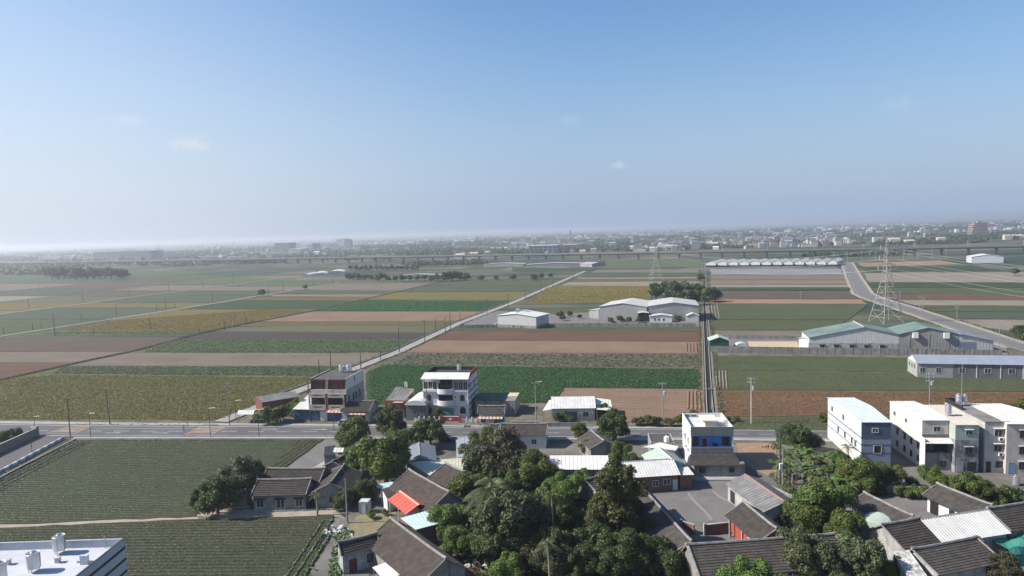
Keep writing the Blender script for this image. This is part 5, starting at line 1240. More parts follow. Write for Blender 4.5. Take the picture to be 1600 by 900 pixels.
# ------------------------------------------------------------------ blue fronted house
a = Vector(W2((1079,667), 9.2)); b = Vector(W2((1146,667), 9.2)); W = (b-a).length; h = W/2; ang = R(-5); D = 10.5; zt = 9.2
c = (a+b)/2; o = root('blue_fronted_house', 'white walled house with bright blue front and grey balcony', 'house', c.x, c.y, ang)
GT = mat('grey mosaic tile', (0.2,0.195,0.19), (0.165,0.16,0.157), sc=1.5, stain=.3)
part(o, 'wall', WHITE, (-h, h, 1.2, D, 0, zt-1.0)); part(o, 'side_wall', WHITE, (-h, -h+.2, 0, 1.198, 3.3, zt-1.3), (h-.2, h, 0, 1.198, 3.3, zt-1.3)); part(o, 'upper_band', GT, (-h, h, -.1, .15, 7.35, zt)); part(o, 'balcony_front', GT, (-h, h, -.1, .1, 3.1, 5.0)); part(o, 'balcony_floor', CONC, (-h+.2, h-.2, .102, 1.198, 3.3, 3.5)); part(o, 'balcony_ceiling', CONC, (-h+.2, h-.2, .152, 1.198, 7.4, 7.6))
part(o, 'blue_wall', BLUEPAINT, (-h+.2, h-.2, 1.15, 1.197, 3.502, 7.39)); part(o, 'parapet', WHITE, (-h, h, D-.2, D, zt-.998, zt)); part(o, 'parapet', WHITE, (-h, -h+.2, .152, D-.202, zt-.998, zt)); part(o, 'parapet', WHITE, (h-.2, h, .152, D-.202, zt-.998, zt)); part(o, 'roof', WHITE_SHEET, (-h+.2, h-.2, .152, D-.202, zt-.998, zt-.9))
for x in (-3.2, 2.9): window(o, x, 1.15, 5.0, 0, 1.5, 1.7, FRAMED, 2)
door(o, -1.3, 1.15, 3.52, 0, .9, 2.9, DKRED); part(o, 'box', BLACK, (.3, 1.2, .7, 1.1, 5.0, 5.5)); part(o, 'roof_hut', CREAM, (-.9, 1.4, 2.2, 5.5, zt-.898, zt+.5)); part(o, 'hut_roof', mat('cream coping', (0.62,0.58,0.5), (0.55,0.52,0.45)), (-1.5, 1.7, 1.9, 6.5, zt+.502, zt+.75))
for i in range(3): part(o, 'parapet_slot', BLACK, (-3.9+i*1.5, -2.8+i*1.5, D-.24, D-.203, zt-.65, zt-.4))
for s in (3, 6, 8): window(o, -h, s, 4.8, -math.pi/2, .9, 1.3, FRAMEA); part(o, 'hood', WHITE, (-h-.4, -h-.003, s-.6, s+.6, 6.2, 6.3))
ac_unit(o, -h, 4.5, 3.6, -math.pi/2); ac_unit(o, -h, 2.2, 3.6, -math.pi/2)
tile_slope((-h-.3, -.11, 3.5), (h+.3, -.11, 3.5), (h+.9, -4.2, 2.6), (-h-.9, -4.2, 2.6)).build('front_roof', TILEG, o); part(o, 'front_wall', OLDCONC, (-h, h+.4, -3.8, 1.197, 0, 2.55)); window(o, -2.7, -3.8, 1.0, 0, 1.3, 1.2, FRAMED); door(o, .6, -3.8, 0, 0, 1.0, 2.1, OLDCONC); window(o, 3.0, -3.8, 1.1, 0, 1.0, 1.0, FRAMED)
part(o, 'buttress', OLDCONC, (h+.41, h+1.3, -3.8, -2.6, 0, 2.9)); part(o, 'plinth', CONC, (-h-.5, h+1.5, -5.6, -3.82, 0, .3))
x, y, _ = at(o, 3.3, 4.0); r_ = root('roof_heater', 'stainless solar heater frame on the white roof of the blue house', 'heater', x, y, ang, zt-.9); b = MB(); b.tube([(0, -.5, 0), (0, -.5, 1.2), (0, -.2, 1.4), (0, .5, 1.2), (0, .5, 0)], .05, 6); b.build('frame', STEEL, r_); b = MB(); b.tube([(.6, -.5, 0), (.6, -.5, 1.2), (.6, -.2, 1.4), (.6, .5, 1.2), (.6, .5, 0)], .05, 6); b.build('frame', STEEL, r_); b = MB(); b.lathe([(.25, .3), (.28, .4), (.28, 1.0), (.1, 1.1)], .3, 0); b.build('tank', STEEL, r_)
# small dark flat house beside it with white tank
o, W = box_house('flat_roof_hut', 'small dark flat roofed building beside the blue house', 'house', (1017,692), (1054,692), 7, 3.6, OLDCONC, mat('dark screed roof', (0.075,0.07,0.067), (0.06,0.056,0.054)), par=.25, parm=CONC, base=False)
x, y, _ = at(o, W/2-1.6, .9); tank(x, y, 3.4, 'white plastic water tank on the dark flat roof', 1.2, .55, .15, m=PLASTIC)

# ------------------------------------------------------------------ village houses below the main road
BLOCKW = mat('mottled plaster wall', (0.4,0.4,0.385), (0.24,0.24,0.235), sc=.8, stain=.5)
gable('farmhouse', 'long farmhouse with dark tiled roof and three white framed windows', (402,751), (487,749), 4.7, (389,776), 3.0, OLDCONC, TILE, ops=[('F', -3.6, .7, 1.4, 1.5, 'awin'), ('F', .2, .5, 1.6, 1.7, 'awin'), ('F', 3.6, .7, 1.4, 1.5, 'awin')], dB=3.0)
gable('farmhouse_annex', 'dark tiled rear range behind the farmhouse', (417,733), (508,733), 4.7, None, 3.1, OLDCONC, TILE, dF=3.2, dB=3.6)
gable('farmhouse_wing', 'tiled farmhouse wing with plastered gable', (516,756), (538,727), 4.8, (497,762), 3.1, OLDCONC, TILE, ops=[('R', 0, 1.2, .8, .9, 'dwin'), ('L', 0.6, 1.2, .8, .9, 'dwin')], dF=3.6, dB=3.6)
gable('tiled_outhouse', 'small dark tiled outhouse behind the farmhouse wing', (520,722), (546,708), 4.2, None, 3.0, OLDCONC, TILE, dF=2.6, dB=2.6)
g = G((374,792)); o = root('pump_house', 'small concrete pump house carrying a white tank', 'shed', g.x, g.y, R(-3)); part(o, 'wall', OLDCONC, (-1.4, 1.4, 0, 2.4, 0, 2.2)); part(o, 'roof', CONC, (-1.55, 1.55, -.15, 2.55, 2.202, 2.32)); door(o, 0, 0, 0, 0, .9, 1.9, OLDCONC); part(o, 'side_bench', OLDCONC, (-1.6, 2.4, -.7, -.2, 0, .35))
x, y, _ = at(o, -.1, 1.2); tank(x, y, 2.32, 'pale steel tank on top of the farm pump house', 1.5, .5, .1)
a, b = Vector(W2((410,801))), Vector(W2((520,797))); o = root('stone_wall', 'low stone edging wall before the farmhouse', 'wall', a.x, a.y, math.atan2(b.y-a.y, b.x-a.x)); L = (b-a).length
st = [MB().hexa([(0,-.15,0),(.5,-.17,0),(.5,.15,0),(0,.16,0)], [(.04,-.12,.32+.05*k),(.46,-.13,.36-.03*k),(.47,.12,.34),(.03,.13,.33)]).mesh('stone', CONC if k else PAVE) for k in range(3)]
for i in range(int(L/.55)): q = obj('stone', st[i % 3], o); q.location = (i*.55, .05*math.sin(i*1.7), 0)
# yard bits above the farmhouse
lean_roof('white_canopy', 'small white canopy roof beside the asphalt drive', [(522,700),(538,700),(536,707),(520,707)], (2.8,2.8,2.6,2.6), WHITE_SHEET); lean_roof('dark_shelter', 'dark box shelter at the end of the drive', [(508,698),(524,696),(523,712),(506,712)], (2.6,2.6,2.5,2.5), BLACK, wall=DKSHEET)
sheet('yard_patch', [(470,742),(512,718),(530,716),(520,735)], 0.09, PAVE, 'bright concrete patch beside the drive', 'yard')
gable('small_shed', 'little blue grey gabled shed with zinc roof', (655,691), (657,716), 4.2, (641,716), 3.0, MIDBLUE, mat('zinc blue roof', (0.2,0.225,0.25), (0.17,0.19,0.215)), 'metal', 'shed', dF=3.0, dB=3.4, over=.2, ox=.15)
lean_roof('zinc_roof', 'bluish zinc lean roof beside the dark yard', [(712,688),(735,681),(730,713),(716,715)], (3.4,3.7,3.6,3.3), mat('zinc pale roof', (0.27,0.29,0.34), (0.23,0.25,0.3)), wall=GREYWALL, cat='shed')
lean_roof('long_cream_roof', 'long cream metal roof above the tiled houses', [(637,723),(728,715),(722,738),(672,743)], (4.0,4.0,3.4,3.4), CREAMROOF, wall=OLDCONC, cat='shed')
gable('tiled_house', 'long brown tiled slope beside the vermilion canopy', (639,735), (702,770), 5.6, (640,765), 3.2, OLDCONC, TILEB, dF=4.4, dB=3.0)
gable('cross_house', 'short brown tiled house under the long cream roof', (696,725), (727,739), 5.2, (676,744), 3.4, OLDCONC, TILEB, dF=4.2, dB=2.4)
gable('red_canopy', 'open canopy with vermilion metal roof', (625,767), (655,789), 4.0, (605,781), 2.9, None, REDROOF, 'metal', 'canopy', dB=2.8, open_=True, ridge=mat('pale red ridge', (0.66,0.3,0.22), (0.6,0.26,0.2)), rib=1.1)
lean_roof('aqua_roof', 'pale aqua flat roof beside the big tiled house', [(626,810),(680,795),(688,818),(650,828)], (3.1,3.3,3.2,3.0), AQUA, wall=BRICK, cat='shed')
lean_roof('aqua_roof', 'small aqua porch roof behind the dark shrub', [(590,757),(618,752),(622,758),(595,764)], (3.0,3.0,2.8,2.8), AQUA); lean_roof('dark_lean_to', 'dark lean-to with a white edge beside the vermilion canopy', [(597,765),(634,757),(640,766),(604,778)], (3.3,3.3,2.8,2.7), TILE, wall=WHITE, cat='shed')
o, W = box_house('little_hut', 'little hut with pale aqua top beside the shrubs', 'shed', (561,803), (576,803), 1.8, 2.2, GREYWALL, AQUA, par=.06); door(o, 0, 0, 0, 0, .8, 1.8, WHITE)
BH = gable('big_tiled_house', 'big dark tiled house with pale mortar ridge', (610,811), (697,875), 5.6, (582,835), 3.0, OLDCONC, TILEB, dF=4.6, dB=3.6, ops=[('R', 0, 1.2, 1.1, 1.2, 'dwin')])
gable('tiled_cottage_wing', 'old cottage wing with peeling white and blue walls', (528,850), (590,835), 4.4, (526,871), 3.1, mat('peeling blue white wall', (0.42,0.45,0.48), (0.2,0.2,0.2), sc=1.0, stain=.6), TILE, dB=2.2, ops=[('F', -1.2, 0, 1.2, 2.1, 'door'), ('F', 1.6, .9, 1.3, 1.3, 'dwin')])
lean_roof('corrugated_canopy', 'white corrugated canopy over the cottage yard', [(582,887),(609,877),(637,894),(602,908)], (2.9,2.9,2.7,2.7), PALEROOF, rib=.45); lean_roof('tiled_porch', 'dark tiled porch below the white corrugated canopy', [(628,894),(655,888),(668,900),(640,908)], (3,3,2.6,2.6), TILE, rib=.4)
gable('slate_house', 'grey slate roofed house beside the main road with white wall', (783,663), (856,663), 4.6, (782,681), 3.1, WHITE, TILEG, ops=[('F', 2.5, 1.0, 1.2, 1.2, 'win')]); gable('slate_lean_house', 'narrow slate roof beside the green road tree', (766,664), (781,664), 4.2, None, 3.1, OLDCONC, TILEG, dF=3, dB=3)
gable('pale_roof_shed', 'long shed under a pinkish white metal roof', (859,712), (950,712), 4.3, (858,734), 3.4, OLDCONC, PALEROOF, 'metal', 'shed', dB=1.5, ridge=None, over=.25)
gable('roadside_hut', 'dark tiled hut under the road side trees', (924,674), (944,690), 4.4, (902,694), 3.0, OLDCONC, TILEG, dF=3.4, dB=3); gable('thicket_hut', 'small dark tiled hut roof half buried in the thicket', (914,752), (938,744), 4.4, None, 2.9, OLDCONC, TILEB, dF=3.6, dB=3)
gable('green_gable_house', 'pale green metal roofed gabled house', (1028,699), (1050,718), 4.8, (1004,705), 3.4, mat('sky blue wall', (0.3,0.45,0.52), (0.26,0.4,0.46)), MINTROOF, 'metal', dF=3.6, dB=3.2, ridge=mat('white ridge', (.7,.7,.68), (.6,.6,.58))); lean_roof('white_pent_roof', 'white pent roof behind the pale green gabled house', [(1004,699),(1030,692),(1060,698),(1056,704)], (4.2,4.4,4.4,4.2), WHITE_SHEET)
o = gable('brick_house', 'brick house with bright white metal roof at the courtyard', (971,722), (1052,717), 4.8, (989,747), 3.1, BRICK, WHITE_SHEET, 'metal', dB=3.4, ridge=RIDGE, rib=.55, ops=[('F', -2.4, 1.0, 1.2, 1.2, 'win'), ('F', .4, 1.0, 1.2, 1.2, 'win'), ('F', 2.6, 1.2, 1.5, 1.2, 'win'), ('F', 4.2, 0, .9, 2.1, 'door', AQUA)]); x, y, _ = at(o, 6.4, -2.2); e = root('brick_porch', 'white roofed brick porch at the end of the brick house', 'porch', x, y, o.rotation_euler.z); part(e, 'wall', BRICK, (-1.2, 1.2, -1.4, 3, 0, 2.7)); sheet_slope((-1.4, 3.2, 3.5), (1.5, 3.2, 3.2), (1.5, -1.7, 2.8), (-1.4, -1.7, 2.9), rib=.55).build('roof_sheet', WHITE_SHEET, e)
gable('courtyard_wing', 'dark tiled courtyard wing beside the tall yellow green tree', (998,757), (1081,848), 4.8, (972,785), 3.0, OLDCONC, TILEG, dF=3.8, dB=2.3)
o = gable('courtyard_wing', 'tiled courtyard wing with red painted wall and stone posts', (1161,785), (1214,828), 5.0, (1137,799), 3.1, mat('vermilion wall', (0.35,0.07,0.05), (0.28,0.06,0.045)), TILE, dF=3.2, dB=3.2, ops=[('F', 1.0, .9, 1.1, 1.1, 'win'), ('F', 3.2, 0, 1.0, 2.1, 'door')], over=1.1)
for x in (-4.0, .2, 4.2): part(o, 'stone_post', PAVE, (x-.13, x+.13, -3.0, -2.74, 0, 3.05))
gable('grey_shed', 'weathered grey shed with a red ridge end', (1164,741), (1228,785), 4.4, (1137,751), 3.0, BLOCKW, STEELROOF, 'metal', 'shed', dF=4.0, dB=3.4, ridge=mat('rusty ridge', (0.3,0.1,0.075), (0.22,0.18,0.17), sc=1.2), ops=[('F', -4.5, .2, 1.6, 2.2, 'shut', BLACK), ('F', 2, .2, 2.4, 2.2, 'shut', BRICK)])
for p0, p1, lab in (((1103,836),(1140,832),'brick courtyard wall between gate opening and red wing'), ((1066,830),(1085,836),'short brick courtyard wall beside the dark wing')):
    a, b = Vector(W2(p0)), Vector(W2(p1)); o = root('courtyard_wall', lab, 'wall', a.x, a.y, math.atan2(b.y-a.y, b.x-a.x)); L = (b-a).length; part(o, 'wall', BRICK, (0, L, -.15, .15, 0, 1.7)); part(o, 'coping', CONC, (-.05, L+.05, -.2, .2, 1.702, 1.78)); part(o, 'pillar', CONC, (-.4, -.06, -.2, .2, 0, 1.95))
MH = gable('main_hall', 'long dark tiled front hall across the courtyard', (1072,853), (1305,836), 5.6, (1072,899), 3.2, OLDCONC, TILEG, dF=4.6, dB=2.6)
b = MB(); b.tube([(-10.6, 0, 5.78), (-10.6, -4.6, 3.36)], .17, 5); b.build('verge', RIDGE, MH); b = MB(); b.tube([(7.5, 0, 5.78), (7.5, -4.6, 3.36)], .17, 5); b.build('verge', RIDGE, MH)
gable('posts_house', 'tiled house with white posts in its front yard', (1464,757), (1551,791), 4.3, (1446,771), 2.9, WHITE, TILEG, dF=3.4, dB=3.0, ops=[('F', -3.3, 0, 1.6, 2.2, 'shut', DARKROOM), ('F', 0, .8, 1.0, 1.3, 'dwin'), ('F', 3.0, .8, 1.0, 1.3, 'dwin')], over=1.0)  # dark coloured shutter stands for an open bay in shade
gable('plain_tiled_house', 'plain dark tiled house beside the grey yard', (1350,771), (1427,808), 4.4, (1337,784), 3.1, OLDCONC, TILEG, dF=3.2, dB=2.6)
a = Vector(W2((1345,803), 3.6)); b = Vector(W2((1402,817), 3.6)); o = root('barrel_shed', 'low shed with pale mint barrel roof', 'shed', *((a+b)/2), math.atan2(b.y-a.y, b.x-a.x)); w = (b-a).length/2
part(o, 'wall', MIDBLUE, (-w, w, -2.2, 2.2, 0, 2.4)); m = MB(); m.prism([(w*1.04*math.cos(math.pi*i/12), 2.4+1.3*math.sin(math.pi*i/12)) for i in range(13)], (-2.4, 2.4)); m.build('barrel_roof', MINTROOF, o)
gable('ridge_house', 'old dark tiled house with leaf litter beside the peeling white strip', (1377,822), (1437,811), 5.0, (1400,862), 3.0, BLOCKW, TILE, dB=3.0, dF=4.2); gable('white_roof_house', 'long house with gleaming white corrugated roof', (1438,811), (1541,796), 5.1, (1471,847), 3.1, GREYWALL, WHITE_SHEET, 'metal', dB=3.0, dF=4.2, rib=.5); gable('ridge_house', 'dark tiled house between white roof and weeds', (1543,796), (1640,781), 5.0, None, 3.1, OLDCONC, TILE, dB=3.0, dF=3.9)
gable('lower_house', 'tiled house with pale verge below the white roof', (1425,860), (1526,841), 4.6, (1451,900), 3.0, BLOCKW, TILEG, dF=4.2, dB=1.8); lean_roof('peeling_roof', 'peeling white roof strip beside the lower tiled house', [(1394,862),(1420,860),(1452,905),(1425,912)], (4.2,4.4,3.2,3.0), mat('peeling white felt', (0.6,0.59,0.57), (0.16,0.15,0.145), sc=1.6, stain=.4), wall=BLOCKW, cat='shed', rib=2.0)
lean_roof('tiled_side_roof', 'small tiled side roof between lower house and green netting', [(1505,842),(1530,838),(1556,866),(1525,872)], (4.2,4.2,3.2,3.2), TILEG, wall=OLDCONC, cat='shed', rib=.45)
NET = mat('green shade net', (0.04,0.2,0.16), (0.035,0.17,0.135), sc=1.0, rough=.8, bump=.5)
g = G((1590,872)); o = root('shade_net', 'green shade netting stretched over a frame', 'netting', g.x, g.y, R(8)); m = MB(); N = 8; hz_ = lambda i, j: 2.3 + .5*math.sin(i*.9)*math.cos(j*.8) - (1.0 if j == 0 else 0)
for i in range(N):
    for j in range(N): P = lambda i, j: (-3+i*6/N, -2+j*4.5/N, hz_(i, j)); m.quad(P(i, j), P(i+1, j), P(i+1, j+1), P(i, j+1))
for i in range(N): m.quad((-3+i*6/N, -2.2, 0), (-3+(i+1)*6/N, -2.2, 0), (-3+(i+1)*6/N, -2, hz_(i+1, 0)), (-3+i*6/N, -2, hz_(i, 0)))
m.build('net', NET, o)
for x in (-3, 0, 3): b = MB(); b.tube([(x, -2, 0), (x, -2, 1.7)], .04, 5); b.tube([(x, 2.4, 0), (x, 2.4, 2.6)], .04, 5); b.build('post', GALV, o)
for p0, p1, lab in (((1322,768),(1452,772),'mossy low yard wall below the clad houses'), ((1195,765),(1248,790),'crumbling low wall beside the bare lot')):
    a, b = Vector(W2(p0)), Vector(W2(p1)); L = (b-a).length; o = root('yard_wall', lab, 'wall', a.x, a.y, math.atan2(b.y-a.y, b.x-a.x)); part(o, 'wall', OLDCONC, (0, L, -.12, .12, 0, 1.2)); part(o, 'coping', CONC, (-.05, L+.05, -.17, .17, 1.202, 1.29))
# rubbish heap, ruin, scrap
rs = random.Random(3)
for k, (px, py, lab, cols) in enumerate(((532,829,'white rubbish bags heaped at the field corner', (WHITE, PALEROOF)), (905,818,'broken brick ruin under the trees', (BRICK, CREAM)), (1590,768,'scrap heap with orange and blue drums', (CREAM, BLUEPAINT, REDROOF)), (742,887,'small brick rubble pile at the tiled house corner', (BRICK, PALEROOF)), (1205,700,'loose orange rubble on the bare earth lot', (MATS['orange rubble earth'], BRICK)))):
    g = G((px, py)); o = root('debris_heap', lab, 'debris', g.x, g.y)
    for i in range(14):
        x, y, s = rs.gauss(0, 1.2), rs.gauss(0, .9), rs.uniform(.2, .6); m = MB(); hh = s*rs.uniform(.5, 1.6)
        m.hexa([(x-s, y-s*.7, -.02), (x+s, y-s, -.02), (x+s*.8, y+s, -.02), (x-s*.9, y+s*.8, -.02)], [(x-s*.5, y-s*.5, hh), (x+s*.6, y-s*.4, hh*.8), (x+s*.4, y+s*.6, hh), (x-s*.5, y+s*.3, hh*.9)]); m.build('rubble_piece', cols[i % len(cols)], o)
g = G((1587,758)); tank(g.x, g.y, 0, 'steel tank standing on the ground beside the scrap heap', 1.8, .6, .05)
# ------------------------------------------------------------------ blue grey house and white row at the right
def tall(p0, p1, zt, D, back, wall, label, name, front=None, zs=0, lo=None):
    """narrow deep house: front top corners in the picture at height zt"""
    a, b = Vector(W2(p0, zt)), Vector(W2(p1, zt)); W = (b-a).length; A = R(-7); c = a + Vector((math.cos(A), math.sin(A)))*W/2
    o = root(name, label, 'house', c.x, c.y, A); h = W/2
    return o, h
o, h = tall((1346,660), (1392,660), 9.3, 20, 0, None, 'pale blue clad house with slate blue front and dark bands', 'clad_house'); D = 20
part(o, 'wall', WHITE, (-h, h, 0, D, 0, 5.6)); m = MB(); m.prism([(-h, 5.602), (h, 5.602), (h, 9.3), (-h, 9.3)], (0, D)); m.build('upper_wall', BLUESHEET, o)
m = sheet_slope((-h-.1, 10, 10.0), (h+.1, 10, 10.0), (h+.1, -.2, 9.32), (-h-.1, -.2, 9.32)); m.build('roof_slope', BLUESHEET, o); m = sheet_slope((h+.1, 10.01, 10.0), (-h-.1, 10.01, 10.0), (-h-.1, D+.2, 9.32), (h+.1, D+.2, 9.32)); m.build('roof_slope', BLUESHEET, o)
m = MB(); m.prismx([(0, 9.302), (D, 9.302), (10, 9.95)], (-h+.01, h-.01)); m.build('gable_panel', BLUESHEET, o)
part(o, 'front_cladding', NAVY, (-h+.003, h-.003, -.06, -.003, 6.2, 9.25)); part(o, 'front_cladding', MIDBLUE, (-h+.003, h-.003, -.06, -.003, 0.3, 6.198))
for z in (6.1, 4.7, 3.0): part(o, 'dark_band', NAVY, (-h-.05, h+.03, -.1, -.062, z-.1, z+.1)); part(o, 'dark_band', NAVY, (-h-.05, -h-.003, -.06, D, z-.1, z+.1))
window(o, -.2, -.06, 7.2, 0, 1.2, .95, FRAMEW, 1); window(o, .3, -.06, 2.9, 0, 1.5, 1.7, CREAM, 0)
for y in (3, 5, 9, 13): window(o, -h, y, 3.3, -math.pi/2, 1.0, 1.5, FRAMEA); 
for y in (10, 17): window(o, -h, y, 7.0, -math.pi/2, .9, 1.2, FRAMEA, 0)
o, h = tall((1441,657), (1482,657), 9.8, 16, 0, None, 'white clad house with covered balcony and row of side windows', 'clad_house'); D = 15
part(o, 'wall', mat('white grey side wall', (0.56,0.55,0.53), (0.48,0.47,0.45), stain=.2), (-h, h, 0, D, 0, 5.6)); part(o, 'upper_wall', WHITE_SHEET, (-h, h, 0, D, 5.602, 9.8))
sheet_slope((-h-.1, 8, 10.4), (h, 8, 10.4), (h, -.2, 9.82), (-h-.1, -.2, 9.82)).build('roof_slope', WHITE_SHEET, o); sheet_slope((h, 8.01, 10.4), (-h-.1, 8.01, 10.4), (-h-.1, D+.2, 9.82), (h, D+.2, 9.82)).build('roof_slope', WHITE_SHEET, o); m = MB(); m.prismx([(0, 9.802), (D, 9.802), (8, 10.35)], (-h+.01, h-.01)); m.build('gable_panel', WHITE_SHEET, o)
part(o, 'front_cladding', CREAM, (-h+.01, h-.01, -.05, -.003, 7.0, 9.75)); part(o, 'brown_band', mat('brown grey band', (0.17,0.15,0.14), (0.14,0.125,0.115)), (-h, h, -.06, -.003, 6.2, 6.98)); part(o, 'recess_shade', DARKROOM, (-h+.1, h-.1, -.04, -.003, 3.0, 6.18)); part(o, 'lower_front', OLDCONC, (-h+.01, h-.01, -1.2, -.006, 0, 3.5)); part(o, 'side_fin', WHITE, (-h-.15, -h-.003, -1.6, 0, 0, 6.6))  # flat dark panel on the wall painted as the shaded balcony
canopy(o, .2, -.07, 6.3, 0, 2*h+.5, 1.8, WHITE_SHEET, .6); window(o, .3, -.05, 7.6, 0, 1.3, 1.0, FRAMEA); window(o, 1.0, -1.2, .8, 0, 1.2, 1.2, FRAMED); window(o, -.9, -.04, 3.7, 0, 1.3, 1.9, FRAMED)
for y in (1.5, 4.5, 7.5, 11): window(o, -h, y, 3.6, -math.pi/2, .9, 1.3, FRAMED); window(o, -h, y, 1.0, -math.pi/2, .9, 1.3, FRAMED); part(o, 'hood', BLACK, (-h-.45, -h-.003, y-.65, y+.65, 5.0, 5.08))
for y in (7, 12.5): window(o, -h, y, 7.4, -math.pi/2, .9, .9, FRAMEA)
o, h = tall((1493,664), (1530,664), 9.6, 14, 0, None, 'narrow mildewed grey house with tan sheet roof', 'narrow_house'); D = 14
MILD = mat('black mildewed wall', (0.34,0.34,0.35), (0.06,0.06,0.062), sc=.7, stain=.8)
part(o, 'wall', MILD, (-h, h, 0, D, 0, 6.6)); part(o, 'upper_wall', mat('pale green cladding', (0.36,0.4,0.36), (0.32,0.36,0.32)), (-h, h, 0, D, 6.602, 9.5)); sheet_slope((-h-.05, D, 9.9), (h, D, 9.9), (h, -.2, 9.6), (-h-.05, -.2, 9.6)).build('roof_sheet', mat('tan sheet roof', (0.5,0.46,0.4), (0.44,0.4,0.35)), o)
window(o, .3, 0, 7.6, 0, 1.2, .9, FRAMEA); window(o, .3, 0, 3.8, 0, 1.3, 1.3, FRAMED); part(o, 'hood', GREYWALL, (-.6, 1.2, -.5, -.003, 5.3, 5.4)); part(o, 'hood', WHITE, (-.5, 1.1, -.4, -.003, 8.7, 8.78)); door(o, -1.2, 0, 0, 0, 1.0, 2.2, GREYWALL); shutter(o, .9, 0, 0, 0, 1.6, 2.2, BLACK); x, y, _ = at(o, -.6, 6); tank(x, y, 9.75, 'big steel tank on the tan sheet roof', 1.7, .6, .5)
PLW = mat('streaked cream wall', (0.47,0.45,0.42), (0.4,0.385,0.36), stain=.45)
a = Vector(W2((1531,654), 10.2)); b = Vector(W2((1573,656), 10.2)); W = (b-a).length; c = (a+b)/2; o = root('weathered_house', 'weathered grey flat roofed house with two air conditioners', 'house', c.x, c.y, R(-7)); h = W/2; D = 14
part(o, 'wall', PLW, (-h, h, -1.5, D, 0, 10.0)); part(o, 'roof', mat('stained concrete roof', (0.22,0.21,0.2), (0.12,0.115,0.11), sc=.4), (-h-.05, h+.05, -1.6, D, 10.002, 10.15)); part(o, 'parapet', BLACK, (-h, h, D-.2, D, 10.152, 11.0)); part(o, 'parapet', BLACK, (-h, -h+.2, 7, D-.202, 10.152, 11.0))
for z, k in ((7.2, 1), (4.2, 1)): window(o, .2, -1.5, z, 0, 1.5, 1.3, FRAMEA); canopy(o, .2, -1.5, z+1.75, 0, 2.0, .5, WHITE_SHEET, .1); ac_unit(o, .6, -1.52, z-.75, 0)
window(o, .6, -1.5, 1.0, 0, 1.5, 1.3, FRAMED); door(o, -1.5, -1.5, 0, 0, .9, 2.2, BLACK); window(o, 1.7, -1.5, 7.4, 0, .9, .5, FRAMED, 0)
x, y, _ = at(o, -1.2, 10.5); tank(x, y, 10.15, 'steel tank cluster on the weathered flat roof', 1.6, .6, .9); x, y, _ = at(o, .3, 11); tank(x, y, 10.15, 'second steel tank near the black roof parapet', 1.4, .5, .9)
a = Vector(W2((1573,662), 10.0)); o = root('end_house', 'cream rendered house with white roof and blue door at the row end', 'house', a.x+3.6, a.y-.4, R(-7)); h = 3.55
part(o, 'wall', mat('pinkish cream render', (0.5,0.46,0.42), (0.43,0.4,0.37), stain=.35), (-h, h, 0, 15, 0, 9.9)); sheet_slope((-h-.1, 8, 10.7), (h, 8, 10.7), (h, -.3, 9.95), (-h-.1, -.3, 9.95)).build('roof_slope', WHITE_SHEET, o); sheet_slope((h, 8.01, 10.7), (-h-.1, 8.01, 10.7), (-h-.1, 15.2, 9.95), (h, 15.2, 9.95)).build('roof_slope', WHITE_SHEET, o)
m = MB(); m.prismx([(0, 9.902), (15, 9.902), (8, 10.62)], (-h+.01, h-.01)); m.build('gable_panel', WHITE_SHEET, o)
for z in (7.2, 4.0, 1.0): window(o, -.4, 0, z, 0, 1.7, 1.4, FRAMED, 2); part(o, 'hood', CREAM, (-1.4, .6, -.5, -.003, z+1.6, z+1.7))
door(o, -2.6, 0, 0, 0, .95, 2.3, mat('light blue door', (0.16,0.3,0.48), (0.14,0.27,0.43)))
# ------------------------------------------------------------------ warehouses
def ware(name, label, p0, p1, zt, rise, D, wall, roofm, low=None, lowh=2.6, ops=(), apex=.5, zt2=None):
    a, b = Vector(W2(p0)), Vector(W2(p1)); W = (b-a).length; c = (a+b)/2; A = math.atan2(b.y-a.y, b.x-a.x); o = root(name, label, 'warehouse', c.x, c.y, A); h = W/2; zt2 = zt2 or zt; xa = -h + W*apex; za = max(zt, zt2)+rise
    m = MB(); m.prism([(-h, 0 if low is None else lowh), (h, 0 if low is None else lowh), (h, zt2), (xa, za), (-h, zt)], (0, D)); m.build('wall', wall, o)
    n = int(W/1.0); r = MB()
    for i in range(n): x = -h+(i+.5)*W/n; top = zt+(za-zt)*(x+h)/(xa+h) if x < xa else zt2+(za-zt2)*(h-x)/(h-xa); r.box(x-.05, x+.05, -.04, -.002, (lowh if low else 0)+.02, top-.1)
    r.build('cladding_ribs', wall, o)
    if low: m = MB(); m.box(-h-.05, h+.05, -.05, D, 0, lowh-.002); m.build('base_wall', low, o)
    if apex > 0: sheet_slope((xa, -.4, za+.02), (xa, D+.4, za+.02), (-h-.3, D+.4, zt-.05), (-h-.3, -.4, zt-.05), rib=2.2).build('roof_slope', roofm, o)
    if apex < 1: sheet_slope((xa, D+.4, za+.02), (xa, -.4, za+.02), (h+.3, -.4, zt2-.05), (h+.3, D+.4, zt2-.05), rib=2.2).build('roof_slope', roofm, o)
    for f, cx, z, w, hh, kind, *mm in ops: opening(o, {'F': cx, 'L': -h, 'R': h}[f], {'F': (-.05 if low else 0), 'L': cx, 'R': cx}[f], z, {'F': 0, 'L': -math.pi/2, 'R': math.pi/2}[f], w, hh, kind, *mm)
    return o, h
PALEG = mat('pale grey cladding', (0.5,0.5,0.5), (0.45,0.45,0.45), rough=.6, stain=.08); PALER = mat('pale grey metal roof', (0.47,0.47,0.46), (0.4,0.4,0.39), rough=.55)
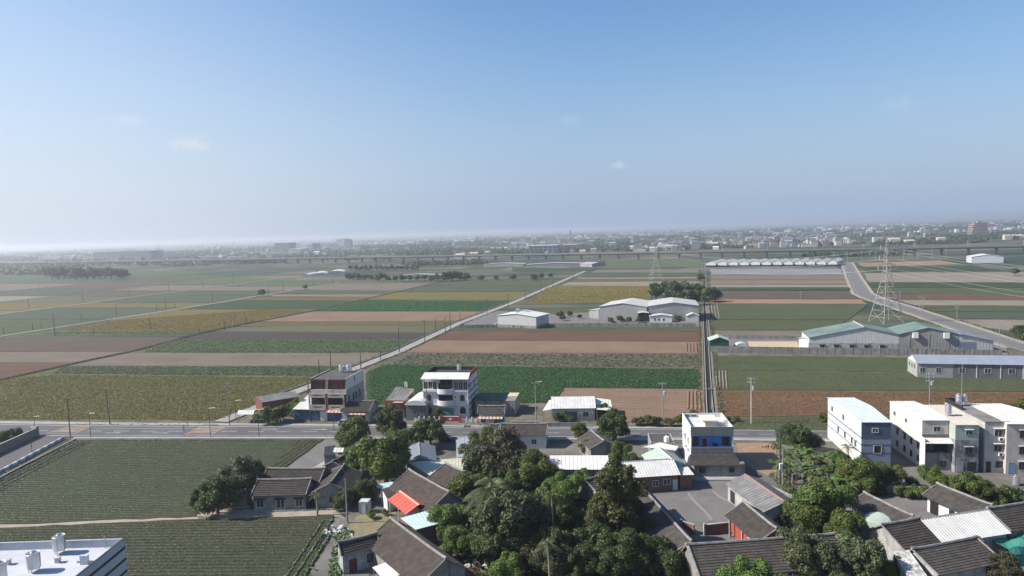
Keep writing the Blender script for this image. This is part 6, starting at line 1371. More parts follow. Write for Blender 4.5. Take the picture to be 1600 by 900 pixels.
o, h = ware('small_warehouse', 'small pale warehouse with white roof and dark base', (778,511), (838,514), 6.2, 1.2, 14, PALEG, WHITE_SHEET, OLDCONC, 1.5, ops=[('F', 2.5, .4, .9, .8, 'dwin'), ('F', -2.0, .4, .9, .8, 'dwin')])
x, y, _ = at(o, -2, 9); q = root('rooftop_frame', 'small rooftop frame and ducts on the small pale warehouse', 'rooftop plant', x, y, 0, 6.7)
part(q, 'duct', PALEG, (-3, -1, -1, 1, .3, 2.2)); part(q, 'frame', GALV, (-.6, 3.6, -1, 1, 1.4, 1.6)); part(q, 'leg', GALV, (-.5, -.3, -.9, -.7, 0, 1.4)); part(q, 'leg', GALV, (3.2, 3.4, -.9, -.7, 0, 1.4))
ware('twin_warehouse', 'bay of the grey twin warehouse with a lean annex', (937,500), (1011,501.5), 7.4, 1.8, 26, GREYSHEET, PALER, zt2=7.6); ware('twin_warehouse', 'bay of the grey twin warehouse beside the canal', (1014,501.5), (1092,501), 8.0, 1.8, 26, GREYSHEET, PALER, apex=.5)
ware('side_shed', 'low white roofed annex leaning on the twin warehouse', (921,497), (936,498.5), 4.6, .8, 12, GREYSHEET, WHITE_SHEET, apex=1.0); ware('link_porch', 'dark porch between the twin warehouse bays', (997,503), (1013,503), 4.8, .3, 4, DARKROOM, WHITE_SHEET)
ware('white_hut', 'long low white hut before the canal side warehouse bay', (1015,504), (1050,504), 3.4, .8, 5, WHITE, WHITE_SHEET, ops=[('F', -3, 1, .8, 1.2, 'dwin'), ('F', -1, 1, .8, 1.2, 'dwin'), ('F', 1.5, 1, .8, 1.2, 'dwin')]); ware('white_hut', 'small gabled white hut by the canal corner', (1073,503), (1092,503), 3.2, 1.3, 6, PALEG, WHITE_SHEET)
def long_wall(p0, p1, hgt, label, m=OLDCONC, name='boundary_wall', step=3.0):
    a, b = Vector(W2(p0)), Vector(W2(p1)); L = (b-a).length; o = root(name, label, 'wall', a.x, a.y, math.atan2(b.y-a.y, b.x-a.x)); n = max(1, int(L/step)); pm_ = MB().box(.02, L/n-.02, -.1, .1, 0, hgt).mesh('wall_panel', m); cm_ = MB().box(-.14, .14, -.16, .16, 0, hgt+.12).mesh('wall_post', m)
    for i in range(n): q = obj('wall_panel', pm_, o); q.location = (i*L/n, 0, 0); q = obj('wall_post', cm_, o); q.location = (i*L/n, 0, 0)
    return o
long_wall((866,511), (1088,511.5), 2.0, 'weathered concrete wall before the twin warehouse'); long_wall((720,513), (778,512), 1.8, 'dark concrete wall between farm road and small warehouse', step=2.5); long_wall((1108,551), (1566,558), 2.6, 'long stained concrete wall before the green roofed factory'); long_wall((1140,530), (1250,531), 1.8, 'dark wall behind the drying ground')
# green roofed factory
CLAD = mat('light grey corrugated wall', (0.55,0.54,0.52), (0.49,0.48,0.465), stain=.1); RAWC = mat('raw concrete wall', (0.3,0.295,0.285), (0.23,0.226,0.22), sc=.25, stain=.35)
o, h = ware('green_factory', 'long factory hall with faded green roof and windows in a stained base', (1264,549), (1404,550.5), 5.4, 2.6, 16, CLAD, GREENROOF, BLOCKW, 3.4, apex=.62, zt2=6.8, ops=[('F', x, 1.4, 1.7, 1.2, 'awin') for x in (-11, -6, -.5, 4.6, 10)])
part(o, 'ridge_strip', WHITE_SHEET, (3.4, 3.8, -.42, 16.42, 9.6, 9.75))
o2, h2 = ware('concrete_factory', 'raw concrete factory bay with green roof and two white vents', (1404,550.5), (1499,552), 6.9, 2.4, 16, RAWC, GREENROOF, apex=.48, zt2=7.0)
for x in (-4.6, 5.6): q = part(o2, 'vent_hood', PLASTIC, (x-.9, x+.9, -1.1, -.05, 5.6, 7.6))
for x in (-6.5, 0, 6.5): part(o2, 'pilaster', RAWC, (x-.2, x+.2, -.12, -.05, 0, 6.8))
o3, h3 = ware('grey_factory_bay', 'grey clad factory end bay with blue roof and big shutter', (1499,552), (1552,552), 6.8, .3, 16, CLAD, BLUEROOF, apex=.02, zt2=4.6, ops=[('F', -3.0, 0, 5.6, 4.2, 'shut', MIDBLUE)])
ware('entrance_annex', 'white two level annex at the drying ground end of the green factory', (1248,546), (1263,548), 4.6, .4, 9, WHITE, WHITE_SHEET)
o, h = ware('green_hut', 'dark green hut with pale mint hipped roof by the canal', (1109,547), (1139,547), 3.8, 1.4, 7, DKGREEN, MINTROOF)
g = G((1160,546)); o = root('polytunnel', 'small silver polytunnel beside the dark green hut', 'tunnel', g.x, g.y, R(-14)); m = MB(); m.prism([(3*math.cos(math.pi*i/10), 2.4*math.sin(math.pi*i/10)) for i in range(11)], (0, 5)); m.build('cover', mat('silver film', (0.5,0.5,0.5), (0.36,0.36,0.36), sc=.8), o)
for y in (0, 1.6, 3.3, 5): b = MB(); b.tube([(3.05*math.cos(math.pi*i/10), y, 2.45*math.sin(math.pi*i/10)+.01) for i in range(11)], .06, 4); b.build('hoop', GALV, o)
# long grey shed at the right
a = Vector(W2((1433,590))); ang = R(-14); o = root('long_grey_shed', 'long low shed with charcoal walls and blue grey roof', 'warehouse', a.x, a.y, ang); L = 42; D = 9.5
part(o, 'wall', GREYSHEET, (0, 10, 0, D, 0, 4.6)); part(o, 'wall', mat('dark grey cladding', (0.16,0.16,0.165), (0.13,0.13,0.135), stain=.1), (10.002, 29, 0, D, 0, 4.6)); part(o, 'wall', BLUESHEET, (29.002, L, 0, D, 0, 4.6))
for x in (16.5, 23, 29): part(o, 'pilaster', WHITE, (x-.12, x+.12, -.1, -.003, 0, 4.55))
for x, w in ((1.5, 1.5), (6, 1.5), (12.5, 1.8), (19.5, 1.8), (26, 1.8), (33, 1.6)): window(o, x, 0, 1.6, 0, w, 1.7, FRAMEW if x != 33 else FRAMED)
m = MB(); m.prismx([(0, 4.602), (D, 4.602), (D/2, 6.4)], (0, L)); m.build('gable_panel', WHITE, o); sheet_slope((-.2, D/2, 6.45), (L, D/2, 6.45), (L, -.4, 4.5), (-.2, -.4, 4.5), rib=1.2).build('roof_slope', BLUEROOF, o); sheet_slope((L, D/2+.01, 6.45), (-.2, D/2+.01, 6.45), (-.2, D+.4, 4.5), (L, D+.4, 4.5), rib=1.2).build('roof_slope', BLUEROOF, o)
for y in (2.5, 5, 7.5): window(o, 0, y, 2.4, -math.pi/2, 1.1, 1.4, FRAMEA)
# livestock sheds, far sheds
for i in range(12):
    p0, p1 = (1103+17.2*i, 417.2-.12*i), (1103+17.2*i+15.5, 417.2-.12*i)
    o, h = ware('livestock_shed', 'pale livestock shed in the row, each gable end open below', p0, p1, 4.6, 2.2, 55, WHITE, mat('grey white shed roof', (0.42,0.42,0.42), (0.34,0.34,0.34)), DARKROOM, 2.0); o['group'] = 'row of livestock sheds'; o['category'] = 'shed'  # solid dark base stands for the shade in the open gable ends
ware('blue_shed', 'long pale blue shed with white roof before the viaduct', (1518,411), (1568,410.5), 6.5, 2.4, 24, BLUESHEET, WHITE_SHEET)
long_wall((1103,421), (1308,419), 1.5, 'low grey wall before the livestock sheds', name='shed_wall', step=12)
for p0, p1, lab in (((470,433),(486,432.5),'white plastic crop tunnel beside the third lane'), ((490,431),(513,430),'second white plastic tunnel near the hedge'), ((512,428),(538,427),'farther white plastic tunnel near the hedge')):
    a, b = Vector(W2(p0)), Vector(W2(p1)); W = (b-a).length/2; o = root('crop_tunnel', lab, 'tunnel', *((a+b)/2), math.atan2(b.y-a.y, b.x-a.x)); m = MB(); m.prism([(W*math.cos(math.pi*i/10), 4.0*math.sin(math.pi*i/10)) for i in range(11)], (0, 40)); m.build('cover', WHITE_SHEET, o); part(o, 'end_panel', PALEG, (-W*.5, W*.5, -.1, -.003, 0, 2.4))
for p0, p1, z, D, lab in (((822,418),(916,416),4,16,'long low grey roofed farm shed near the viaduct'), ((755,417),(818,416),3.5,14,'low grey farm shed in line with the long shed'), ((925,417),(946,415),4,20,'short farm shed beside the far hedge'), ((620,434),(688,433),2.5,10,'low pale roof behind the tree row')):
    ware('farm_shed', lab, p0, p1, z, 1.5, D, GREYWALL, PALER)

# ------------------------------------------------------------------ poles, lamps, wires
def pole(p, top, label, arms=1, m=POLE, group=None, r=.15, lamp=False, box=False, name='utility_pole', tilt=0.0, az=R(-10)):
    g = G(p); hgt = min(max(HT(g.x, g.y, top), 3.0), 16); o = root(name, label, 'pole' if not lamp else 'lamp', g.x, g.y, az, group=group); o.rotation_euler = (0, tilt, az)
    b = MB(); b.tube([(0, 0, -.05), (0, 0, hgt)], [r, r*.65], 7); b.build('shaft', m, o)
    for k in range(arms):
        z = hgt-.35-k*.9; b = MB(); b.box(-.95, .95, -.06, .06, z-.06, z+.06); c = b.build('crossarm', m, o); i = MB()
        for x in (-.85, -.3, .3, .85): i.lathe([(.04, z+.062), (.07, z+.12), (.05, z+.18), (.07, z+.24), (.03, z+.3)], x, 0, 6)
        i.build('insulators', PLASTIC, c)
    if lamp:
        b = MB(); b.tube([(0, 0, hgt-.1), (.3, 0, hgt+.05), (1.3, 0, hgt+.15)], .05, 5); b.build('lamp_arm', GALV, o); b = MB(); b.box(1.1, 1.75, -.13, .13, hgt+.08, hgt+.22); b.build('lamp_head', PLASTIC, o)
    if box: b = MB(); b.lathe([(.28, hgt-3.2), (.32, hgt-3.1), (.32, hgt-2.2), (.2, hgt-2.1)], .45, 0, 10); b.build('transformer', GALV, o); b = MB(); b.box(0, .5, -.05, .05, hgt-3.3, hgt-3.2); b.build('bracket', GALV, o)
    return o, hgt
road_poles = []
for p, t, lab, kw in (((110,683),621,'dark road side pole with a crossarm at the big field', dict(m=DKPOLE)), ((172,664),607,'leaning pole pair by the yellow green field', dict(m=DKPOLE, tilt=R(-3))), ((359,665),598,'pole with crossarms at the farm road mouth', dict(arms=2)), ((838,662),597,'pole beside the dark low yard wall', dict(lamp=True)), ((1036,665),598,'pole with a transformer before the pink soil field', dict(box=True, arms=1)), ((1174,662),590,'white pole with transformers before the rusty field', dict(m=GALV, arms=2, box=True, r=.2))):
    road_poles.append(pole(p, t, lab, **kw))
pole((1452,645), 583, 'pole with crossarms behind the white clad house', arms=3, box=True); pole((1502,640), 570, 'thin mast rising behind the steel roof tanks', arms=0, m=GALV, r=.07, name='mast')
pole((669,668), 608, 'dark pole in front of the tall white house', arms=0, m=DKPOLE, lamp=True)
for p, t, lab in (((142,684),646,'thin road lamp beside the first hatched island'), ((55,675),651,'short road lamp at the side lane mouth'), ((50,706),668,'lamp post standing on the side lane'), ((329,683),638,'road lamp beside the second hatched island'), ((405,684),640,'road lamp on the kerb facing the dark tree'), ((522,673),640,'road lamp in front of the shop house'), ((369,656),626,'short lamp beside the small white porch')):
    pole(p, t, lab, arms=0, lamp=True, m=DKPOLE, r=.09, name='street_lamp')
for p, t in (((288,682),665),):
    g = G(p); o = root('traffic_post', 'short white and red marker post by the hatched island', 'post', g.x, g.y); part(o, 'shaft', WHITE, (-.08, .08, -.08, .08, 0, 2.8)); part(o, 'collar', REDPAINT, (-.1, .1, -.1, .1, 1.8, 2.2)); part(o, 'plate', WHITE, (-.3, .3, -.12, -.09, 2.3, 2.9))
L1P = [((482,614),585),((499,587),561),((517,577),547),((564,577),551),((595,565),546),((624,551),512),((664,535),499),((681,519),498),((696,524),496),((704,517),482),((719,503),485),((761,490),466),((794,479),459),((821,467),448),((845,456),442),((864,449),437),((895,436),411),((919,422),408)]
fp = [pole(p, t, 'concrete utility pole along the pale farm road', 1 if i % 2 == 0 else 0, r=.2, m=DKPOLE, group='poles along the farm road') for i, (p, t) in enumerate(L1P)]
LFP = [((86,525),489),((45,482),466),((130,472),459),((182,495),475),((235,516),495),((259,482),465),((367,512),490),((332,471),456),((264,454),442),((317,449),437),((365,444),432),((203,464),451),((146,524),511),((51,516),505),((65,514),502),((6,522),510),((128,504),491),((245,485),474),((274,482),474),((311,522),509),((351,516),502),((385,510),495),((443,455),440),((490,445),430),((60,448),441),((520,446),434),((420,462),446)]
for i, (p, t) in enumerate(LFP): pole(p, t, 'thin dark utility pole standing among the soybean fields and pale lanes', 1 if i % 3 == 0 else 0, m=DKPOLE, r=.2, group='poles among the soybean fields')
for p, t in (((1097,480),462),((1104,476),464),((1099,452),438),((1112,640),606),((1251,476),455)): pole(p, t, 'utility pole beside the straight canal and its fields', 1, group='poles along the canal')
for i, (p, t) in enumerate((((1406,486),455),((1442,500),464),((1437,482),462),((1495,509),478),((1561,542),501),((1342,461),440),((1330,452),430),((1322,442),418))): pole(p, t, 'utility pole along the bending far road', 1 + (i % 2), group='poles along the far road')
for i in range(9): pole((1302+22*i, 411-.8*i), 394-1.2*i, 'slim grey lamp post before the viaduct', 0, m=GALV, r=.14, lamp=True, group='lamp posts before the viaduct', name='street_lamp')
pole((543,817), 748, 'tall wooden pole between farmhouse and aqua roof', 0, r=.17)
pole((1219,758), 668, 'tall pole of the twin pair carrying a white meter box', 0, m=DKPOLE, r=.17); pole((1223,759), 703, 'shorter pale pole of the twin pair', 0, r=.15); pole((1244,772), 726, 'thin striped pole beside the bare earth lot', 0, m=DKPOLE, r=.1); pole((735,660), 640, 'thin bent pole beside the red gate', 0, m=DKPOLE, r=.05)
g = G((1219,758)); o = root('meter_box', 'white meter box strapped to the tall twin pole', 'box', g.x, g.y-.2, 0, 3.2); part(o, 'casing', PLASTIC, (-.3, .3, -.35, 0, 0, 1.1)); part(o, 'lid', PLASTIC, (-.33, .33, -.38, .02, 1.102, 1.16))
WIRE = mat('cable', (0.05,0.05,0.05), (0.04,0.04,0.04), rough=.6); WIREL = mat('bare conductor', (0.42,0.42,0.42), (0.36,0.36,0.36), rough=.5)
def wire(a, b, sag, r, label, m=WIRE, group=None):
    a, b = Vector(a), Vector(b); mb = MB(); mb.tube([tuple(a.lerp(b, i/14) - Vector((0, 0, 4*sag*(i/14)*(1-i/14)))) for i in range(15)], r, 4); return tag(mb.build('power_cable', m), label, 'cable', group)
def tops(q, x=.85): o, h_ = q; c, s = math.cos(o.rotation_euler.z), math.sin(o.rotation_euler.z); return (o.location.x+c*x, o.location.y+s*x, h_-.05)
for i in range(5):
    for x in (-.85, .85): wire(tops(road_poles[i], x), tops(road_poles[i+1], x), 1.2, .018, 'thin power cable strung along the main road', group='cables along the main road')
for i in (5, 6, 9, 11, 12, 13): wire(tops(fp[i], .5), tops(fp[{5:6, 6:9, 9:11, 11:12, 12:13, 13:14}[i]], .5), .9, .018, 'thin power cable strung along the farm road', group='cables along the farm road')
for (p0, z0), (p1, z1), lab in ((((1219,758),9.5),((1146,690),7.5),'cable from the twin poles to the blue fronted house'), (((1219,758),9.5),((1174,662),10),'cable from the twin poles to the white roadside pole'), (((1219,758),9.3),((1346,716),7),'cable from the twin poles to the clad house'), (((543,817),9),((484,658),7),'cable from the wooden pole to the shop house'), (((669,668),7),((541,659),6),'cable between white house pole and shop house'), (((543,817),9),((640,770),5),'cable from the wooden pole to the brown tiled slope')):
    a, b = G(p0), G(p1); wire((a.x, a.y, z0), (b.x, b.y, z1), .8, .02, lab)
# ------------------------------------------------------------------ lattice pylons
LAT = mat('pylon steel', (0.4,0.39,0.375), (0.33,0.32,0.31), rough=.6)
def pylon(x, y, hgt, base, az, label, th=.16, lev=9):
    o = root('lattice_pylon', label, 'pylon', x, y, az); h2 = base/2
    def half(z): t = z/hgt; return h2*(1-t/.55)+.09*hgt*.35*(t/.55) if t < .55 else .0315*hgt - (.0315*hgt-.35)*((t-.55)/.45)
    zs = [hgt*(1-(1-i/lev)**1.35) for i in range(lev)] + [hgt*.97]
    for sx in (-1, 1):
        for sy in (-1, 1): b = MB(); b.tube([(sx*half(z), sy*half(z), z) for z in zs] , [th*1.3]*3+[th]*(len(zs)-3), 4); b.build('leg', LAT, o)
    for f in range(4):
        b = MB()
        for z0, z1 in zip(zs, zs[1:]):
            a, c = half(z0), half(z1)
            def P(s, k, z): return {0: (s*k, -k, z), 1: (s*k, k, z), 2: (-k, s*k, z), 3: (k, s*k, z)}[f]
            b.tube([P(-1, a, z0), P(1, c, z1)], th*.6, 3); b.tube([P(1, a, z0), P(-1, c, z1)], th*.6, 3); b.tube([P(-1, c, z1), P(1, c, z1)], th*.6, 3)
            if z1-z0 > 4: zm = (z0+z1)/2; km = half(zm); b.tube([P(-1, km, zm), P(1, km, zm)], th*.5, 3)
        b.build('bracing', LAT, o)
    A = []
    for k, t in enumerate((.66, .78, .9)):
        for s in (-1, 1):
            z = hgt*t; L = hgt*(.115, .1, .085)[k]; b = MB(); w = half(z)
            for sy in (-1, 1): b.tube([(s*w, sy*w, z), (s*L, 0, z+.3)], th*.7, 3); b.tube([(s*w, sy*w, z+hgt*.035), (s*L, 0, z+.3)], th*.6, 3)
            for q in (.35, .65): b.tube([(s*(w+(L-w)*q), w*(1-q), z+.1), (s*(w+(L-w)*q), -w*(1-q), z+.1)], th*.4, 3)
            c = b.build('crossarm', LAT, o); i = MB(); i.tube([(s*L, 0, z+.25), (s*L, 0, z-1.6)], .09, 5); i.build('insulator', PLASTIC, c)
            A.append((s*L, z-1.6))
    b = MB(); b.tube([(0, 0, hgt*.965), (0, 0, hgt)], .2, 4); b.build('peak', LAT, o)
    return o, A
def arm_pt(q, i): o, A = q; x, z = A[i]; a = o.rotation_euler.z; return (o.location.x+math.cos(a)*x, o.location.y+math.sin(a)*x, z)
g2 = G((1385,504)); g1 = G((1025,438)); g0 = G((892,388))
dr = Vector((g1.x-g2.x, g1.y-g2.y)); az = math.atan2(dr.y, dr.x)-math.pi/2
P2 = pylon(g2.x, g2.y, 41.5, 11, az, 'tall pale lattice pylon behind the green roofed factory', .12); P1 = pylon(g1.x, g1.y, 36, 11, az, 'pale lattice pylon in the far striped fields', .12); P0 = pylon(g0.x, g0.y, 50, 12, az, 'dark hazy lattice pylon beyond the viaduct', .3, 8)
P3 = pylon(g2.x+22, g2.y-265, 41.5, 11, az+R(8), 'lattice pylon carrying the lines on past the clad houses', .15)
for i in range(6):
    wire(arm_pt(P2, i), arm_pt(P3, i), 6, .035, 'pale high voltage conductor sloping down from the near pylon', WIREL, 'high voltage conductors'); wire(arm_pt(P1, i), arm_pt(P2, i), 8, .04, 'pale high voltage conductor between the two field pylons', WIREL, 'conductors between the pylons')
for k, (px, py, hh) in enumerate(((745,391,40),(1180,378,36),(690,384,38),(522,381,42),(505,381,40),(425,385,42),(365,388,42),(340,389,40),(248,393,40),(398,402,26))):
    g = G((px, py)); pylon(g.x, g.y, hh, 9, az, 'faint lattice pylon far off in the haze', .35, 5)[0]['group'] = 'faint pylons on the horizon'
# ------------------------------------------------------------------ vehicles
def car(px, py, rz, label, paint, x=None):
    g = G((px, py)); o = root('parked_car', label, 'car', g.x, g.y, rz)
    b = MB(); b.prism([(-2.15, .35), (2.15, .35), (2.18, .7), (1.95, .88), (.95, .98), (-1.9, 1.0), (-2.15, .8)], (-.85, .85)); b.build('body', paint, o)
    b = MB(); lo, hi = .8, .62
    b.hexa([(-1.85, -lo, 1.0), (.95, -lo, .98), (.95, lo, .98), (-1.85, lo, 1.0)], [(-1.35, -hi, 1.45), (.2, -hi, 1.45), (.2, hi, 1.45), (-1.35, hi, 1.45)]); b.build('windows', GLASS, o); part(o, 'roof', paint, (-1.4, .25, -.64, .64, 1.452, 1.5))
    for x in (-1.35, 1.35):
        for s in (-1, 1):
            b = MB(); b.prism([(x+.32*math.cos(t*math.pi/8), .32+.32*math.sin(t*math.pi/8)) for t in range(16)], (s*.87-.1, s*.87+.06)); w = b.build('wheel', BLACK, o); b = MB(); y = s*.87+(.062 if s > 0 else -.102); b.prism([(x+.19*math.cos(t*math.pi/5), .32+.19*math.sin(t*math.pi/5)) for t in range(10)], (min(y, y+.01*s), max(y, y+.01*s))); b.build('rim', GALV, w)
    for s in (-.6, .6): part(o, 'headlight', PLASTIC, (2.1, 2.19, s-.18, s+.18, .62, .76)); part(o, 'tail_light', REDPAINT, (-2.18, -2.1, s-.18, s+.18, .66, .8))
    return o
SILVER = mat('silver car paint', (0.45,0.47,0.5), (0.42,0.44,0.47), rough=.3, metal=.4)
car(541, 664, R(12), 'silver saloon car parked before the shop house awnings', SILVER); car(1286, 548.5, R(-14), 'black car parked at the green factory base', mat('black car paint', (.02,.02,.022), (.018,.018,.02), rough=.3)); car(779, 508.5, R(20), 'white car parked beside the small warehouse', WHITE); car(700, 690, R(-8), 'dark car in the shade of the zinc roofs', mat('navy car paint', (.03,.035,.05), (.026,.03,.045), rough=.3)); car(955, 503, R(-15), 'grey van parked at the twin warehouse', SILVER); car(1325, 549, R(-14), 'orange small truck at the stained factory base', mat('orange paint', (.5,.22,.04), (.45,.2,.04)))
g = G((730,668)); o = root('scooter', 'small scooter parked beside the red gate', 'scooter', g.x, g.y, R(20))
for x in (-.6, .6): b = MB(); b.prism([(x+.25*math.cos(t*math.pi/6), .25+.25*math.sin(t*math.pi/6)) for t in range(12)], (-.06, .06)); b.build('wheel', BLACK, o)
b = MB(); b.prism([(-.8, .45), (.1, .3), (.45, .35), (.6, .9), (.5, .95), (.3, .5), (0, .5), (-.1, .75), (-.8, .8)], (-.15, .15)); b.build('body', GREYWALL, o); b = MB(); b.tube([(.52, -.35, 1.0), (.55, 0, 1.0), (.52, .35, 1.0)], .03, 5); b.build('handlebar', BLACK, o)
# ------------------------------------------------------------------ the far plain: big landmarks, houses, trees
def block(px0, px1, pyb, pyt, D, wall, roofm, label, name='far_building', par=.8, floors=0, stripes=True):
    g = G(((px0+px1)/2, pyb)); d = math.hypot(g.x, g.y); W = (px1-px0)*d/F; hh = HT(g.x, g.y, pyt); o = root(name, label, 'building', g.x, g.y, R(-12)); part(o, 'wall', wall, (-W/2, W/2, 0, D, 0, hh)); part(o, 'roof', roofm, (-W/2-.5, W/2+.5, -.5, D+.5, hh+.002, hh+.9))
    n = max(2, int(W/9))
    for k in range(max(1, int(hh/5))):
        b = MB()
        for i in range(n): x = -W/2+(i+.5)*W/n; b.box(x-W/n*.33, x+W/n*.33, -.12, -.003, 1.5+k*5, 4.2+k*5)
        b.build('window_row', GLASS, o)
    return o
FG = mat('far grey wall', (0.2,0.21,0.23), (0.16,0.17,0.19), sc=.02); FW = mat('far white wall', (0.6,0.6,0.58), (0.5,0.5,0.48), sc=.03)
block(146, 188, 405, 393.5, 60, FG, PALER, 'wide hazy grey factory with a pale roof behind the viaduct'); block(187, 236, 405.5, 393, 60, FG, FG, 'dark hazy grey factory block behind the isolated grove'); block(236, 258, 404, 394, 50, FW, PALER, 'pale low factory wing beside the dark grey block')
block(429, 453, 393, 380, 50, FG, FG, 'hazy grey tower block near the cream factory'); block(469, 489, 394, 381, 60, FW, mat('cream far roof', (0.6,0.56,0.46), (0.5,0.47,0.4)), 'cream roofed factory block in the haze'); block(451, 470, 395, 389, 50, FW, WHITE_SHEET, 'low white hall beside the cream factory'); block(526, 540, 385, 373, 40, FW, WHITE_SHEET, 'pale hazy high block beyond the cream factory'); block(539, 547, 386, 374, 30, FG, FG, 'narrow grey tower beside the pale high block')
block(826, 871, 396, 384, 50, FG, WHITE_SHEET, 'white roofed factory behind the viaduct'); block(881, 902, 390, 382.5, 40, FG, WHITE_SHEET, 'small white roofed hall next to the white roofed factory')
g = G((1532,368.5)); o = root('stepped_tower', 'brown stepped temple like tower block beyond the viaduct', 'building', g.x, g.y, R(-12)); BRN = mat('far brown stone', (0.3,0.22,0.19), (0.24,0.18,0.16), sc=.03)
for i in range(7): part(o, 'storey', BRN, (-20+2.2*(i//3)*1.2, 20-2.2*(i//3)*1.2, 0, 30, i*4.6, i*4.6+3.1)); part(o, 'storey_band', GLASS, (-19+2.6*(i//3), 19-2.6*(i//3), .8, 29, i*4.6+3.102, i*4.6+4.598))
part(o, 'roof', BRN, (-13, 13, 2, 26, 32.2, 33.4)); part(o, 'roof_tower', BRN, (-5, 5, 6, 16, 33.402, 38))
g = G((1532,368.5))
rf = random.Random(21); FARW = [mat('far house %s' % n, c, tuple(x*.82 for x in c), sc=.05) for n, c in (('white', (.66,.66,.63)), ('cream', (.5,.46,.39)), ('grey', (.36,.36,.36)), ('pink', (.42,.37,.34)))]
FARR = [mat('far roof white', (.7,.7,.69), (.6,.6,.59)), mat('far roof red', (.2,.13,.11), (.17,.11,.1)), mat('far roof blue', (.3,.33,.37), (.26,.29,.33)), mat('far roof grey', (.25,.25,.25), (.2,.2,.2))]
def far_mesh(k):
    W, D, hh = rf.uniform(7, 16), rf.uniform(9, 18), rf.choice((4.5, 6, 8, 10, 12)); wall = FARW[k % 4]; rm = FARR[(k*3) % 4]; b = MB(); b.box(-W/2, W/2, -D/2, D/2, 0, hh); nw = len(b.f)
    if k % 3 == 0: b.prism([(-W/2-.4, hh+.01), (W/2+.4, hh+.01), (0, hh+W*.17)], (-D/2-.4, D/2+.4))
    else: b.box(-W/2-.3, W/2+.3, -D/2-.3, D/2+.3, hh+.01, hh+.5); b.box(-W/4, W/6, 0, D/3, hh+.51, hh+2.8)
    nr = len(b.f); fl = int(hh/3)
    for f_ in range(fl):
        for i in range(3): x = -W/2+W*(i+.5)/3; b.box(x-W*.09, x+W*.09, -D/2-.06, -D/2-.003, f_*3+1, f_*3+2.4)
    me = b.mesh('far_house', wall); me.materials.append(rm); me.materials.append(GLASS); idx = [0]*nw+[1]*(nr-nw)+[2]*(len(b.f)-nr); me.polygons.foreach_set('material_index', idx); return me
FM = [far_mesh(k) for k in range(16)]
def hy(x): return 361.65-(x-797)*.03195
def far_house(px, dy, lab, grp):
    g = G((px, hy(px)+dy)); o = obj('far_house', rf.choice(FM)); o.location = (g.x, g.y, 0); o.rotation_euler = (0, 0, R(-13)+rf.choice((0, math.pi/2))+rf.uniform(-.1, .1)); s = rf.uniform(.85, 1.2); o.scale = (s, s, s); tag(o, lab, 'house', grp)
for i in range(150): far_house((rf.gauss(1045, 25), rf.gauss(1190, 40), rf.gauss(1280, 30), rf.uniform(880, 1330))[i % 4], 27+12*rf.random()**1.4, 'small pale house in the town behind the viaduct', 'houses of the town behind the viaduct')
for i in range(90): far_house(1640-700*rf.random()**1.6, 12+16*rf.random()**1.5, 'tiny hazy house in the town beyond', 'houses of the far town')
for i in range(55): far_house(rf.uniform(40, 860), rf.uniform(17, 32), 'tiny hazy house scattered over the plain around the grey factories', 'houses around the grey factories')
# the countless rest of town and woodland
V, Q = [], []; rng = np.random.default_rng(8)
def far_boxes(n, xr, dyr, seed, m, name, label, hs=(4, 11)):
    rng = np.random.default_rng(seed); mb = MB(); cnt = 0
    while cnt < n:
        px = rng.uniform(*xr); dy = dyr[0]+(dyr[1]-dyr[0])*rng.random()**1.2
        if math.sin(px*.021+dy*.5)+math.sin(px*.057-dy*.9) < rng.uniform(-1.2, 1.0): continue
        g = G((px, hy(px)+dy)); cnt += 1; w, d, h_ = rng.uniform(6, 22), rng.uniform(8, 20), rng.uniform(*hs); a = R(-13); c, s = math.cos(a), math.sin(a)
        q = [(g.x+c*x-s*y, g.y+s*x+c*y) for x, y in ((-w/2, -d/2), (w/2, -d/2), (w/2, d/2), (-w/2, d/2))]; r_ = h_+(w*.12 if rng.random() < .5 else .01)
        mb.hexa([(*p, 0) for p in q], [(*q[0], h_), (*q[1], h_), (*q[2], r_), (*q[3], r_)])
    tag(mb.build(name, m), label, 'town', kind='stuff')
far_boxes(380, (300, 1650), (4, 16), 1, FARW[0], 'distant_town', 'countless pale specks of houses below the horizon'); far_boxes(420, (-50, 1650), (4, 22), 2, FARW[2], 'distant_town', 'countless grey specks of houses below the horizon'); far_boxes(200, (-50, 1650), (6, 24), 3, FARR[3], 'distant_town', 'countless dark grey sheds below the horizon', (4, 8)); far_boxes(70, (700, 1650), (14, 40), 4, FARW[1], 'distant_town', 'countless cream houses packed behind the viaduct', (4, 11))
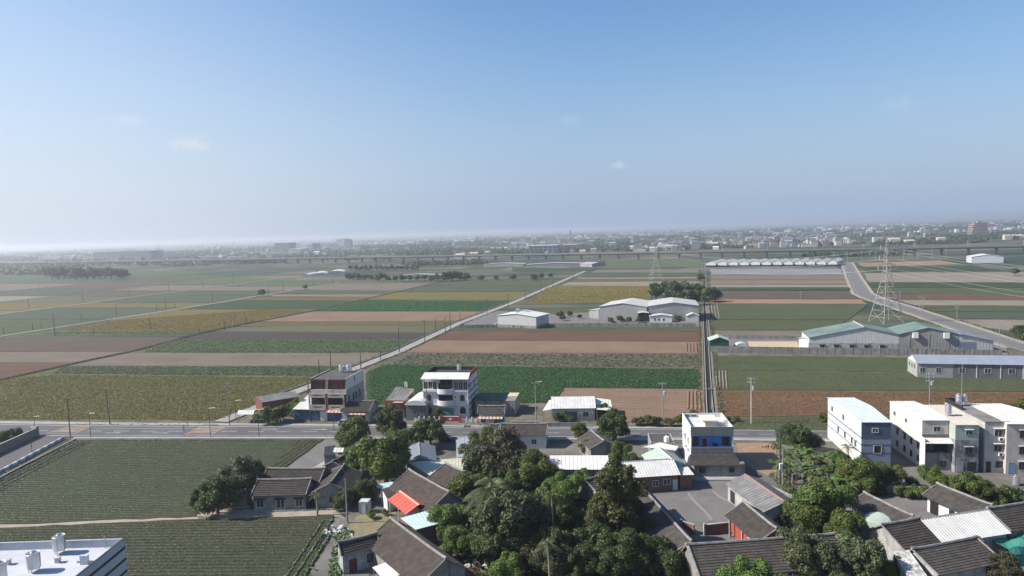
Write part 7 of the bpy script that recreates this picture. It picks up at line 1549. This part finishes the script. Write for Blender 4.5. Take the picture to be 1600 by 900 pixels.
def far_wood(n, xr, dyr, seed, label, size=(4, 9), thr=0.0):
    rng = np.random.default_rng(seed); P = []
    while len(P) < n:
        px = rng.uniform(*xr); dy = rng.uniform(*dyr)
        if math.sin(px*.017+dy*.37+seed)+math.sin(px*.043-dy*.61)+.6*math.sin(px*.11+dy*1.3) < thr: continue
        g = G((px, hy(px)+dy)); P.append((g.x+rng.normal(0, 5), g.y+rng.normal(0, 8)))
    P = np.array(P); k = 26; s = rng.uniform(*size, n)/2
    d = rng.normal(size=(n, k, 3)); d /= np.linalg.norm(d, axis=2)[:, :, None]; d[:, :, 2] = np.abs(d[:, :, 2])*1.1
    C = np.zeros((n, k, 3)); C[:, :, :2] = P[:, None, :]; C += d*s[:, None, None]*rng.uniform(.45, 1.05, (n, k, 1)); C[:, :, 2] += (s*.35)[:, None]
    nr = d + rng.normal(0, .4, d.shape); nr /= np.linalg.norm(nr, axis=2)[:, :, None]; t = np.cross(nr, rng.normal(size=nr.shape)); t /= np.linalg.norm(t, axis=2)[:, :, None]; b = np.cross(nr, t); sz = (s[:, None]*rng.uniform(.3, .55, (n, k)))[:, :, None]
    V = np.stack([C-t*sz, C-b*sz*.8, C+t*sz, C+b*sz*.8], 2).reshape(-1, 3)
    tag(obj('distant_woodland', npmesh('distant_woodland', V, np.arange(len(V)).reshape(-1, 4), LG_DARK)), label, 'trees', kind='stuff')
far_wood(4600, (-60, 1660), (20, 38), 1, 'dark scattered trees of the plain behind the viaduct', (6, 12), .2); far_wood(5200, (-60, 1660), (8, 21), 2, 'hazy far woodland under the horizon', (8, 18), .1); far_wood(500, (1370, 1535), (35, 41), 3, 'dark orchard belt beyond the viaduct near the stepped tower', (6, 9), -2); far_wood(420, (620, 1000), (27, 36), 5, 'dark tree belt behind the middle of the viaduct', (8, 14), -.5)
far_wood(260, (640, 760), (45, 50), 6, 'dark shrubs beneath the viaduct', (5, 8), -2); far_wood(300, (1260, 1430), (47, 56), 7, 'dark scrub beneath the viaduct spans near the far road', (5, 8), -2); far_wood(300, (-60, 120), (28, 45), 9, 'hazy woods around the isolated grove', (8, 14), 0)
